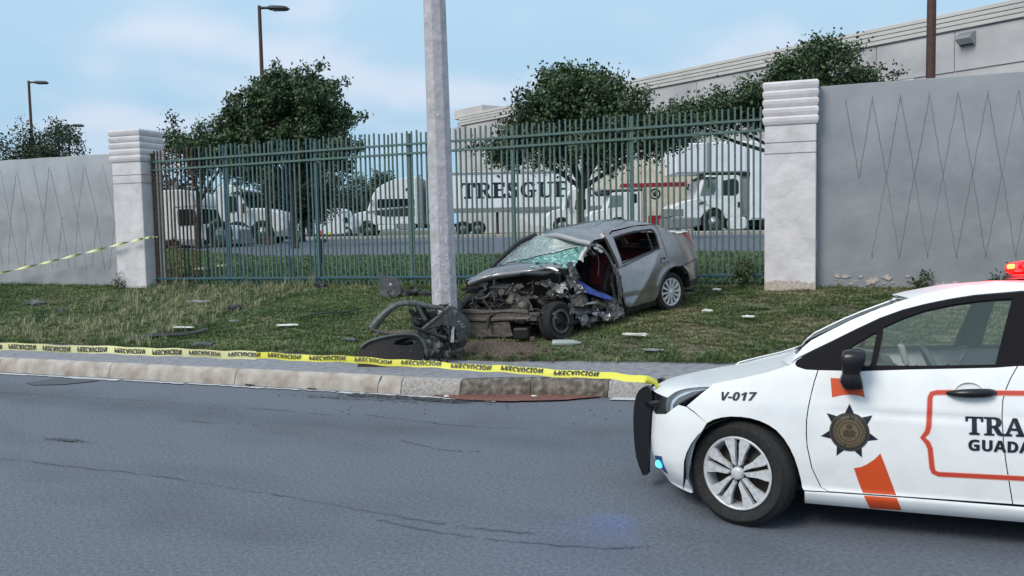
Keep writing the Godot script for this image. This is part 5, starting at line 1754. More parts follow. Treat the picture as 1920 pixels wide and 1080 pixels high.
	for p in [[2.75, 1.096], [2.82, 1.086], [3.0, 1.08], [3.15, 1.073], [3.3, 1.07], [3.5, 1.068]]: tc.append(wsurf(p[0], p[1]))
	var tl := tool()
	sheet(tl, across(tc, -WW * 0.5, func(u): return Vector2(0.03 + 0.02 * u, 0.03), 12), true, true)
	obj("boot_lid", done(tl), M.wreck_paint, c)
	var sp := tool()
	crumple(sp, Vector3(2.90, 1.095, -0.12), Vector3(3.16, 1.09, -0.22), Vector3(3.17, 1.10, -0.62), Vector3(2.94, 1.105, -0.55), 6, 6, 0.012)
	obj("boot_lid_edge", done(sp), M.pale, c)
	# pillars
	var ap := tool()
	tube(ap, spline(v3([[0.36, 0.92, -1.47], [0.55, 1.06, -1.42], [0.82, 1.22, -1.36], [1.10, 1.30, -1.30]]), 4), 0.034, 8)
	obj("windscreen_pillar", done(ap), M.dark, c)
	var bp := tool()
	obj("centre_pillar", panel(wsurf, v2([[1.395, 1.285], [1.475, 1.285], [1.535, 1.235], [1.505, 1.0], [1.505, 0.80], [1.465, 0.80], [1.45, 1.02], [1.44, 1.18]]), 0.03, [], 0.05, 0.006), M.wreck_paint, c)
	for i in 9:      # torn strips of the centre pillar and door edge
		var st := tool()
		var x := rnd(1.36, 1.52)
		var y0 := rnd(0.62, 0.95)
		var y1 := rnd(0.14, 0.35)
		var w := rnd(0.015, 0.05)
		var z := rnd(-0.16, -0.01)
		var x2 := x + rnd(-0.10, 0.06)
		crumple(st, Vector3(x, y0, z), Vector3(x2, y1, z + rnd(-0.02, 0.07)), Vector3(x2 + w, y1 + 0.01, z + rnd(-0.04, 0.03)), Vector3(x + w, y0, z - 0.02), 9, 2, 0.011, Vector3(rnd(-0.05, 0.05), 0, rnd(-0.03, 0.05)))
		obj("torn_strip", done(st), [M.crushed, M.crushed, M.tan, M.dark, M.wreck_paint][i % 5], c)
	for q in [[[1.02, 1.00, -0.22], [1.08, 1.10, -0.20], [1.20, 1.14, -0.19], [1.32, 1.05, -0.15], [1.40, 0.88, -0.10], [1.43, 0.70, -0.07]], [[1.12, 1.12, -0.25], [1.22, 1.17, -0.24], [1.32, 1.12, -0.2], [1.42, 0.95, -0.13]], [[1.24, 1.1, -0.22], [1.26, 0.9, -0.2], [1.22, 0.7, -0.2]]]:
		var st := tool()
		tube(st, spline(v3(q), 5), 0.016 if q.size() > 4 else 0.010, 7)
		obj("door_frame", done(st), M.crushed if q.size() > 4 else M.dark, c)
	# shattered windscreen, sagging and folded across
	var ws := tool()
	var wr := []
	for i in 25:
		var u := i / 24.0
		var row := PackedVector3Array()
		for k in 17:
			var v := k / 16.0
			var lo := Vector3(0.42, 0.945, -1.44).lerp(Vector3(0.74, 0.87, -0.16), u) + Vector3(-0.06, 0.015, 0) * sin(PI * u)
			var hi := Vector3(1.07, 1.285, -1.31).lerp(Vector3(1.20, 1.19, -0.33), u) + Vector3(-0.08, 0.05, 0) * sin(PI * u)
			var p := lo.lerp(hi, v)
			var fold := 0.09 + 0.80 * u
			var b := 1.0 - absf(v - fold) / maxf(fold, 1.0 - fold)
			p += Vector3(0.10, -0.115, 0) * b * (0.35 + 0.65 * u) * sin(PI * clampf(u * 0.85 + 0.12, 0, 1))
			p += Vector3(-0.018, 0.022, 0) * exp(-pow((v - fold - 0.05) / 0.035, 2.0))
			p += Vector3(1, 1, 0.4) * (0.035 * lump.get_noise_2d(u * 18, v * 14) + 0.014 * lump.get_noise_2d(u * 60, v * 45)) + Vector3(rnd(-1, 1), rnd(-1, 1), 0) * 0.003
			row.append(p)
		wr.append(row)
	# below the fold the laminate lies green and flat, above it hangs pale
	var lowr := []
	var upr := []
	var fp := PackedVector3Array()
	for i in 25:
		var cutv := (0.09 + 0.80 * i / 24.0) * 16.0
		var lr := PackedVector3Array()
		var ur := PackedVector3Array()
		for k in 11:
			for part in 2:
				var f := lerpf(0.0, cutv, k / 10.0) if part == 0 else lerpf(cutv, 16.0, k / 10.0)
				var k0 := mini(int(f), 15)
				var p: Vector3 = wr[i][k0].lerp(wr[i][k0 + 1], f - k0)
				if part == 0: lr.append(p)
				else: ur.append(p)
		lowr.append(lr)
		upr.append(ur)
		if i > 1 and i < 22: fp.append(ur[0] + Vector3(-0.004, 0.006, 0))
	sheet(ws, lowr, true, true)
	var wo := obj("windscreen", done(ws), M.shatter, c)
	var wu := tool()
	sheet(wu, upr, true, true)
	obj("upper_pane", done(wu), M.shatter_pale, wo)
	var fl := tool()
	tube(fl, fp, 0.005, 4)
	obj("fold_shade", done(fl), M.dark, wo)  # dark tube painted in for the shadow and gap along the fold
	for i in 40:      # loose crumbs and flaps of glass along the lower edge
		var st := tool()
		var u := rnd(0.1, 1.0)
		var p: Vector3 = wr[int(u * 24)][rng.randi() % 4] + Vector3(rnd(-0.06, 0.01), rnd(-0.01, 0.03), 0)
		crumple(st, p, p + Vector3(rnd(0.02, 0.05), rnd(-0.02, 0.02), 0), p + Vector3(rnd(0.02, 0.05), rnd(-0.02, 0.02), rnd(0.03, 0.07)), p + Vector3(0, 0, rnd(0.03, 0.06)), 2, 2, 0.008)
		obj("glass_flap", done(st), M.shatter, c)
	var edge := tool()
	var er := []
	for k in 12:
		var p: Vector3 = wr[24][16 - k]
		er.append(PackedVector3Array([p + Vector3(rnd(-0.03, 0.0), rnd(0.0, 0.02), 0.01), p + Vector3(rnd(0.0, 0.02), rnd(-0.01, 0.02), 0.04), p + Vector3(rnd(0.02, 0.05), rnd(-0.04, 0.0), rnd(0.03, 0.08))]))
	sheet(edge, er, false)
	obj("glass_edge", done(edge), M.pale, wo)
	# torn roof corner over the driver
	for i in 7:
		var st := tool()
		var p := Vector3(rnd(0.98, 1.2), rnd(1.05, 1.22), rnd(-0.4, -0.2))
		crumple(st, p, p + Vector3(rnd(0.05, 0.16), rnd(-0.10, 0.04), rnd(0, 0.08)), p + Vector3(rnd(0.05, 0.16), rnd(-0.14, -0.02), rnd(0.03, 0.1)), p + Vector3(rnd(-0.02, 0.04), rnd(-0.07, -0.02), 0.03), 4, 3, 0.012)
		obj("torn_metal", done(st), [M.pale, M.crushed, M.dark][i % 3], c)
	# bonnet: the far half still in shape, the near half arched up and torn
	var F := spline(v3([[-0.06, 0.795, -1.47], [0.02, 0.845, -1.30], [0.16, 0.885, -1.10], [0.36, 0.895, -0.92], [0.52, 0.895, -0.76], [0.56, 0.925, -0.62], [0.60, 0.935, -0.50], [0.64, 0.90, -0.38], [0.68, 0.835, -0.24]]), 4)
	var R := spline(v3([[0.46, 0.93, -1.47], [0.50, 0.965, -1.30], [0.56, 0.975, -1.10], [0.64, 0.965, -0.92], [0.71, 0.95, -0.76], [0.76, 0.95, -0.62], [0.79, 0.93, -0.50], [0.81, 0.90, -0.38], [0.83, 0.86, -0.24]]), 4)
	var hrws := []
	for i in F.size():
		var row := PackedVector3Array()
		row.append(F[i] + Vector3(0.01, -0.085, 0.01))
		row.append(F[i] + Vector3(-0.02, -0.06, 0.01))
		row.append(F[i] + Vector3(-0.025, -0.032, 0.005))
		row.append(F[i] + Vector3(-0.012, -0.01, 0))
		for k in 9:
			var v := k / 8.0
			var wob := 0.010 * lump.get_noise_2d(i * 2.2, v * 14) * smoothstep(8, 24, i)
			row.append(F[i].lerp(R[i], v) + Vector3(0, 0.025 * sin(PI * v) + wob, 0))
		hrws.append(row)
	var hood := tool()
	sheet(hood, hrws, true, true)
	obj("hood", done(hood), M.wreck_paint, c)
	var hu := tool()
	var hur := []
	for i in F.size():
		var row := PackedVector3Array()
		for k in 5: row.append(F[i].lerp(R[i], k / 4.0) + Vector3(0.03, -0.05, 0))
		hur.append(row)
	sheet(hu, hur)
	obj("hood_lining", done(hu), M.black, c)
	for i in 6:
		var st := tool()
		var p := Vector3(rnd(0.6, 0.78), rnd(0.80, 0.90), rnd(-0.34, -0.06))
		crumple(st, p, p + Vector3(rnd(0.06, 0.16), rnd(-0.05, 0.03), 0.02), p + Vector3(rnd(0.06, 0.16), rnd(-0.16, -0.06), 0.05), p + Vector3(0, rnd(-0.12, -0.05), 0.04), 4, 4, 0.014)
		obj("torn_metal", done(st), [M.crushed, M.wreck_paint, M.pale][i % 3], c)
	engine(c)
	wreck_cabin(c)
	# crushed sill and wing root, the lower half of what was the driver's door
	for i in 15:
		var st := tool()
		var x := 0.62 + 0.65 * (i % 5) / 4.0 + rnd(-0.05, 0.05)
		var y: float = [0.14, 0.25, 0.38][i / 5] * lerpf(1.0, 0.62, clampf((x - 0.7) / 0.6, 0, 1)) + rnd(-0.02, 0.02)
		var z := rnd(-0.12, 0.06) - 0.04 * (i / 5)
		var w := rnd(0.14, 0.26)
		var h := rnd(0.08, 0.16)
		crumple(st, Vector3(x, y, z), Vector3(x + w, y + rnd(-0.05, 0.03), z + rnd(-0.05, 0.05)), Vector3(x + w, y + h, z + rnd(-0.12, 0.0)), Vector3(x, y + h, z + rnd(-0.12, 0.0)), 7, 5, 0.014, Vector3(0, 0, rnd(0.02, 0.08)), i % 2 == 0)
		obj("crushed_panel", done(st), M.crushed if i % 4 != 3 else M.wreck_paint, c)
	var arch := tool()
	crumple(arch, Vector3(0.72, 0.40, -0.02), Vector3(0.98, 0.43, 0.0), Vector3(1.30, 0.20, -0.02), Vector3(0.98, 0.37, 0.02), 8, 2, 0.008, Vector3(0.04, 0.03, 0.03))
	obj("crushed_panel", done(arch), M.wreck_paint, c)
	for i in 7:      # what is left of the front wing, folded into a column behind the wheel
		var st := tool()
		var x := rnd(0.50, 0.68)
		var y := 0.30 + 0.09 * i
		crumple(st, Vector3(x, y, rnd(-0.14, 0.0)), Vector3(x + rnd(0.08, 0.18), y + rnd(-0.02, 0.02), rnd(-0.10, 0.03)), Vector3(x + rnd(0.06, 0.16), y + rnd(0.12, 0.2), rnd(-0.16, 0.0)), Vector3(x, y + rnd(0.12, 0.2), rnd(-0.16, -0.04)), 5, 6, 0.013, Vector3.ZERO, i % 2 == 0)
		obj("folded_wing", done(st), [M.crushed, M.tan, M.crushed, M.wreck_paint][i % 4], c)
	# wheels
	wheel(c, Vector3(2.47, 0.285, -0.10), 0.288, 0.185, 0.20, 1)
	wheel(c, Vector3(2.47, 0.285, -WW + 0.10), 0.288, 0.185, 0.20, 1, Vector3(0, PI, 0))
	var fwh := wheel(c, Vector3(0.36, 0.235, -0.15), 0.27, 0.185, 0.17, 2, Vector3(-0.08, 0.10, 0.0))
	var rg := tool()
	lathe(rg, [[0.128, 0.085], [0.138, 0.093], [0.150, 0.092], [0.158, 0.08]], 32)
	obj("trim_ring", done(rg), M.alloy, fwh)
	wheel(c, Vector3(0.0, 0.30, -WW + 0.10), 0.285, 0.185, 0.19, 2, Vector3(0, PI - 0.2, 0))
	var rl := tool()
	var rws := []
	for i in 15:
		var a := PI * i / 14.0
		rws.append(v3([[2.47 + 0.06 - cos(a) * 0.35, 0.28 + sin(a) * 0.36, -0.03], [2.47 + 0.06 - cos(a) * 0.35, 0.28 + sin(a) * 0.36, -0.4]]))
	sheet(rl, rws)
	var fc := []
	for rw in rws: fc.append(rw[1])
	face(rl, fc, Vector3(2.5, 0.3, 5))
	obj("arch_liner", done(rl), M.rubber, c)
	# tow eye or exhaust behind the rear wheel
	var ex := tool()
	tube(ex, v3([[2.75, 0.23, -0.35], [2.98, 0.22, -0.1], [3.02, 0.22, -0.04]]), 0.025, 8)
	obj("tail_pipe", done(ex), M.dark, c)

func grow(p: PackedVector2Array, d: float) -> PackedVector2Array:
	return Geometry2D.offset_polygon(p, d)[0]
func wreck_cabin(c: Node) -> void:
	var tub := tool()
	box(tub, Vector3(1.55, 0.18, -0.81), Vector3(2.2, 0.05, 1.5), 0.01)
	obj("floor", done(tub), M.seat_dark, c)
	var sd := tool()
	box(sd, Vector3(1.6, 0.52, -1.52), Vector3(2.0, 0.62, 0.04), 0.01)
	obj("door_lining", done(sd), M.seat_dark, c)
	var fw := tool()
	box(fw, Vector3(0.66, 0.55, -0.85), Vector3(0.05, 0.7, 1.35), 0.01)
	obj("firewall", done(fw), M.black, c)
	var sh := tool()
	box(sh, Vector3(2.62, 0.93, -0.81), Vector3(0.4, 0.03, 1.36), 0.01)
	obj("parcel_shelf", done(sh), M.seat_dark, c)
	var da := tool()
	extrude(da, round_poly(v2([[0.62, 0.6], [0.98, 0.55], [1.02, 0.76], [0.86, 0.86], [0.62, 0.88]]), 0.05), -1.5, -0.32)
	obj("dashboard", done(da), M.seat_dark, c)
	red_inset(seat(c, "front_seat", Vector3(1.24, 0.34, -0.48), 0.48, M.seat_dark, true, 0.3), 0.24, 0.3)
	red_inset(seat(c, "front_seat", Vector3(1.24, 0.34, -1.16), 0.46, M.seat_dark), 0.24, 0.22)
	red_inset(seat(c, "rear_seat", Vector3(2.20, 0.36, -0.81), 1.2, M.seat_dark, false, 0.3), 0.62, 0.3)
	for z in [-0.5, -1.12]:
		var hd := tool()
		box(hd, Vector3(2.52, 0.98, z), Vector3(0.07, 0.14, 0.24), 0.03)
		obj("headrest", done(hd), M.seat_dark, c)
	# blue cloth hanging out of the door opening
	var st := tool()
	var rows := []
	for i in 15:
		var u := i / 14.0
		var row := PackedVector3Array()
		for k in 9:
			var v := k / 8.0
			var top := Vector3(0.74, 0.74, -0.10).lerp(Vector3(1.30, 0.52, -0.05), u) + Vector3(0, 0.035 * sin(u * 5.0), -0.05 * sin(u * 9.0))
			row.append(top + Vector3(-0.02, -0.14 * v - 0.05 * v * sin(u * 4.0), 0.05 * v + 0.022 * sin(u * 19.0 + v * 2.0) - 0.25 * pow(1.0 - v, 2.0)))
		rows.append(row)
	sheet(st, rows)
	obj("blue_cloth", done(st), M.blue_cloth, c)
func red_inset(s: Node3D, w: float, lean: float) -> void:
	var st := tool()
	var xf := Transform3D(Basis(Vector3(0, 0, 1), -lean), Vector3(0.2, 0.06, 0))
	extrude(st, round_poly(v2([[-0.075, 0.12], [-0.02, 0.12], [-0.01, 0.56], [-0.045, 0.57], [-0.08, 0.34]]), 0.02), -w * 0.5, w * 0.5, xf)
	extrude(st, round_poly(v2([[-0.24, 0.1], [0.2, 0.06], [0.2, 0.13], [-0.24, 0.165]]), 0.02), -w * 0.5, w * 0.5)
	obj("red_cover", done(st), M.red_seat, s)
func engine(c: Node) -> void:
	var bk := tool()
	box(bk, Vector3(0.28, 0.30, -0.85), Vector3(0.75, 0.06, 1.1), 0.01)
	box(bk, Vector3(0.58, 0.55, -0.85), Vector3(0.05, 0.6, 1.25), 0.01)
	obj("engine_bay", done(bk), M.black, c)
	# engine and gearbox
	var en := tool()
	box(en, Vector3(0.18, 0.50, -0.92), Vector3(0.36, 0.30, 0.46), 0.03, Basis(Vector3.UP, 0.2))
	box(en, Vector3(0.16, 0.68, -0.92), Vector3(0.26, 0.09, 0.42), 0.03, Basis(Vector3.UP, 0.2))
	for i in 4: box(en, Vector3(-0.02, 0.60, -0.76 - i * 0.11), Vector3(0.10, 0.05, 0.05), 0.012, Basis(Vector3(0, 0, 1), 0.5))
	obj("engine", done(en), M.oily, c)
	var gb := tool()
	lathe(gb, [[0.0, 0.16], [0.07, 0.15], [0.10, 0.08], [0.13, -0.02], [0.155, -0.10], [0.16, -0.14], [0.0, -0.14]], 18)
	obj("gearbox", done(gb), M.alloy, c, Vector3(0.10, 0.47, -0.56))
	for q in [[-0.12, 0.58, -1.12, 0.06, 0.11], [-0.10, 0.40, -0.95, 0.055, 0.07], [-0.05, 0.66, -0.72, 0.045, 0.09]]:
		var pu := tool()
		lathe(pu, [[0.0, q[4] * 0.5], [q[3], q[4] * 0.5], [q[3] * 0.8, q[4] * 0.2], [q[3], 0.0], [q[3] * 0.8, -q[4] * 0.2], [q[3], -q[4] * 0.5], [0.0, -q[4] * 0.5]], 20, false)
		var po := obj("pulley", done(pu), M.brake, c, Vector3(q[0], q[1], q[2]))
		po.rotation = Vector3(rnd(-0.6, 0.6), rnd(-1.6, -0.6), 0)
	# bumper beam: a bent channel with two flanges
	var bm := tool()
	var a := Vector3(-0.46, 0.395, -1.22)
	var b := Vector3(0.03, 0.375, -0.26)
	var rows := []
	for i in 11:
		var u := i / 10.0
		var p := a.lerp(b, u) + Vector3(-0.04 * sin(PI * u), 0.008 * sin(u * 11.0), 0)
		var row := PackedVector3Array()
		for q in [[0.05, 0.075], [-0.035, 0.072], [-0.04, 0.045], [-0.012, 0.03], [-0.012, -0.02], [-0.04, -0.035], [-0.035, -0.066], [0.05, -0.07]]: row.append(p + Vector3(q[0], q[1] + (0.006 * rnd(-1, 1)), q[0] * 0.4))
		rows.append(row)
	sheet(bm, rows, false)
	obj("bumper_beam", done(bm), M.tan, c)
	var bm2 := tool()
	crumple(bm2, Vector3(0.0, 0.42, -0.30), Vector3(0.26, 0.40, -0.02), Vector3(0.27, 0.30, -0.02), Vector3(0.0, 0.31, -0.30), 6, 3, 0.012)
	obj("bumper_beam_end", done(bm2), M.tan, c)
	var rd := tool()
	crumple(rd, Vector3(-0.42, 0.30, -1.08), Vector3(-0.14, 0.30, -0.52), Vector3(-0.12, 0.10, -0.50), Vector3(-0.41, 0.10, -1.06), 8, 4, 0.006)
	obj("radiator", done(rd), M.tan, c)
	var bx := tool()
	box(bx, Vector3(-0.06, 0.15, -0.36), Vector3(0.16, 0.15, 0.22), 0.02, Basis(Vector3.UP, 0.5))
	obj("black_box", done(bx), M.hose, c)
	# slanted plates of the front panel
	for q in [[[-0.34, 0.48, -1.05], [-0.08, 0.55, -0.62], [0.06, 0.42, -0.50], [-0.18, 0.40, -0.95]], [[-0.02, 0.60, -0.55], [0.10, 0.62, -0.40], [0.16, 0.42, -0.36], [-0.02, 0.42, -0.50]], [[-0.40, 0.46, -1.2], [-0.22, 0.50, -0.9], [-0.16, 0.43, -0.86], [-0.36, 0.41, -1.16]], [[-0.30, 0.72, -1.35], [-0.1, 0.80, -1.0], [-0.06, 0.77, -0.98], [-0.27, 0.68, -1.33]]]:
		var st := tool()
		crumple(st, Vector3(q[0][0], q[0][1], q[0][2]), Vector3(q[1][0], q[1][1], q[1][2]), Vector3(q[2][0], q[2][1], q[2][2]), Vector3(q[3][0], q[3][1], q[3][2]), 5, 3, 0.011)
		obj("front_plate", done(st), M.tan, c)
	for i in 26:      # bent brackets and scraps all through the bay
		var st := tool()
		var p := Vector3(rnd(-0.3, 0.45), rnd(0.2, 0.78), rnd(-1.35, -0.12))
		p.x = maxf(p.x, -0.42 + (p.z + 1.3) * 0.42)
		var d := Vector3(rnd(-1, 1), rnd(-0.6, 0.6), rnd(-1, 1)).normalized() * rnd(0.08, 0.22)
		var w := Vector3(rnd(-0.3, 0.3), rnd(-1, 1), rnd(-0.3, 0.3)).normalized() * rnd(0.02, 0.07)
		crumple(st, p, p + d, p + d + w, p + w, 5, 2, 0.012)
		obj("bracket", done(st), [M.oily, M.oily, M.alloy, M.tan, M.crushed, M.oily][i % 6], c)
	for i in 22:      # hoses and pipes
		var st := tool()
		var p := Vector3(rnd(-0.25, 0.3), rnd(0.3, 0.75), rnd(-1.35, -0.2))
		p.x = maxf(p.x, -0.40 + (p.z + 1.3) * 0.42)
		var pts := PackedVector3Array([p])
		for k in 3: pts.append(pts[k] + Vector3(rnd(-0.12, 0.12), rnd(-0.16, 0.10), rnd(-0.16, 0.16)))
		tube(st, spline(pts, 5), [0.022, 0.016, 0.009, 0.006][i % 4], 7)
		obj("hose", done(st), [M.hose, M.alloy, M.hose, M.tan, M.oily][i % 5], c)
	for i in 18:      # wires
		var st := tool()
		var p := Vector3(rnd(-0.35, 0.2), rnd(0.35, 0.8), rnd(-1.4, -0.15))
		p.x = maxf(p.x, -0.44 + (p.z + 1.3) * 0.42)
		var pts := PackedVector3Array([p])
		for k in 4: pts.append(pts[k] + Vector3(rnd(-0.1, 0.1), rnd(-0.14, 0.06), rnd(-0.1, 0.1)))
		tube(st, spline(pts, 5), 0.0035, 5)
		obj("wire", done(st), [M.hose, M.alloy, M.tan][i % 3], c)
	# strut tower and broken lamp over the driver's wheel
	var tw := tool()
	lathe(tw, [[0.0, 0.06], [0.05, 0.055], [0.085, 0.03], [0.095, -0.02], [0.09, -0.10]], 18)
	var to := obj("strut_mount", done(tw), M.oily, c, Vector3(0.40, 0.58, -0.22))
	to.rotation = Vector3(-0.5, -0.5, 0.3)
	var sp := tool()
	var pth := PackedVector3Array()
	for i in 50: pth.append(Vector3(0.28 + 0.05 * cos(i * 0.8), 0.36 + i * 0.0045, -0.24 + 0.05 * sin(i * 0.8)))
	tube(sp, pth, 0.009, 6)
	obj("spring", done(sp), M.brake, c)
	for i in 8:
		var st := tool()
		var p := Vector3(rnd(0.30, 0.52), rnd(0.62, 0.82), rnd(-0.3, -0.06))
		crumple(st, p, p + Vector3(rnd(0.06, 0.17), rnd(-0.04, 0.04), rnd(-0.02, 0.06)), p + Vector3(rnd(0.06, 0.17), rnd(-0.13, -0.04), rnd(0.0, 0.08)), p + Vector3(0, rnd(-0.11, -0.04), rnd(0, 0.05)), 4, 4, 0.014)
		obj("torn_metal", done(st), [M.pale, M.crushed, M.pale, M.alloy][i % 4], c)
	var dk := tool()
	box(dk, Vector3(0.40, 0.86, -0.5), Vector3(0.2, 0.04, 0.5), 0.01)
	obj("cowl", done(dk), M.black, c)

# ---------------------------------------------------------------- the torn off front end before the pole
func front_end() -> void:
	rng.seed = 19
	var c := base("torn_front_end", Vector3(-5.19, 0.155, -8.80), "torn off dark car front end lying on the pavement before the concrete pole", "car bumper", "", deg_to_rad(25))
	c.rotation.x = -0.02
	c.scale = Vector3.ONE * 0.965
	var u0 := 154.0
	var P := func(a: Array) -> PackedVector2Array:      # outline measured on the thing, hundredths of its width
		var o := PackedVector2Array()
		for p in a: o.append(Vector2((p[0] - 672.0) / u0, (691.0 - p[1]) / u0))
		return o
	var sk := func(u: float, v: float) -> Vector3: return Vector3(u, v, -0.10 * pow((u - 0.5) / 0.6, 2.0) - 0.16 * v + 0.008 * lump.get_noise_2d(u * 9, v * 9))
	obj("skirt", panel(sk, P.call([[669, 691], [670, 668], [674, 655], [690, 643], [710, 637], [738, 632], [765, 631], [783, 634], [793, 652], [796, 668], [790, 685], [770, 691]]), 0.04, [P.call([[737, 648], [744, 640], [765, 636], [780, 638], [785, 648], [760, 651]])], 0.04), plain(0.010, 0.008, 0.008, 0.6), c)
	var inr := tool()
	crumple(inr, Vector3(0.34, 0.22, -0.24), Vector3(0.80, 0.24, -0.26), Vector3(0.78, 0.36, -0.24), Vector3(0.38, 0.37, -0.22), 5, 3, 0.008)
	obj("skirt_backing", done(inr), M.black, c)
	for x in [696, 723, 750, 771]:
		var bt := tool()
		lathe(bt, [[0.0, 0.012], [0.007, 0.01], [0.010, 0.0], [0.010, -0.01]], 8)
		var p: Vector2 = P.call([[x, 663.5 - (x - 696) * 0.01]])[0]
		obj("bolt", done(bt), M.tan, c, sk.call(p.x, p.y))
	# broad band that arches up to the left, then thin rods over the opening
	var arch: PackedVector2Array = spline2(P.call([[697, 618], [704, 608], [716, 595], [730, 583], [746, 574], [768, 571]]), 5)
	var rows := []
	for i in arch.size():
		var t := (arch[mini(i + 1, arch.size() - 1)] - arch[maxi(i - 1, 0)]).normalized()
		var n := t.orthogonal()
		var w := lerpf(0.115, 0.05, float(i) / arch.size())
		var p := Vector3(arch[i].x, arch[i].y, -0.16)
		var N := Vector3(n.x, n.y, 0)
		if N.y < 0: N = -N
		rows.append(PackedVector3Array([p + N * w * 0.5 + Vector3(0, 0, -0.12), p + N * w * 0.5 + Vector3(0, 0, 0.02), p + Vector3(0, 0, 0.05), p - N * w * 0.5 + Vector3(0, 0, 0.035), p - N * w * 0.62 + Vector3(0, 0, -0.06)]))
	var ab := tool()
	sheet(ab, rows, true)
	obj("arch_band", done(ab), M.green_grey, c)
	for q in [[[768, 571, 0.028], [790, 574, 0.02], [812, 579, 0.018], [835, 583, 0.02]], [[696, 619, 0.016], [712, 625, 0.02], [740, 628, 0.022], [768, 626, 0.024], [783, 634, 0.022]], [[700, 642, 0.012], [708, 628, 0.014], [712, 622, 0.01]], [[690, 650, 0.016], [705, 642, 0.018], [712, 638, 0.014]], [[787, 573, 0.016], [792, 590, 0.018], [800, 604, 0.018]], [[772, 616, 0.012], [790, 622, 0.014], [815, 632, 0.016], [840, 640, 0.016]]]:
		var st := tool()
		var pts := PackedVector3Array()
		var rr := PackedFloat32Array()
		for p in q: pts.append(Vector3((p[0] - 672.0) / u0, (691.0 - p[1]) / u0, -0.13 + rnd(-0.03, 0.03)))
		pts = spline(pts, 4)
		for i in pts.size(): rr.append(1.5 * lerpf(q[0][2], q[q.size() - 1][2], float(i) / pts.size()))
		tube(st, pts, rr, 7)
		obj("frame_rod", done(st), [M.green_grey, M.green_grey, M.plastic, M.tan, M.plastic, M.plastic][rng.randi() % 6], c)
	# the corner panel on the right, curving away
	var cs := func(u: float, v: float) -> Vector3: return Vector3(u, v, -0.16 - 0.30 * pow(maxf(0.0, u - 0.9) / 0.5, 2.0) - 0.22 * maxf(0.0, v - 0.45) + 0.012 * lump.get_noise_2d(u * 8, v * 8))
	obj("corner_panel", panel(cs, P.call([[794, 620], [806, 611], [822, 600], [838, 588], [848, 580], [858, 582], [868, 592], [880, 606], [890, 620], [889, 634], [880, 645], [866, 652], [862, 640], [858, 625], [846, 617], [830, 615], [815, 618], [800, 624]]), 0.035, [], 0.04), M.green_grey, c)
	var lip := tool()
	var lp := PackedVector3Array()
	for p in P.call([[796, 622], [808, 612], [824, 601], [838, 590], [847, 581]]): lp.append(cs.call(p.x, p.y) + Vector3(-0.01, 0.0, 0.02))
	tube(lip, spline(lp, 4), 0.022, 7)
	obj("lip", done(lip), M.tan, c)
	var bkp := tool()
	crumple(bkp, Vector3(0.82, 0.05, -0.12), Vector3(1.34, 0.18, -0.45), Vector3(1.36, 0.46, -0.5), Vector3(0.85, 0.46, -0.25), 9, 6, 0.02)
	obj("inner_liner", done(bkp), M.plastic, c)
	for i in 44:
		var st := tool()
		var p := Vector3(rnd(0.70, 1.24), rnd(0.02, 0.62), rnd(-0.28, -0.02))
		p.z -= 0.35 * maxf(0, p.x - 0.85)
		var d := Vector3(rnd(-1, 1), rnd(-1, 1), rnd(-0.3, 0.3)).normalized() * rnd(0.06, 0.2)
		var w := Vector3(rnd(-1, 1), rnd(-1, 1), rnd(-0.3, 0.3)).normalized() * rnd(0.03, 0.08)
		crumple(st, p, p + d, p + d + w, p + w, 5, 3, 0.012)
		obj("scrap", done(st), [M.plastic, M.green_grey, M.plastic, M.crushed, M.tan, M.plastic][i % 6], c)
	for i in 9:
		var st := tool()
		var p := Vector3(rnd(0.74, 1.15), rnd(0.1, 0.72), -0.2 - rnd(0, 0.1))
		var pts := PackedVector3Array([p])
		for k in 3: pts.append(pts[k] + Vector3(rnd(-0.1, 0.14), rnd(-0.12, 0.06), rnd(-0.05, 0.05)))
		tube(st, spline(pts, 4), rnd(0.006, 0.016), 6)
		obj("hose", done(st), M.plastic if i % 2 == 0 else M.hose, c)
	var rim := tool()
	var rp := PackedVector3Array()
	for p in P.call([[676, 654], [690, 644], [712, 637], [740, 632], [766, 631], [784, 635], [796, 650], [800, 668]]): rp.append(sk.call(p.x, p.y) + Vector3(0, 0.01, 0.01))
	tube(rim, spline(rp, 4), 0.02, 7)
	obj("skirt_rim", done(rim), M.green_grey, c)
	for q in [[[0.60, 0.70, -0.22], [0.98, 0.66, -0.3], [1.0, 0.44, -0.3], [0.74, 0.42, -0.2]], [[0.66, 0.40, -0.1], [0.96, 0.46, -0.2], [1.0, 0.10, -0.16], [0.72, 0.06, -0.06]]]:
		var lin := tool()
		crumple(lin, Vector3(q[0][0], q[0][1], q[0][2]), Vector3(q[1][0], q[1][1], q[1][2]), Vector3(q[2][0], q[2][1], q[2][2]), Vector3(q[3][0], q[3][1], q[3][2]), 8, 6, 0.026)
		obj("torn_liner", done(lin), M.plastic if q[0][1] > 0.5 else M.green_grey, c)
	var ws := tool()
	crumple(ws, Vector3(1.13, 0.28, -0.12), Vector3(1.16, 0.46, -0.14), Vector3(1.19, 0.46, -0.16), Vector3(1.18, 0.27, -0.14), 4, 1, 0.004)
	obj("white_strip", done(ws), M.pale, c)
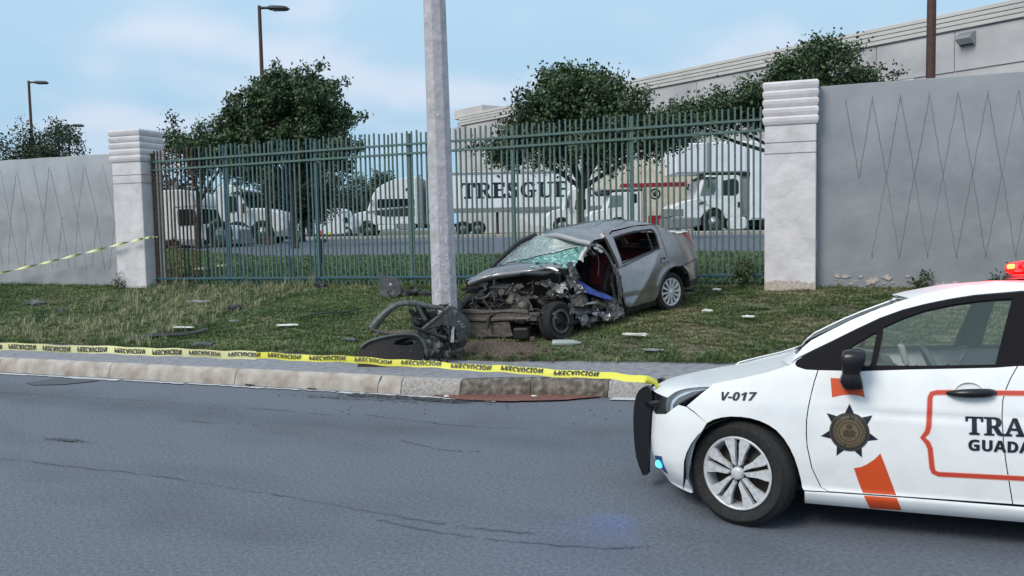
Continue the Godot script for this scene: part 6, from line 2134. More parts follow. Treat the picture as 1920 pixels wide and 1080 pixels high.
	for q in [[[0.70, 0.74, -0.25], [0.92, 0.72, -0.3], [0.94, 0.66, -0.3], [0.72, 0.70, -0.2]], [[0.95, 0.72, -0.3], [1.12, 0.76, -0.35], [1.16, 0.70, -0.35], [0.97, 0.66, -0.28]]]:
		var st := tool()
		crumple(st, Vector3(q[0][0], q[0][1], q[0][2]), Vector3(q[1][0], q[1][1], q[1][2]), Vector3(q[2][0], q[2][1], q[2][2]), Vector3(q[3][0], q[3][1], q[3][2]), 6, 3, 0.014)
		obj("crushed_edge", done(st), M.crushed if q[0][0] < 0.9 else M.plastic, c)

# ---------------------------------------------------------------- lorries in the yard
func slab(poly: PackedVector2Array, z0: float, z1: float, b := 0.04) -> SurfaceTool:
	var st := tool()
	var lo := poly[0]
	var hi := poly[0]
	for p in poly:
		lo = lo.min(p)
		hi = hi.max(p)
	b = minf(b, (z1 - z0) * 0.3)
	var k := 1.0 - 2.0 * b / maxf(0.3, minf(hi.x - lo.x, hi.y - lo.y))
	extrude(st, poly, z0 + b, z1 - b)
	extrude(st, poly, z1 - b, z1, Transform3D(), k)
	extrude(st, poly, z0 + b, z0, Transform3D(), k)
	return done(st)
func lorry(called: String, label: String, cat: String, group: String, ox: float, depth: float, gy: float, parts: Array, wheels: Array) -> Node3D:
	var s := 1600.0 / depth
	var p := atc(ox, depth)
	p.y = ground(p.x, p.z) + (0.04 if depth < 48 else 0.0)
	var t := base(called, p, label, cat, group, deg_to_rad(20.164))
	for q in parts:
		var poly := PackedVector2Array()
		for a in q[1]: poly.append(Vector2((a[0] - ox) / s, (gy - a[1]) / s))
		if q.size() > 5: poly = round_poly(poly, q[5])
		obj(q[0], slab(poly, q[2], q[3], 0.05 if q[3] - q[2] > 0.3 else 0.004), q[4], t)
	for w in wheels:
		var at := Vector3((w[0] - ox) / s, (gy - w[1]) / s, -0.16)
		at.y = w[2]
		wheel(t, at, w[2], 0.28, w[2] * 0.58, 2)
		var hc := tool()
		lathe(hc, [[0.0, 0.17], [0.10, 0.16], [0.13, 0.10], [w[2] * 0.5, 0.05]], 14)
		obj("hub_cap", done(hc), M.steel, t, at)
		wheel(t, at + Vector3(0, 0, -2.1), w[2], 0.28, w[2] * 0.58, 2, Vector3(0, PI, 0))
	return t
func ribs(t: Node3D, x0: float, x1: float, y0: float, y1: float, n: int, m: Material, z := 0.0) -> void:
	for i in n:
		var st := tool()
		box(st, Vector3(lerpf(x0, x1, (i + 0.5) / n), (y0 + y1) * 0.5, z + 0.012), Vector3(absf(x1 - x0) / n - 0.02, y1 - y0, 0.02), 0.006)
		obj("panel", done(st), m, t)
func stack(t: Node3D, x: float, y0: float, y1: float, z: float) -> void:
	var st := tool()
	tube(st, v3([[x, y0, z], [x, y1, z], [x + 0.06, y1 + 0.12, z]]), 0.075, 10)
	obj("exhaust_stack", done(st), M.steel, t)
func mirror_arm(t: Node3D, x: float, y: float) -> void:
	var st := tool()
	box(st, Vector3(x, y, 0.22), Vector3(0.10, 0.42, 0.2), 0.03)
	tube(st, PackedVector3Array([Vector3(x + 0.1, y + 0.15, 0.02), Vector3(x, y + 0.15, 0.2)]), 0.015, 5)
	tube(st, PackedVector3Array([Vector3(x + 0.1, y - 0.15, 0.02), Vector3(x, y - 0.15, 0.2)]), 0.015, 5)
	obj("door_mirror", done(st), M.dark, t)
func trucks() -> void:
	rng.seed = 41
	var W = M.truck_white
	var g := "lorries parked in the yard"
	# lorry with the long white trailer, left of the pole
	var c := lorry("lorry", "white long nosed lorry with a white trailer lettered in black", "lorry", g, 650, 57, 447, [
		["chassis", [[655, 432], [905, 430], [905, 424], [655, 424]], -2.0, -0.5, M.dark],
		["hood", [[655, 428], [654, 415], [660, 407], [672, 401], [694, 397], [712, 397], [712, 424], [706, 424], [702, 418], [692, 414], [682, 418], [678, 428]], -2.2, -0.05, W, 0.1],
		["cab", [[692, 398], [701, 374], [712, 372], [786, 372], [786, 424], [712, 424], [710, 400]], -2.4, 0.0, W, 0.08],
		["sleeper_roof", [[701, 375], [705, 364], [714, 354], [728, 346], [745, 340], [765, 337], [786, 336], [786, 373]], -2.4, 0.0, W, 0.12],
		["windscreen", [[694, 397], [703, 375], [709, 375], [705, 397]], -2.3, -0.03, M.pane_dark],
		["side_window", [[712, 376], [781, 376], [781, 390], [712, 393]], -0.05, 0.02, M.pane_dark, 0.12],
		["side_panel", [[716, 395], [781, 392], [781, 409], [726, 409], [704, 404]], -0.05, 0.016, M.dark, 0.1],
		["trim_strip", [[690, 398], [765, 391], [765, 393], [690, 400]], -0.02, 0.04, M.steel],
		["roof_badge", [[765, 357], [779, 355], [779, 360], [765, 362]], -0.02, 0.03, M.dark],
		["grille", [[651, 426], [651, 409], [656, 408], [656, 426]], -1.8, -0.5, M.grey],
		["bumper", [[650, 436], [650, 427], [680, 427], [678, 436]], -2.3, -0.05, M.grey],
		["step", [[712, 434], [746, 434], [746, 424], [712, 424]], -0.4, 0.0, M.truck_white],
		["fuel_tank", [[748, 434], [782, 434], [782, 422], [748, 422]], -0.65, -0.02, M.steel, 0.18],
		["air_deflector", [[786, 432], [797, 432], [797, 340], [786, 337]], -2.35, -0.02, M.grey]], [[692, 434, 0.48], [870, 434, 0.48], [898, 434, 0.48]])
	mirror_arm(c, 1.85, 2.3)
	stack(c, 5.0, 0.8, 4.0, -0.25)
	var s := 1600.0 / 57
	var tr := hold("trailer", c)
	var X := func(px: float) -> float: return (px - 650.0) / s
	var tb := slab(PackedVector2Array([Vector2(X.call(806), 1.55), Vector2(X.call(1262), 1.55), Vector2(X.call(1262), 4.22), Vector2(X.call(806), 4.22)]), -2.5, 0.0, 0.03)
	obj("trailer_body", tb, M.trailer_white, tr)
	ribs(tr, X.call(807), X.call(1261), 1.82, 4.0, 13, M.trailer_white)
	for y in [[4.02, 4.2], [1.5, 1.8]]:
		var st := tool()
		box(st, Vector3((X.call(806) + X.call(1262)) * 0.5, (y[0] + y[1]) * 0.5, 0.02), Vector3(X.call(1262) - X.call(806), y[1] - y[0], 0.06), 0.015)
		obj("trailer_rail", done(st), M.steel if y[0] > 3 else M.grey, tr)
	var lg := tool()
	box(lg, Vector3(X.call(935), 0.8, -0.4), Vector3(0.18, 1.5, 0.18), 0.02)
	box(lg, Vector3(X.call(935), 0.06, -0.4), Vector3(0.4, 0.06, 0.4), 0.02)
	obj("landing_gear", done(lg), M.dark, tr)
	var flat := func(x: float, y: float) -> Vector3: return Vector3(x, y, 0.024)
	obj("lettering", letters(flat, "TRESGUERRAS", "Droid Serif", 700, X.call(868), 2.42, 1.06, 11.2, 0, 0, 0.004, 0.004, false, 0.45), M.ink, tr)
	var sk := slab(PackedVector2Array([Vector2(X.call(960), 1.5), Vector2(X.call(1080), 1.5), Vector2(X.call(1080), 0.55), Vector2(X.call(1000), 0.55)]), -0.1, -0.04, 0.01)
	obj("side_skirt", sk, M.truck_white, tr)
	for x in [1150, 1185]: wheel(tr, Vector3(X.call(x), 0.48, -0.16), 0.48, 0.28, 0.28, 2)
	# short white cab in the middle
	var d := lorry("lorry", "white lorry cab parked nose left in front of the long trailer", "lorry", g, 1026, 46, 428, [
		["chassis", [[1034, 420], [1149, 420], [1149, 412], [1034, 412]], -2.0, -0.5, M.dark],
		["hood", [[1027, 420], [1027, 392], [1034, 384], [1060, 378], [1066, 378], [1066, 415], [1062, 415], [1062, 404], [1054, 400], [1048, 404], [1044, 420]], -2.2, -0.05, W, 0.1],
		["cab", [[1058, 380], [1067, 350], [1076, 342], [1106, 340], [1106, 412], [1066, 412]], -2.4, 0.0, W, 0.1],
		["windscreen", [[1060, 379], [1069, 352], [1074, 352], [1070, 379]], -2.3, 0.01, M.pane_green],
		["side_window", [[1082, 362], [1101, 362], [1101, 382], [1080, 382]], -0.05, 0.016, M.pane_dark, 0.08],
		["roof_shield", [[1074, 342], [1084, 330], [1106, 326], [1106, 342]], -2.3, -0.1, W, 0.1],
		["grille", [[1024, 418], [1024, 396], [1028, 394], [1028, 418]], -1.8, -0.5, M.grey],
		["bumper", [[1023, 424], [1023, 414], [1048, 414], [1048, 424]], -2.3, -0.05, M.steel],
		["fuel_tank", [[1078, 424], [1104, 424], [1104, 412], [1078, 412]], -0.65, -0.02, M.steel, 0.15]], [[1055, 412, 0.48], [1126, 412, 0.48]])
	mirror_arm(d, 1.15, 1.6)
	stack(d, 2.35, 0.8, 3.0, -0.25)
	# white cab under the cream box
	var e := lorry("lorry", "white lorry under a cream box with a red stripe and red base", "lorry", g, 1105, 42, 428, [
		["chassis", [[1110, 420], [1280, 420], [1280, 412], [1110, 412]], -2.0, -0.5, M.dark],
		["hood", [[1106, 418], [1106, 392], [1112, 384], [1140, 379], [1150, 379], [1150, 400], [1144, 404], [1140, 416], [1130, 418]], -2.2, -0.05, W, 0.1],
		["cab", [[1138, 381], [1147, 352], [1156, 348], [1206, 348], [1206, 412], [1182, 412], [1176, 402], [1166, 396], [1152, 397], [1144, 404]], -2.4, 0.0, W, 0.1],
		["windscreen", [[1140, 380], [1149, 354], [1172, 354], [1170, 378]], -2.3, 0.012, M.pane_green, 0.06],
		["side_window", [[1187, 353], [1196, 353], [1196, 370], [1186, 370]], -0.05, 0.02, M.pane_dark, 0.05],
		["door_line", [[1180, 354], [1181, 354], [1181, 404], [1180, 404]], -0.05, 0.008, M.grey],
		["grille", [[1103, 414], [1103, 394], [1107, 392], [1107, 414]], -1.8, -0.5, M.grey],
		["bumper", [[1102, 424], [1102, 414], [1142, 414], [1140, 424]], -2.3, -0.05, M.grey],
		["box_front", [[1126, 346], [1126, 300], [1142, 288], [1206, 286], [1206, 346]], -2.5, 0.02, M.cream, 0.15],
		["box_body", [[1206.5, 412], [1206.5, 286], [1290, 286], [1290, 412]], -2.5, 0.02, M.cream],
		["box_underside", [[1130, 350], [1206, 350], [1206, 346], [1130, 346]], -2.4, -0.02, M.black],
		["stripe", [[1164, 341], [1290, 341], [1290, 333], [1166, 334]], 0.0, 0.034, M.truck_red],
		["red_base", [[1217, 413], [1256, 413], [1256, 394], [1217, 394]], 0.0, 0.036, M.truck_red],
		["corner_strip", [[1207, 411], [1214, 411], [1214, 343], [1207, 343]], 0.0, 0.032, M.grey]], [[1160, 412, 0.5], [1262, 412, 0.5]])
	var em := tool()
	lathe(em, [[0.0, 0.03], [0.13, 0.03], [0.13, 0.02]], 18)
	lathe(em, [[0.19, 0.02], [0.19, 0.034], [0.27, 0.034], [0.27, 0.02]], 22)
	obj("round_emblem", done(em), M.dark, e, Vector3((1230 - 1105) / (1600.0 / 42), (428 - 354) / (1600.0 / 42), 0.0))
	# nearest lorry, right, white day cab under a white box
	var f := lorry("lorry", "white lorry with a tall white box next to the right white pillar", "lorry", g, 1256, 38, 434, [
		["chassis", [[1270, 424], [1470, 424], [1470, 412], [1270, 412]], -2.0, -0.5, M.dark],
		["hood", [[1258, 404], [1258, 386], [1266, 379], [1300, 369], [1338, 365], [1348, 365], [1348, 386], [1338, 387], [1326, 391], [1318, 402], [1316, 406]], -2.2, -0.05, W, 0.12],
		["cab", [[1308, 368], [1319, 331], [1326, 325], [1386, 325], [1390, 330], [1390, 408], [1362, 408], [1358, 396], [1348, 387], [1336, 386]], -2.4, 0.0, W, 0.1],
		["windscreen", [[1312, 366], [1322, 332], [1344, 332], [1346, 350], [1340, 364]], -2.3, 0.012, M.pane_green, 0.06],
		["roof_visor", [[1318, 333], [1346, 333], [1346, 329], [1318, 328]], -2.35, 0.04, M.dark],
		["side_window", [[1356, 336], [1380, 332], [1386, 338], [1386, 360], [1378, 364], [1354, 363]], -0.05, 0.02, M.pane_dark, 0.08],
		["door", [[1352, 366], [1389, 366], [1389, 402], [1364, 402], [1360, 394], [1352, 387]], -0.05, 0.012, W, 0.06],
		["handle", [[1384, 376], [1388, 376], [1388, 386], [1384, 386]], -0.02, 0.04, M.dark],
		["grille", [[1255, 402], [1255, 386], [1286, 386], [1286, 402]], -2.0, -0.03, M.grey],
		["bumper", [[1254, 424], [1254, 404], [1316, 403], [1316, 418], [1300, 424]], -2.35, -0.03, M.grey],
		["hood_louvre", [[1312, 376], [1326, 373], [1326, 376], [1312, 379]], -0.1, 0.0, M.dark],
		["fuel_tank", [[1366, 428], [1402, 428], [1402, 404], [1366, 404]], -0.7, 0.0, W, 0.2],
		["box_front", [[1267, 321], [1267, 270], [1275, 266], [1404, 264], [1404, 321]], -2.5, 0.02, M.trailer_white, 0.05],
		["box_seam", [[1326, 321], [1326, 265], [1334, 265], [1334, 321]], 0.0, 0.05, M.steel],
		["box_underside", [[1330, 326], [1412, 326], [1412, 321], [1330, 321]], -2.4, 0.0, M.black],
		["cab_guard", [[1394, 404], [1394, 326], [1406, 326], [1406, 404]], -2.2, -0.1, M.grey],
		["box_body", [[1408, 410], [1408, 263], [1490, 261], [1490, 410]], -2.5, 0.02, M.trailer_white]], [[1340, 412, 0.52], [1450, 412, 0.5]])
	mirror_arm(f, 1.75, 2.2)
	# the pale box standing behind it with blue star and letters
	var h := lorry("box_trailer", "pale trailer with a blue star standing behind the right lorry", "trailer", g, 1264, 47, 428, [
		["trailer_body", [[1264, 408], [1264, 318], [1420, 316], [1420, 408]], -2.5, 0.0, M.cream],
		["chassis", [[1270, 418], [1420, 418], [1420, 408], [1270, 408]], -2.0, -0.4, M.dark]], [[1400, 412, 0.48]])
	var star := PackedVector2Array()
	for i in 10:
		var a := PI / 2 + 0.3 + TAU * i / 10.0
		star.append(Vector2(0.42, 2.0) + Vector2(cos(a), sin(a)) * (0.36 if i % 2 == 0 else 0.15))
	obj("blue_star", slab(star, 0.0, 0.02, 0.003), plain(0.03, 0.06, 0.2, 0.6), h)
	var flat2 := func(x: float, y: float) -> Vector3: return Vector3(x, y, 0.012)
	obj("lettering", letters(flat2, "U", "Droid Sans", 700, 0.72, 2.28, 0.36, 0.3, 0.1), M.ink, h)
	obj("lettering", letters(flat2, "E", "Droid Sans", 700, 1.12, 2.62, 0.34, 0.26, 0.1), M.ink, h)
	# left: two lorries facing right
	var a1 := lorry("lorry", "grey white lorry facing right next to the left white pillar", "lorry", g, 300, 32, 462, [
		["chassis", [[290, 454], [440, 454], [440, 442], [290, 442]], -2.0, -0.5, M.dark],
		["sleeper", [[288, 448], [288, 354], [350, 352], [362, 357], [372, 368], [376, 384], [330, 384], [330, 448]], -2.4, 0.0, W, 0.15],
		["cab", [[331, 448], [331, 384], [374, 384], [380, 414], [384, 420], [384, 448]], -2.4, -0.02, W, 0.08],
		["side_window", [[338, 389], [370, 389], [374, 418], [338, 420]], -0.06, 0.01, M.pane_dark, 0.1],
		["windscreen", [[376, 388], [384, 418], [378, 418], [372, 390]], -2.3, -0.05, M.pane_dark],
		["hood", [[380, 417], [420, 420], [436, 424], [443, 432], [444, 448], [440, 450], [438, 440], [428, 426], [412, 422], [398, 428], [392, 440], [391, 448], [384, 448]], -2.2, -0.06, W, 0.1],
		["grille", [[444, 448], [444, 428], [447, 429], [447, 448]], -1.8, -0.5, M.grey],
		["bumper", [[436, 456], [438, 446], [450, 446], [450, 456]], -2.3, -0.05, M.grey],
		["fuel_tank", [[340, 458], [384, 458], [384, 444], [340, 444]], -0.7, -0.02, M.steel, 0.2],
		["step", [[300, 458], [336, 458], [336, 448], [300, 448]], -0.5, -0.05, M.dark]], [[414, 446, 0.5], [305, 446, 0.5]])
	mirror_arm(a1, 1.35, 1.2)
	stack(a1, 0.55, 0.8, 2.3, -0.3)
	var b1 := lorry("lorry", "white long nosed lorry facing right seen through the left of the fence", "lorry", g, 400, 36, 460, [
		["chassis", [[396, 452], [540, 452], [540, 440], [396, 440]], -2.0, -0.5, M.dark],
		["sleeper", [[396, 446], [398, 392], [406, 366], [416, 351], [428, 347], [442, 350], [468, 357], [468, 362], [426, 366], [426, 446]], -2.4, 0.0, W, 0.12],
		["cab", [[427, 446], [427, 366], [452, 362], [458, 366], [470, 392], [472, 446]], -2.4, -0.03, W, 0.06],
		["side_window", [[432, 370], [448, 369], [450, 398], [432, 400]], -0.07, 0.01, M.pane_dark, 0.08],
		["sun_visor", [[440, 362], [470, 363], [470, 367], [440, 366]], -2.4, 0.05, M.dark],
		["windscreen", [[456, 368], [461, 368], [472, 392], [466, 392]], -2.3, -0.04, M.pane_dark],
		["hood", [[468, 393], [500, 393], [524, 400], [534, 408], [538, 424], [538, 436], [516, 440], [512, 428], [502, 420], [490, 419], [478, 424], [472, 436]], -2.2, -0.06, W, 0.1],
		["grille", [[538, 436], [538, 412], [542, 413], [542, 436]], -1.8, -0.5, M.steel],
		["bumper", [[518, 448], [520, 436], [546, 436], [546, 448]], -2.3, -0.05, M.grey],
		["fuel_tank", [[430, 454], [466, 454], [466, 438], [430, 438]], -0.7, -0.02, M.steel, 0.2]], [[494, 444, 0.5], [408, 444, 0.5]])
	mirror_arm(b1, 1.5, 1.5)
	stack(b1, 0.7, 0.8, 2.9, -0.3)
	var v1 := lorry("pickup", "small white pickup front between the left lorries and the white van", "pickup", "", 540, 50, 444, [
		["body", [[536, 438], [536, 424], [546, 420], [562, 420], [566, 426], [566, 438]], -1.8, 0.0, W, 0.15],
		["cab", [[540, 421], [545, 411], [556, 411], [562, 421]], -1.6, -0.15, M.pane_dark, 0.1],
		["roof", [[544, 412], [545, 410], [556, 410], [558, 412]], -1.6, -0.14, W],
		["bumper", [[535, 440], [535, 434], [567, 434], [567, 440]], -1.82, 0.03, M.grey]], [[544, 440, 0.36], [560, 440, 0.36]])
	for x in [0.1, 0.62]:
		var st := tool()
		box(st, Vector3(x, 0.45, 0.02), Vector3(0.2, 0.14, 0.04), 0.02)
		obj("headlight", done(st), M.pale, v1)
	lorry("van", "white van with orange markers parked behind the bollard", "van", "", 588, 55, 443, [
		["body", [[590, 436], [590, 398], [606, 390], [640, 386], [652, 392], [652, 436]], -2.2, 0.0, W, 0.2],
		["cab", [[652, 436], [652, 402], [660, 410], [664, 424], [664, 436]], -2.1, -0.05, W, 0.1],
		["side_window", [[648, 404], [654, 404], [659, 414], [648, 414]], -0.06, 0.01, M.pane_dark],
		["marker", [[598, 436], [606, 436], [606, 428], [598, 428]], 0.0, 0.03, M.orange],
		["marker", [[616, 436], [622, 436], [622, 431], [616, 431]], 0.0, 0.03, M.tape],
		["base", [[590, 442], [664, 442], [664, 436], [590, 436]], -2.1, -0.05, M.dark]], [[602, 438, 0.38], [652, 438, 0.38]])

# ---------------------------------------------------------------- tape, debris, small things
func ribbon(st: SurfaceTool, path: PackedVector3Array, w: float, lean: Callable) -> void:
	var rows := []
	for i in path.size():
		var d := (path[mini(i + 1, path.size() - 1)] - path[maxi(i - 1, 0)]).normalized()
		var side := d.cross(Vector3.UP).normalized()
		var a: float = lean.call(float(i) / (path.size() - 1))
		var up := (Vector3.UP * cos(a) + side * sin(a)) * w * 0.5
		rows.append(PackedVector3Array([path[i] - up, path[i] - up * 0.3 + side * 0.002, path[i] + up * 0.3 + side * 0.002, path[i] + up]))
	sheet(st, rows)
func along(path: PackedVector3Array, s: float, cum: PackedFloat32Array) -> Array:
	var i := clampi(cum.bsearch(s) - 1, 0, path.size() - 2)
	s -= cum[i]
	var d := path[i + 1] - path[i]
	return [path[i] + d.normalized() * s, d.normalized()]
func tape() -> void:
	rng.seed = 51
	var ctrl := v3([[-10.18, 0.66, -6.3], [-7.8, 0.69, -6.24], [-5.77, 0.70, -6.24], [-3.97, 0.725, -6.10], [-2.46, 0.725, -5.96], [-1.13, 0.75, -5.66]])
	var path := spline(ctrl, 40)
	for i in path.size(): path[i] += Vector3(0, 0.004 * sin(i * 0.31) + 0.003 * sin(i * 0.77), 0.006 * sin(i * 0.23))
	var t := base("caution_tape", Vector3(-5.5, 0.7, -6.2), "yellow caution tape strung from the police car's push bar along the kerb", "caution tape")
	var rel := PackedVector3Array()
	for p in path: rel.append(p - t.position)
	var lean := func(u: float) -> float: return lerpf(-0.1, -0.6, smoothstep(0.45, 0.9, u)) + 0.16 * sin(u * 31.0) + 0.07 * sin(u * 73.0)
	var n := rel.size()
	var cutp := int(n * 0.52)
	for part in [[0, cutp, M.tape_pale], [cutp, n - 1, M.tape]]:
		var sub := PackedVector3Array()
		for i in range(part[0], part[1] + 1): sub.append(rel[i])
		var st := tool()
		var a0: float = float(part[0]) / n
		var a1: float = float(part[1]) / n
		ribbon(st, sub, 0.074 if a0 == 0.0 else 0.055, func(u): return lean.call(lerpf(a0, a1, u)))
		obj("ribbon", done(st), part[2], t)
	# a knot round the push bar
	var kn := tool()
	tube(kn, PackedVector3Array([rel[n - 1], rel[n - 1] + Vector3(0.06, -0.02, -0.03), rel[n - 1] + Vector3(0.07, -0.06, -0.06)]), PackedFloat32Array([0.03, 0.02, 0.012]), 7)
	obj("knot", done(kn), M.tape, t)
	var total := 0.0
	var cum := PackedFloat32Array([0.0])
	for i in n - 1:
		total += rel[i].distance_to(rel[i + 1])
		cum.append(total)
	var s := 0.25
	while s < total - 0.5:
		var surf := func(x: float, y: float) -> Vector3:
			var q := along(rel, x, cum)
			var side: Vector3 = q[1].cross(Vector3.UP).normalized()
			var a: float = lean.call(x / total)
			return q[0] + (Vector3.UP * cos(a) + side * sin(a)) * y + side * (0.0015 if absf(y) > 0.02 else 0.004)
		obj("lettering", letters(surf, "PRECAUCION", "Droid Sans", 700, s, -0.021 if s < total * 0.5 else -0.012, 0.044 if s < total * 0.5 else 0.034, 0.36, 0.0, 0.0, 0.007, 0.0005, true, 0.2), M.ink, t)
		s += 0.452
	# thin twisted tape from the left wall to the fence
	var u := base("caution_tape", Vector3(-15, 1.3, -13.9), "thin twisted caution tape slanting across the left wall and pillar", "caution tape")
	var p2 := spline(v3([[-21.0, 0.42, -13.88], [-17.24, 1.0, -13.86], [-15.03, 1.37, -13.84], [-13.2, 1.70, -13.82], [-12.98, 1.73, -14.1]]), 22)
	for i in p2.size(): p2[i] -= u.position
	var st2 := tool()
	ribbon(st2, p2, 0.055, func(w): return w * 38.0)
	obj("ribbon", done(st2), M.tape_pale, u)
	var v := base("caution_tape", Vector3(-11.5, 1.1, -14.5), "pale caution tape behind the fence tied to the large tree", "caution tape")
	var tr := at3(556, 29)
	for q in [[1.02, 1.12, 0.0], [1.04, 0.98, 0.5]]:
		var st := tool()
		var a := Vector3(-12.75, q[0], -14.45) if q[2] == 0.0 else Vector3(-12.75, q[0], -14.45).lerp(tr, 0.66) + Vector3(0, 0.78, 0)
		if q[2] > 0.0: a.y = 1.09
		var b := Vector3(tr.x, q[1], tr.z)
		var pp := PackedVector3Array()
		for i in 30: pp.append(a.lerp(b, i / 29.0) + Vector3(0, -0.05 * sin(PI * i / 29.0), 0) - v.position)
		ribbon(st, pp, 0.06, func(w): return w * 22.0)
		obj("ribbon", done(st), M.tape_pale, v)

func flake(called: String, at: Vector3, r: Vector3, m: Material, label: String, cat: String, group := "", amp := 0.01, n := 6) -> Node3D:
	# a bent scrap of some thickness
	var c := base(called, at, label, cat, group, rnd(0, TAU) if group != "" else rnd(-0.4, 0.4))
	var top := []
	var low := []
	for i in n + 1:
		var a := PackedVector3Array()
		var b := PackedVector3Array()
		for k in n + 1:
			var u := 2.0 * i / n - 1.0
			var v := 2.0 * k / n - 1.0
			var e := 1.0 - 0.25 * u * u * v * v
			var h := r.y * (1.0 - 0.6 * (u * u + v * v) * 0.5) + rnd(-amp, amp)
			a.append(Vector3(u * r.x * e + rnd(-amp, amp), h, v * r.z * e + rnd(-amp, amp)))
			b.append(Vector3(a[k].x, maxf(0.002, h - 0.012 - r.y * 0.4), a[k].z))
		top.append(a)
		low.append(b)
	var st := tool()
	sheet(st, top, false, true)
	sheet(st, low, false)
	for i in n:
		for e in [0, n]:
			face(st, [top[i][e], top[i + 1][e], low[i + 1][e], low[i][e]], Vector3(0, r.y * 0.5, 0))
			face(st, [top[e][i], top[e][i + 1], low[e][i + 1], low[e][i]], Vector3(0, r.y * 0.5, 0))
	obj("sheet", done(st), m, c)
	return c
func gr(x: float, z: float, dy := 0.03) -> Vector3: return Vector3(x, ground(x, z) + dy, z)
func clutter() -> void:
	tape()
	rng.seed = 61
	# larger dark pieces on the grass
	var w := base("liner_panel", gr(-6.95, -13.0, 0.0), "dark grey torn plastic panel standing upright before the fence left of the pole", "car part", "", 0.3)
	var sf := func(x: float, y: float) -> Vector3: return Vector3(x, y, 0.06 * sin(x * 5.0) - 0.12 * y + 0.01 * lump.get_noise_2d(x * 20, y * 20))
	obj("sheet", panel(sf, v2([[-0.26, 0.0], [-0.25, 0.25], [-0.27, 0.52], [-0.22, 0.44], [-0.10, 0.39], [0.06, 0.37], [0.12, 0.30], [0.14, 0.12], [0.05, 0.03], [-0.1, -0.02]]), 0.03, [], 0.02), plain(0.055, 0.058, 0.068, 0.45), w)
	for i in 8:
		var st := tool()
		var p := Vector3(rnd(-0.25, 0.35), rnd(0.0, 0.12), rnd(-0.08, 0.1))
		crumple(st, p, p + Vector3(rnd(0.06, 0.2), rnd(-0.03, 0.06), 0.03), p + Vector3(rnd(0.06, 0.2), rnd(0.06, 0.14), rnd(-0.1, 0.1)), p + Vector3(0, rnd(0.05, 0.12), rnd(-0.05, 0.05)), 4, 3, 0.015)
		obj("scrap", done(st), [M.plastic, M.dark, M.plastic, M.crushed][i % 4], w)
	var pl := tool()
	lathe(pl, [[0.0, 0.01], [0.02, 0.008], [0.026, -0.006]], 10)
	obj("white_clip", done(pl), M.pale, w, Vector3(-0.03, 0.26, 0.03))
	flake("mesh_grille", gr(-6.45, -13.25, 0.0), Vector3(0.2, 0.10, 0.12), M.plastic, "black crumpled grille piece lying right of the upright panel", "car part", "", 0.03)
	flake("engine_part", gr(-9.04, -14.02, 0.0), Vector3(0.13, 0.13, 0.10), M.plastic, "black lump of engine part lying against the fence foot", "car part", "", 0.03)
	flake("plastic_lump", gr(-9.39, -11.91, 0.02), Vector3(0.16, 0.09, 0.10), M.hose, "black plastic lump alone on the middle of the grass", "car part", "", 0.02)
	flake("wing_piece", gr(-14.14, -12.09, 0.02), Vector3(0.26, 0.09, 0.14), M.green_grey, "grey torn wing piece at the far left of the grass", "car part", "", 0.03)
	flake("lamp_piece", gr(-12.86, -11.57, 0.02), Vector3(0.14, 0.05, 0.08), M.plastic, "small black lamp piece with a pale end left on the grass", "car part", "", 0.02)
	flake("paper_scrap", gr(-12.68, -11.5, 0.03), Vector3(0.09, 0.02, 0.04), M.green_grey, "pale grey scrap touching the black lamp piece", "scrap", "", 0.01)
	flake("plastic_shard", gr(-11.7, -11.81, 0.03), Vector3(0.09, 0.04, 0.03), M.plastic, "thin black shard in the grass between lamp piece and plate", "scrap", "", 0.015)
	flake("grey_plate", gr(-10.58, -12.43, 0.03), Vector3(0.22, 0.045, 0.10), M.walk, "flat grey plate lying in the grass before the fence", "plate", "", 0.012)
	flake("white_board", gr(-9.18, -10.43, 0.09), Vector3(0.19, 0.015, 0.07), M.paper, "bright white board lying on a black strip by the pavement", "board", "", 0.003, 3)
	flake("white_cloth", gr(-8.74, -11.04, 0.04), Vector3(0.13, 0.03, 0.07), M.walk, "pale crumpled cloth in the grass below the black lump", "cloth", "", 0.012)
	flake("white_paper", gr(-7.56, -10.8, 0.06), Vector3(0.17, 0.02, 0.06), M.paper, "long white paper in the grass left of the torn front end", "paper", "", 0.008, 5)
	flake("white_paper", gr(-2.29, -10.79, 0.07), Vector3(0.17, 0.025, 0.05), M.paper, "white crumpled paper in the grass below the wreck's rear wheel", "paper", "", 0.016)
	flake("white_paper", gr(-0.97, -11.94, 0.06), Vector3(0.085, 0.02, 0.045), M.paper, "small white paper right of the wreck, nearest the police car roof", "paper", "", 0.01)
	flake("white_paper", gr(-1.55, -12.21, 0.06), Vector3(0.08, 0.025, 0.04), M.paper, "small white paper just right of the wreck's rear wheel", "paper", "", 0.012)
	flake("white_paper", gr(-1.6, -13.7, 0.06), Vector3(0.07, 0.02, 0.05), M.paper, "small white scrap on the grass between wreck and right pillar", "paper", "", 0.012)
	flake("white_paper", gr(-1.95, -10.25, 0.05), Vector3(0.12, 0.02, 0.05), M.walk, "dull grey paper half sunk in grass near the pavement", "paper", "", 0.012)
	flake("grey_scrap", gr(-8.29, -9.74, 0.02), Vector3(0.16, 0.05, 0.09), M.green_grey, "dark grey scrap on the pavement edge beside the black strip", "scrap", "", 0.02)
	flake("grey_scrap", gr(-6.16, -10.22, 0.03), Vector3(0.17, 0.03, 0.06), M.green_grey, "flat grey scrap in the grass left of the torn front end", "scrap", "", 0.012)
	# long black strip lying from the grass on to the pavement
	var bs := base("trim_strip", gr(-9.15, -10.0, 0.02), "long black trim strip lying across the edge of grass and pavement", "trim strip")
	var st := tool()
	var rows := []
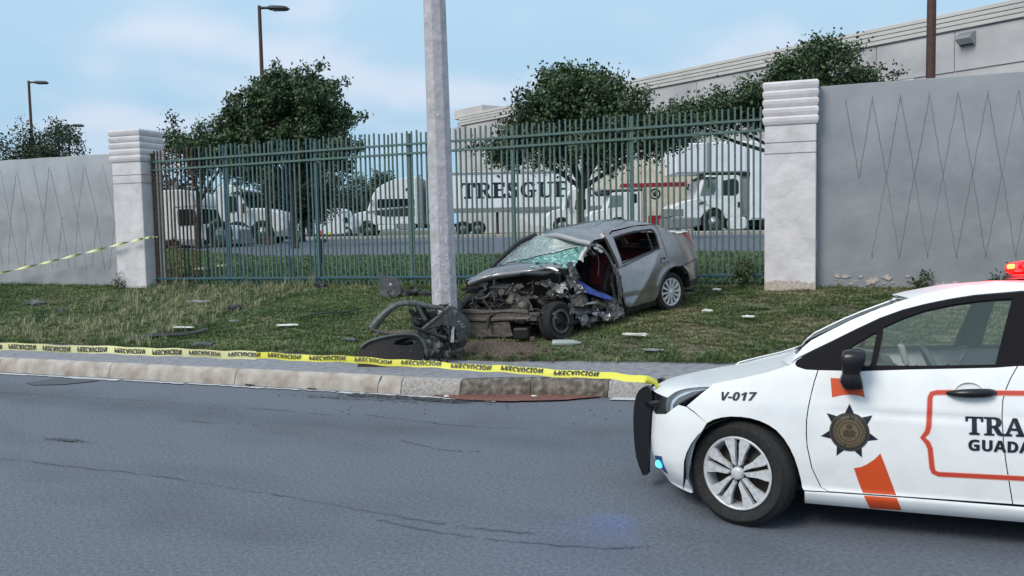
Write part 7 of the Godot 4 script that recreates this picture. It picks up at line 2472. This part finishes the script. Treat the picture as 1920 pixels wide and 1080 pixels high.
	for i in 13:
		var u := i / 12.0
		var p := Vector3(-0.55, 0.0, 0.22).lerp(Vector3(0.42, 0.05, -0.42), u) + Vector3(0, 0.03 * sin(u * 6.0), 0)
		p.y += ground(bs.position.x + p.x, bs.position.z + p.z) - bs.position.y + 0.03
		var hw := 0.03 + 0.03 * sin(PI * u)
		rows.append(PackedVector3Array([p + Vector3(-hw, 0.0, -hw), p + Vector3(-hw * 0.4, 0.03, -hw * 0.4), p + Vector3(hw * 0.4, 0.03, hw * 0.4), p + Vector3(hw, 0.0, hw)]))
	sheet(st, rows, false)
	obj("strip", done(st), M.plastic, bs)
	var gs := base("branch", gr(-7.28, -11.54, 0.03), "thin dark stick lying in the grass left of the torn front end", "stick")
	var s2 := tool()
	tube(s2, spline(v3([[-0.45, 0.0, 0.18], [-0.1, 0.06, 0.06], [0.2, 0.06, -0.1], [0.42, 0.12, -0.25]]), 5), 0.014, 6)
	obj("stick", done(s2), M.dark, gs)
	# pale flattened tube near the wreck's front wheel
	var tb := base("bottle", gr(-3.1, -10.38, 0.045), "pale clear plastic bottle lying flat before the wreck's front wheel", "bottle", "", 0.25)
	var bt := tool()
	lathe(bt, [[0.0, -0.17], [0.05, -0.168], [0.056, -0.15], [0.056, 0.06], [0.05, 0.11], [0.02, 0.17], [0.02, 0.2], [0.0, 0.2]], 16)
	var bo := obj("bottle_body", done(bt), plain(0.30, 0.35, 0.34, 0.25), tb)
	bo.rotation.y = PI / 2 * 1.0
	bo.scale = Vector3(1, 0.8, 1)
	# soil thrown up below the crushed front
	var so := base("soil_mound", gr(-3.95, -9.95, 0.0), "brown heap of churned soil under the wreck's crushed front", "soil")
	var sr := []
	for i in 25:
		var row := PackedVector3Array()
		for k in 13:
			var u := 2.0 * i / 24.0 - 1.0
			var v := 2.0 * k / 12.0 - 1.0
			var x := u * 0.95
			var z := v * 0.42 - 0.1
			var h := maxf(0.0, 1.0 - u * u - v * v * 0.9)
			var y := ground(so.position.x + x, so.position.z + z) - so.position.y
			row.append(Vector3(x, y + h * (0.085 + 0.07 * lump.get_noise_2d(x * 30, z * 30)) - 0.02 + 0.03 * h, z))
		sr.append(row)
	var ss := tool()
	sheet(ss, sr, true, true)
	obj("heap", done(ss), M.dirt, so)
	for i in 34:
		var cl := tool()
		var r := rnd(0.012, 0.045)
		var p := Vector3(rnd(-0.95, 1.0), 0, rnd(-0.45, 0.36))
		p.y = ground(so.position.x + p.x, so.position.z + p.z) - so.position.y + rnd(0.02, 0.08) * (1.0 if absf(p.x) < 0.7 else 0.4)
		box(cl, p, Vector3(r, r * 0.7, r * 0.9) * 1.6, r * 0.4, Basis.from_euler(Vector3(rnd(0, 3), rnd(0, 3), rnd(0, 3))))
		obj("clod", done(cl), M.dirt, so)
	# reddish mud in the gutter
	var mud := tool()
	var outline := PackedVector2Array()
	for p in spline2(v2([[-3.95, -8.22], [-3.55, -8.07], [-3.15, -8.09], [-2.82, -8.19], [-2.5, -8.34], [-2.11, -8.66], [-2.0, -8.8], [-2.3, -8.8], [-2.6, -8.72], [-2.9, -8.66], [-3.3, -8.5], [-3.95, -8.3]]), 4): outline.append(p + Vector2(rnd(-0.01, 0.01), rnd(-0.012, 0.012)))
	sheet_poly(mud, outline, 0.012)
	struct("mud", done(mud), M.red_dirt)
	var wet := tool()
	for k in 260:
		var u := rnd(0, 1)
		var cc := Vector2(-4.9, -8.06).lerp(Vector2(-3.5, -8.02), u) + Vector2(rnd(-0.1, 0.1), rnd(-0.08, 0.09))
		var blot := PackedVector2Array()
		for a in 8: blot.append(cc + Vector2(cos(TAU * a / 8), 0.4 * sin(TAU * a / 8)) * rnd(0.008, 0.04))
		sheet_poly(wet, blot, 0.0045 + 0.000015 * k)
	struct("fluid_stain", done(wet), plain(0.035, 0.033, 0.033, 0.45))
	# bits in the gutter and on the road
	for q in [[-5.45, -8.2, 0.05, 0.02, "small black curved scrap in the gutter"], [-6.33, -8.24, 0.05, 0.012, "flat black scrap against the kerb left of the curved one"], [-9.9, -7.62, 0.05, 0.015, "black scrap on the road at the left picture edge"]]:
		flake("road_scrap", Vector3(q[0], 0.0, q[1]), Vector3(q[2] * 1.5, q[3], q[2] * 0.6), M.hose, q[4], "scrap", "", 0.008, 4)
	for q in [[-2.86, -8.39, "white chip in the mud below the tape"], [-3.75, -8.14, "white chip in the gutter below the torn front end"]]:
		flake("white_chip", Vector3(q[0], 0.015, q[1]), Vector3(0.03, 0.015, 0.02), M.paper, q[2], "chip", "", 0.006, 3)
	var cr := tool()
	for k in 40:
		var p := Vector3(rnd(-6.0, -1.8), 0.0, rnd(-8.1, -7.0))
		var r := rnd(0.004, 0.011)
		box(cr, p + Vector3(0, r * 0.5, 0), Vector3(r * 1.6, r, r * 1.3), r * 0.2, Basis(Vector3.UP, rnd(0, 3)))
	var co := tag(obj("crumbs", done(cr), M.crushed), "loose crumbs of glass and metal on the road below the kerb", "debris")
	co.set_meta("kind", "stuff")
	# black bollard with a flat head behind the fence
	var bl := base("bollard", gr(-11.5, -17.9, 0.0), "black tee headed post standing in the grass behind the fence", "bollard")
	var b := tool()
	box(b, Vector3(0, 0.28, 0), Vector3(0.10, 0.56, 0.10), 0.012)
	obj("post", done(b), M.black, bl)
	var b2 := tool()
	box(b2, Vector3(0, 0.60, 0), Vector3(0.24, 0.09, 0.16), 0.015)
	obj("head", done(b2), M.black, bl)
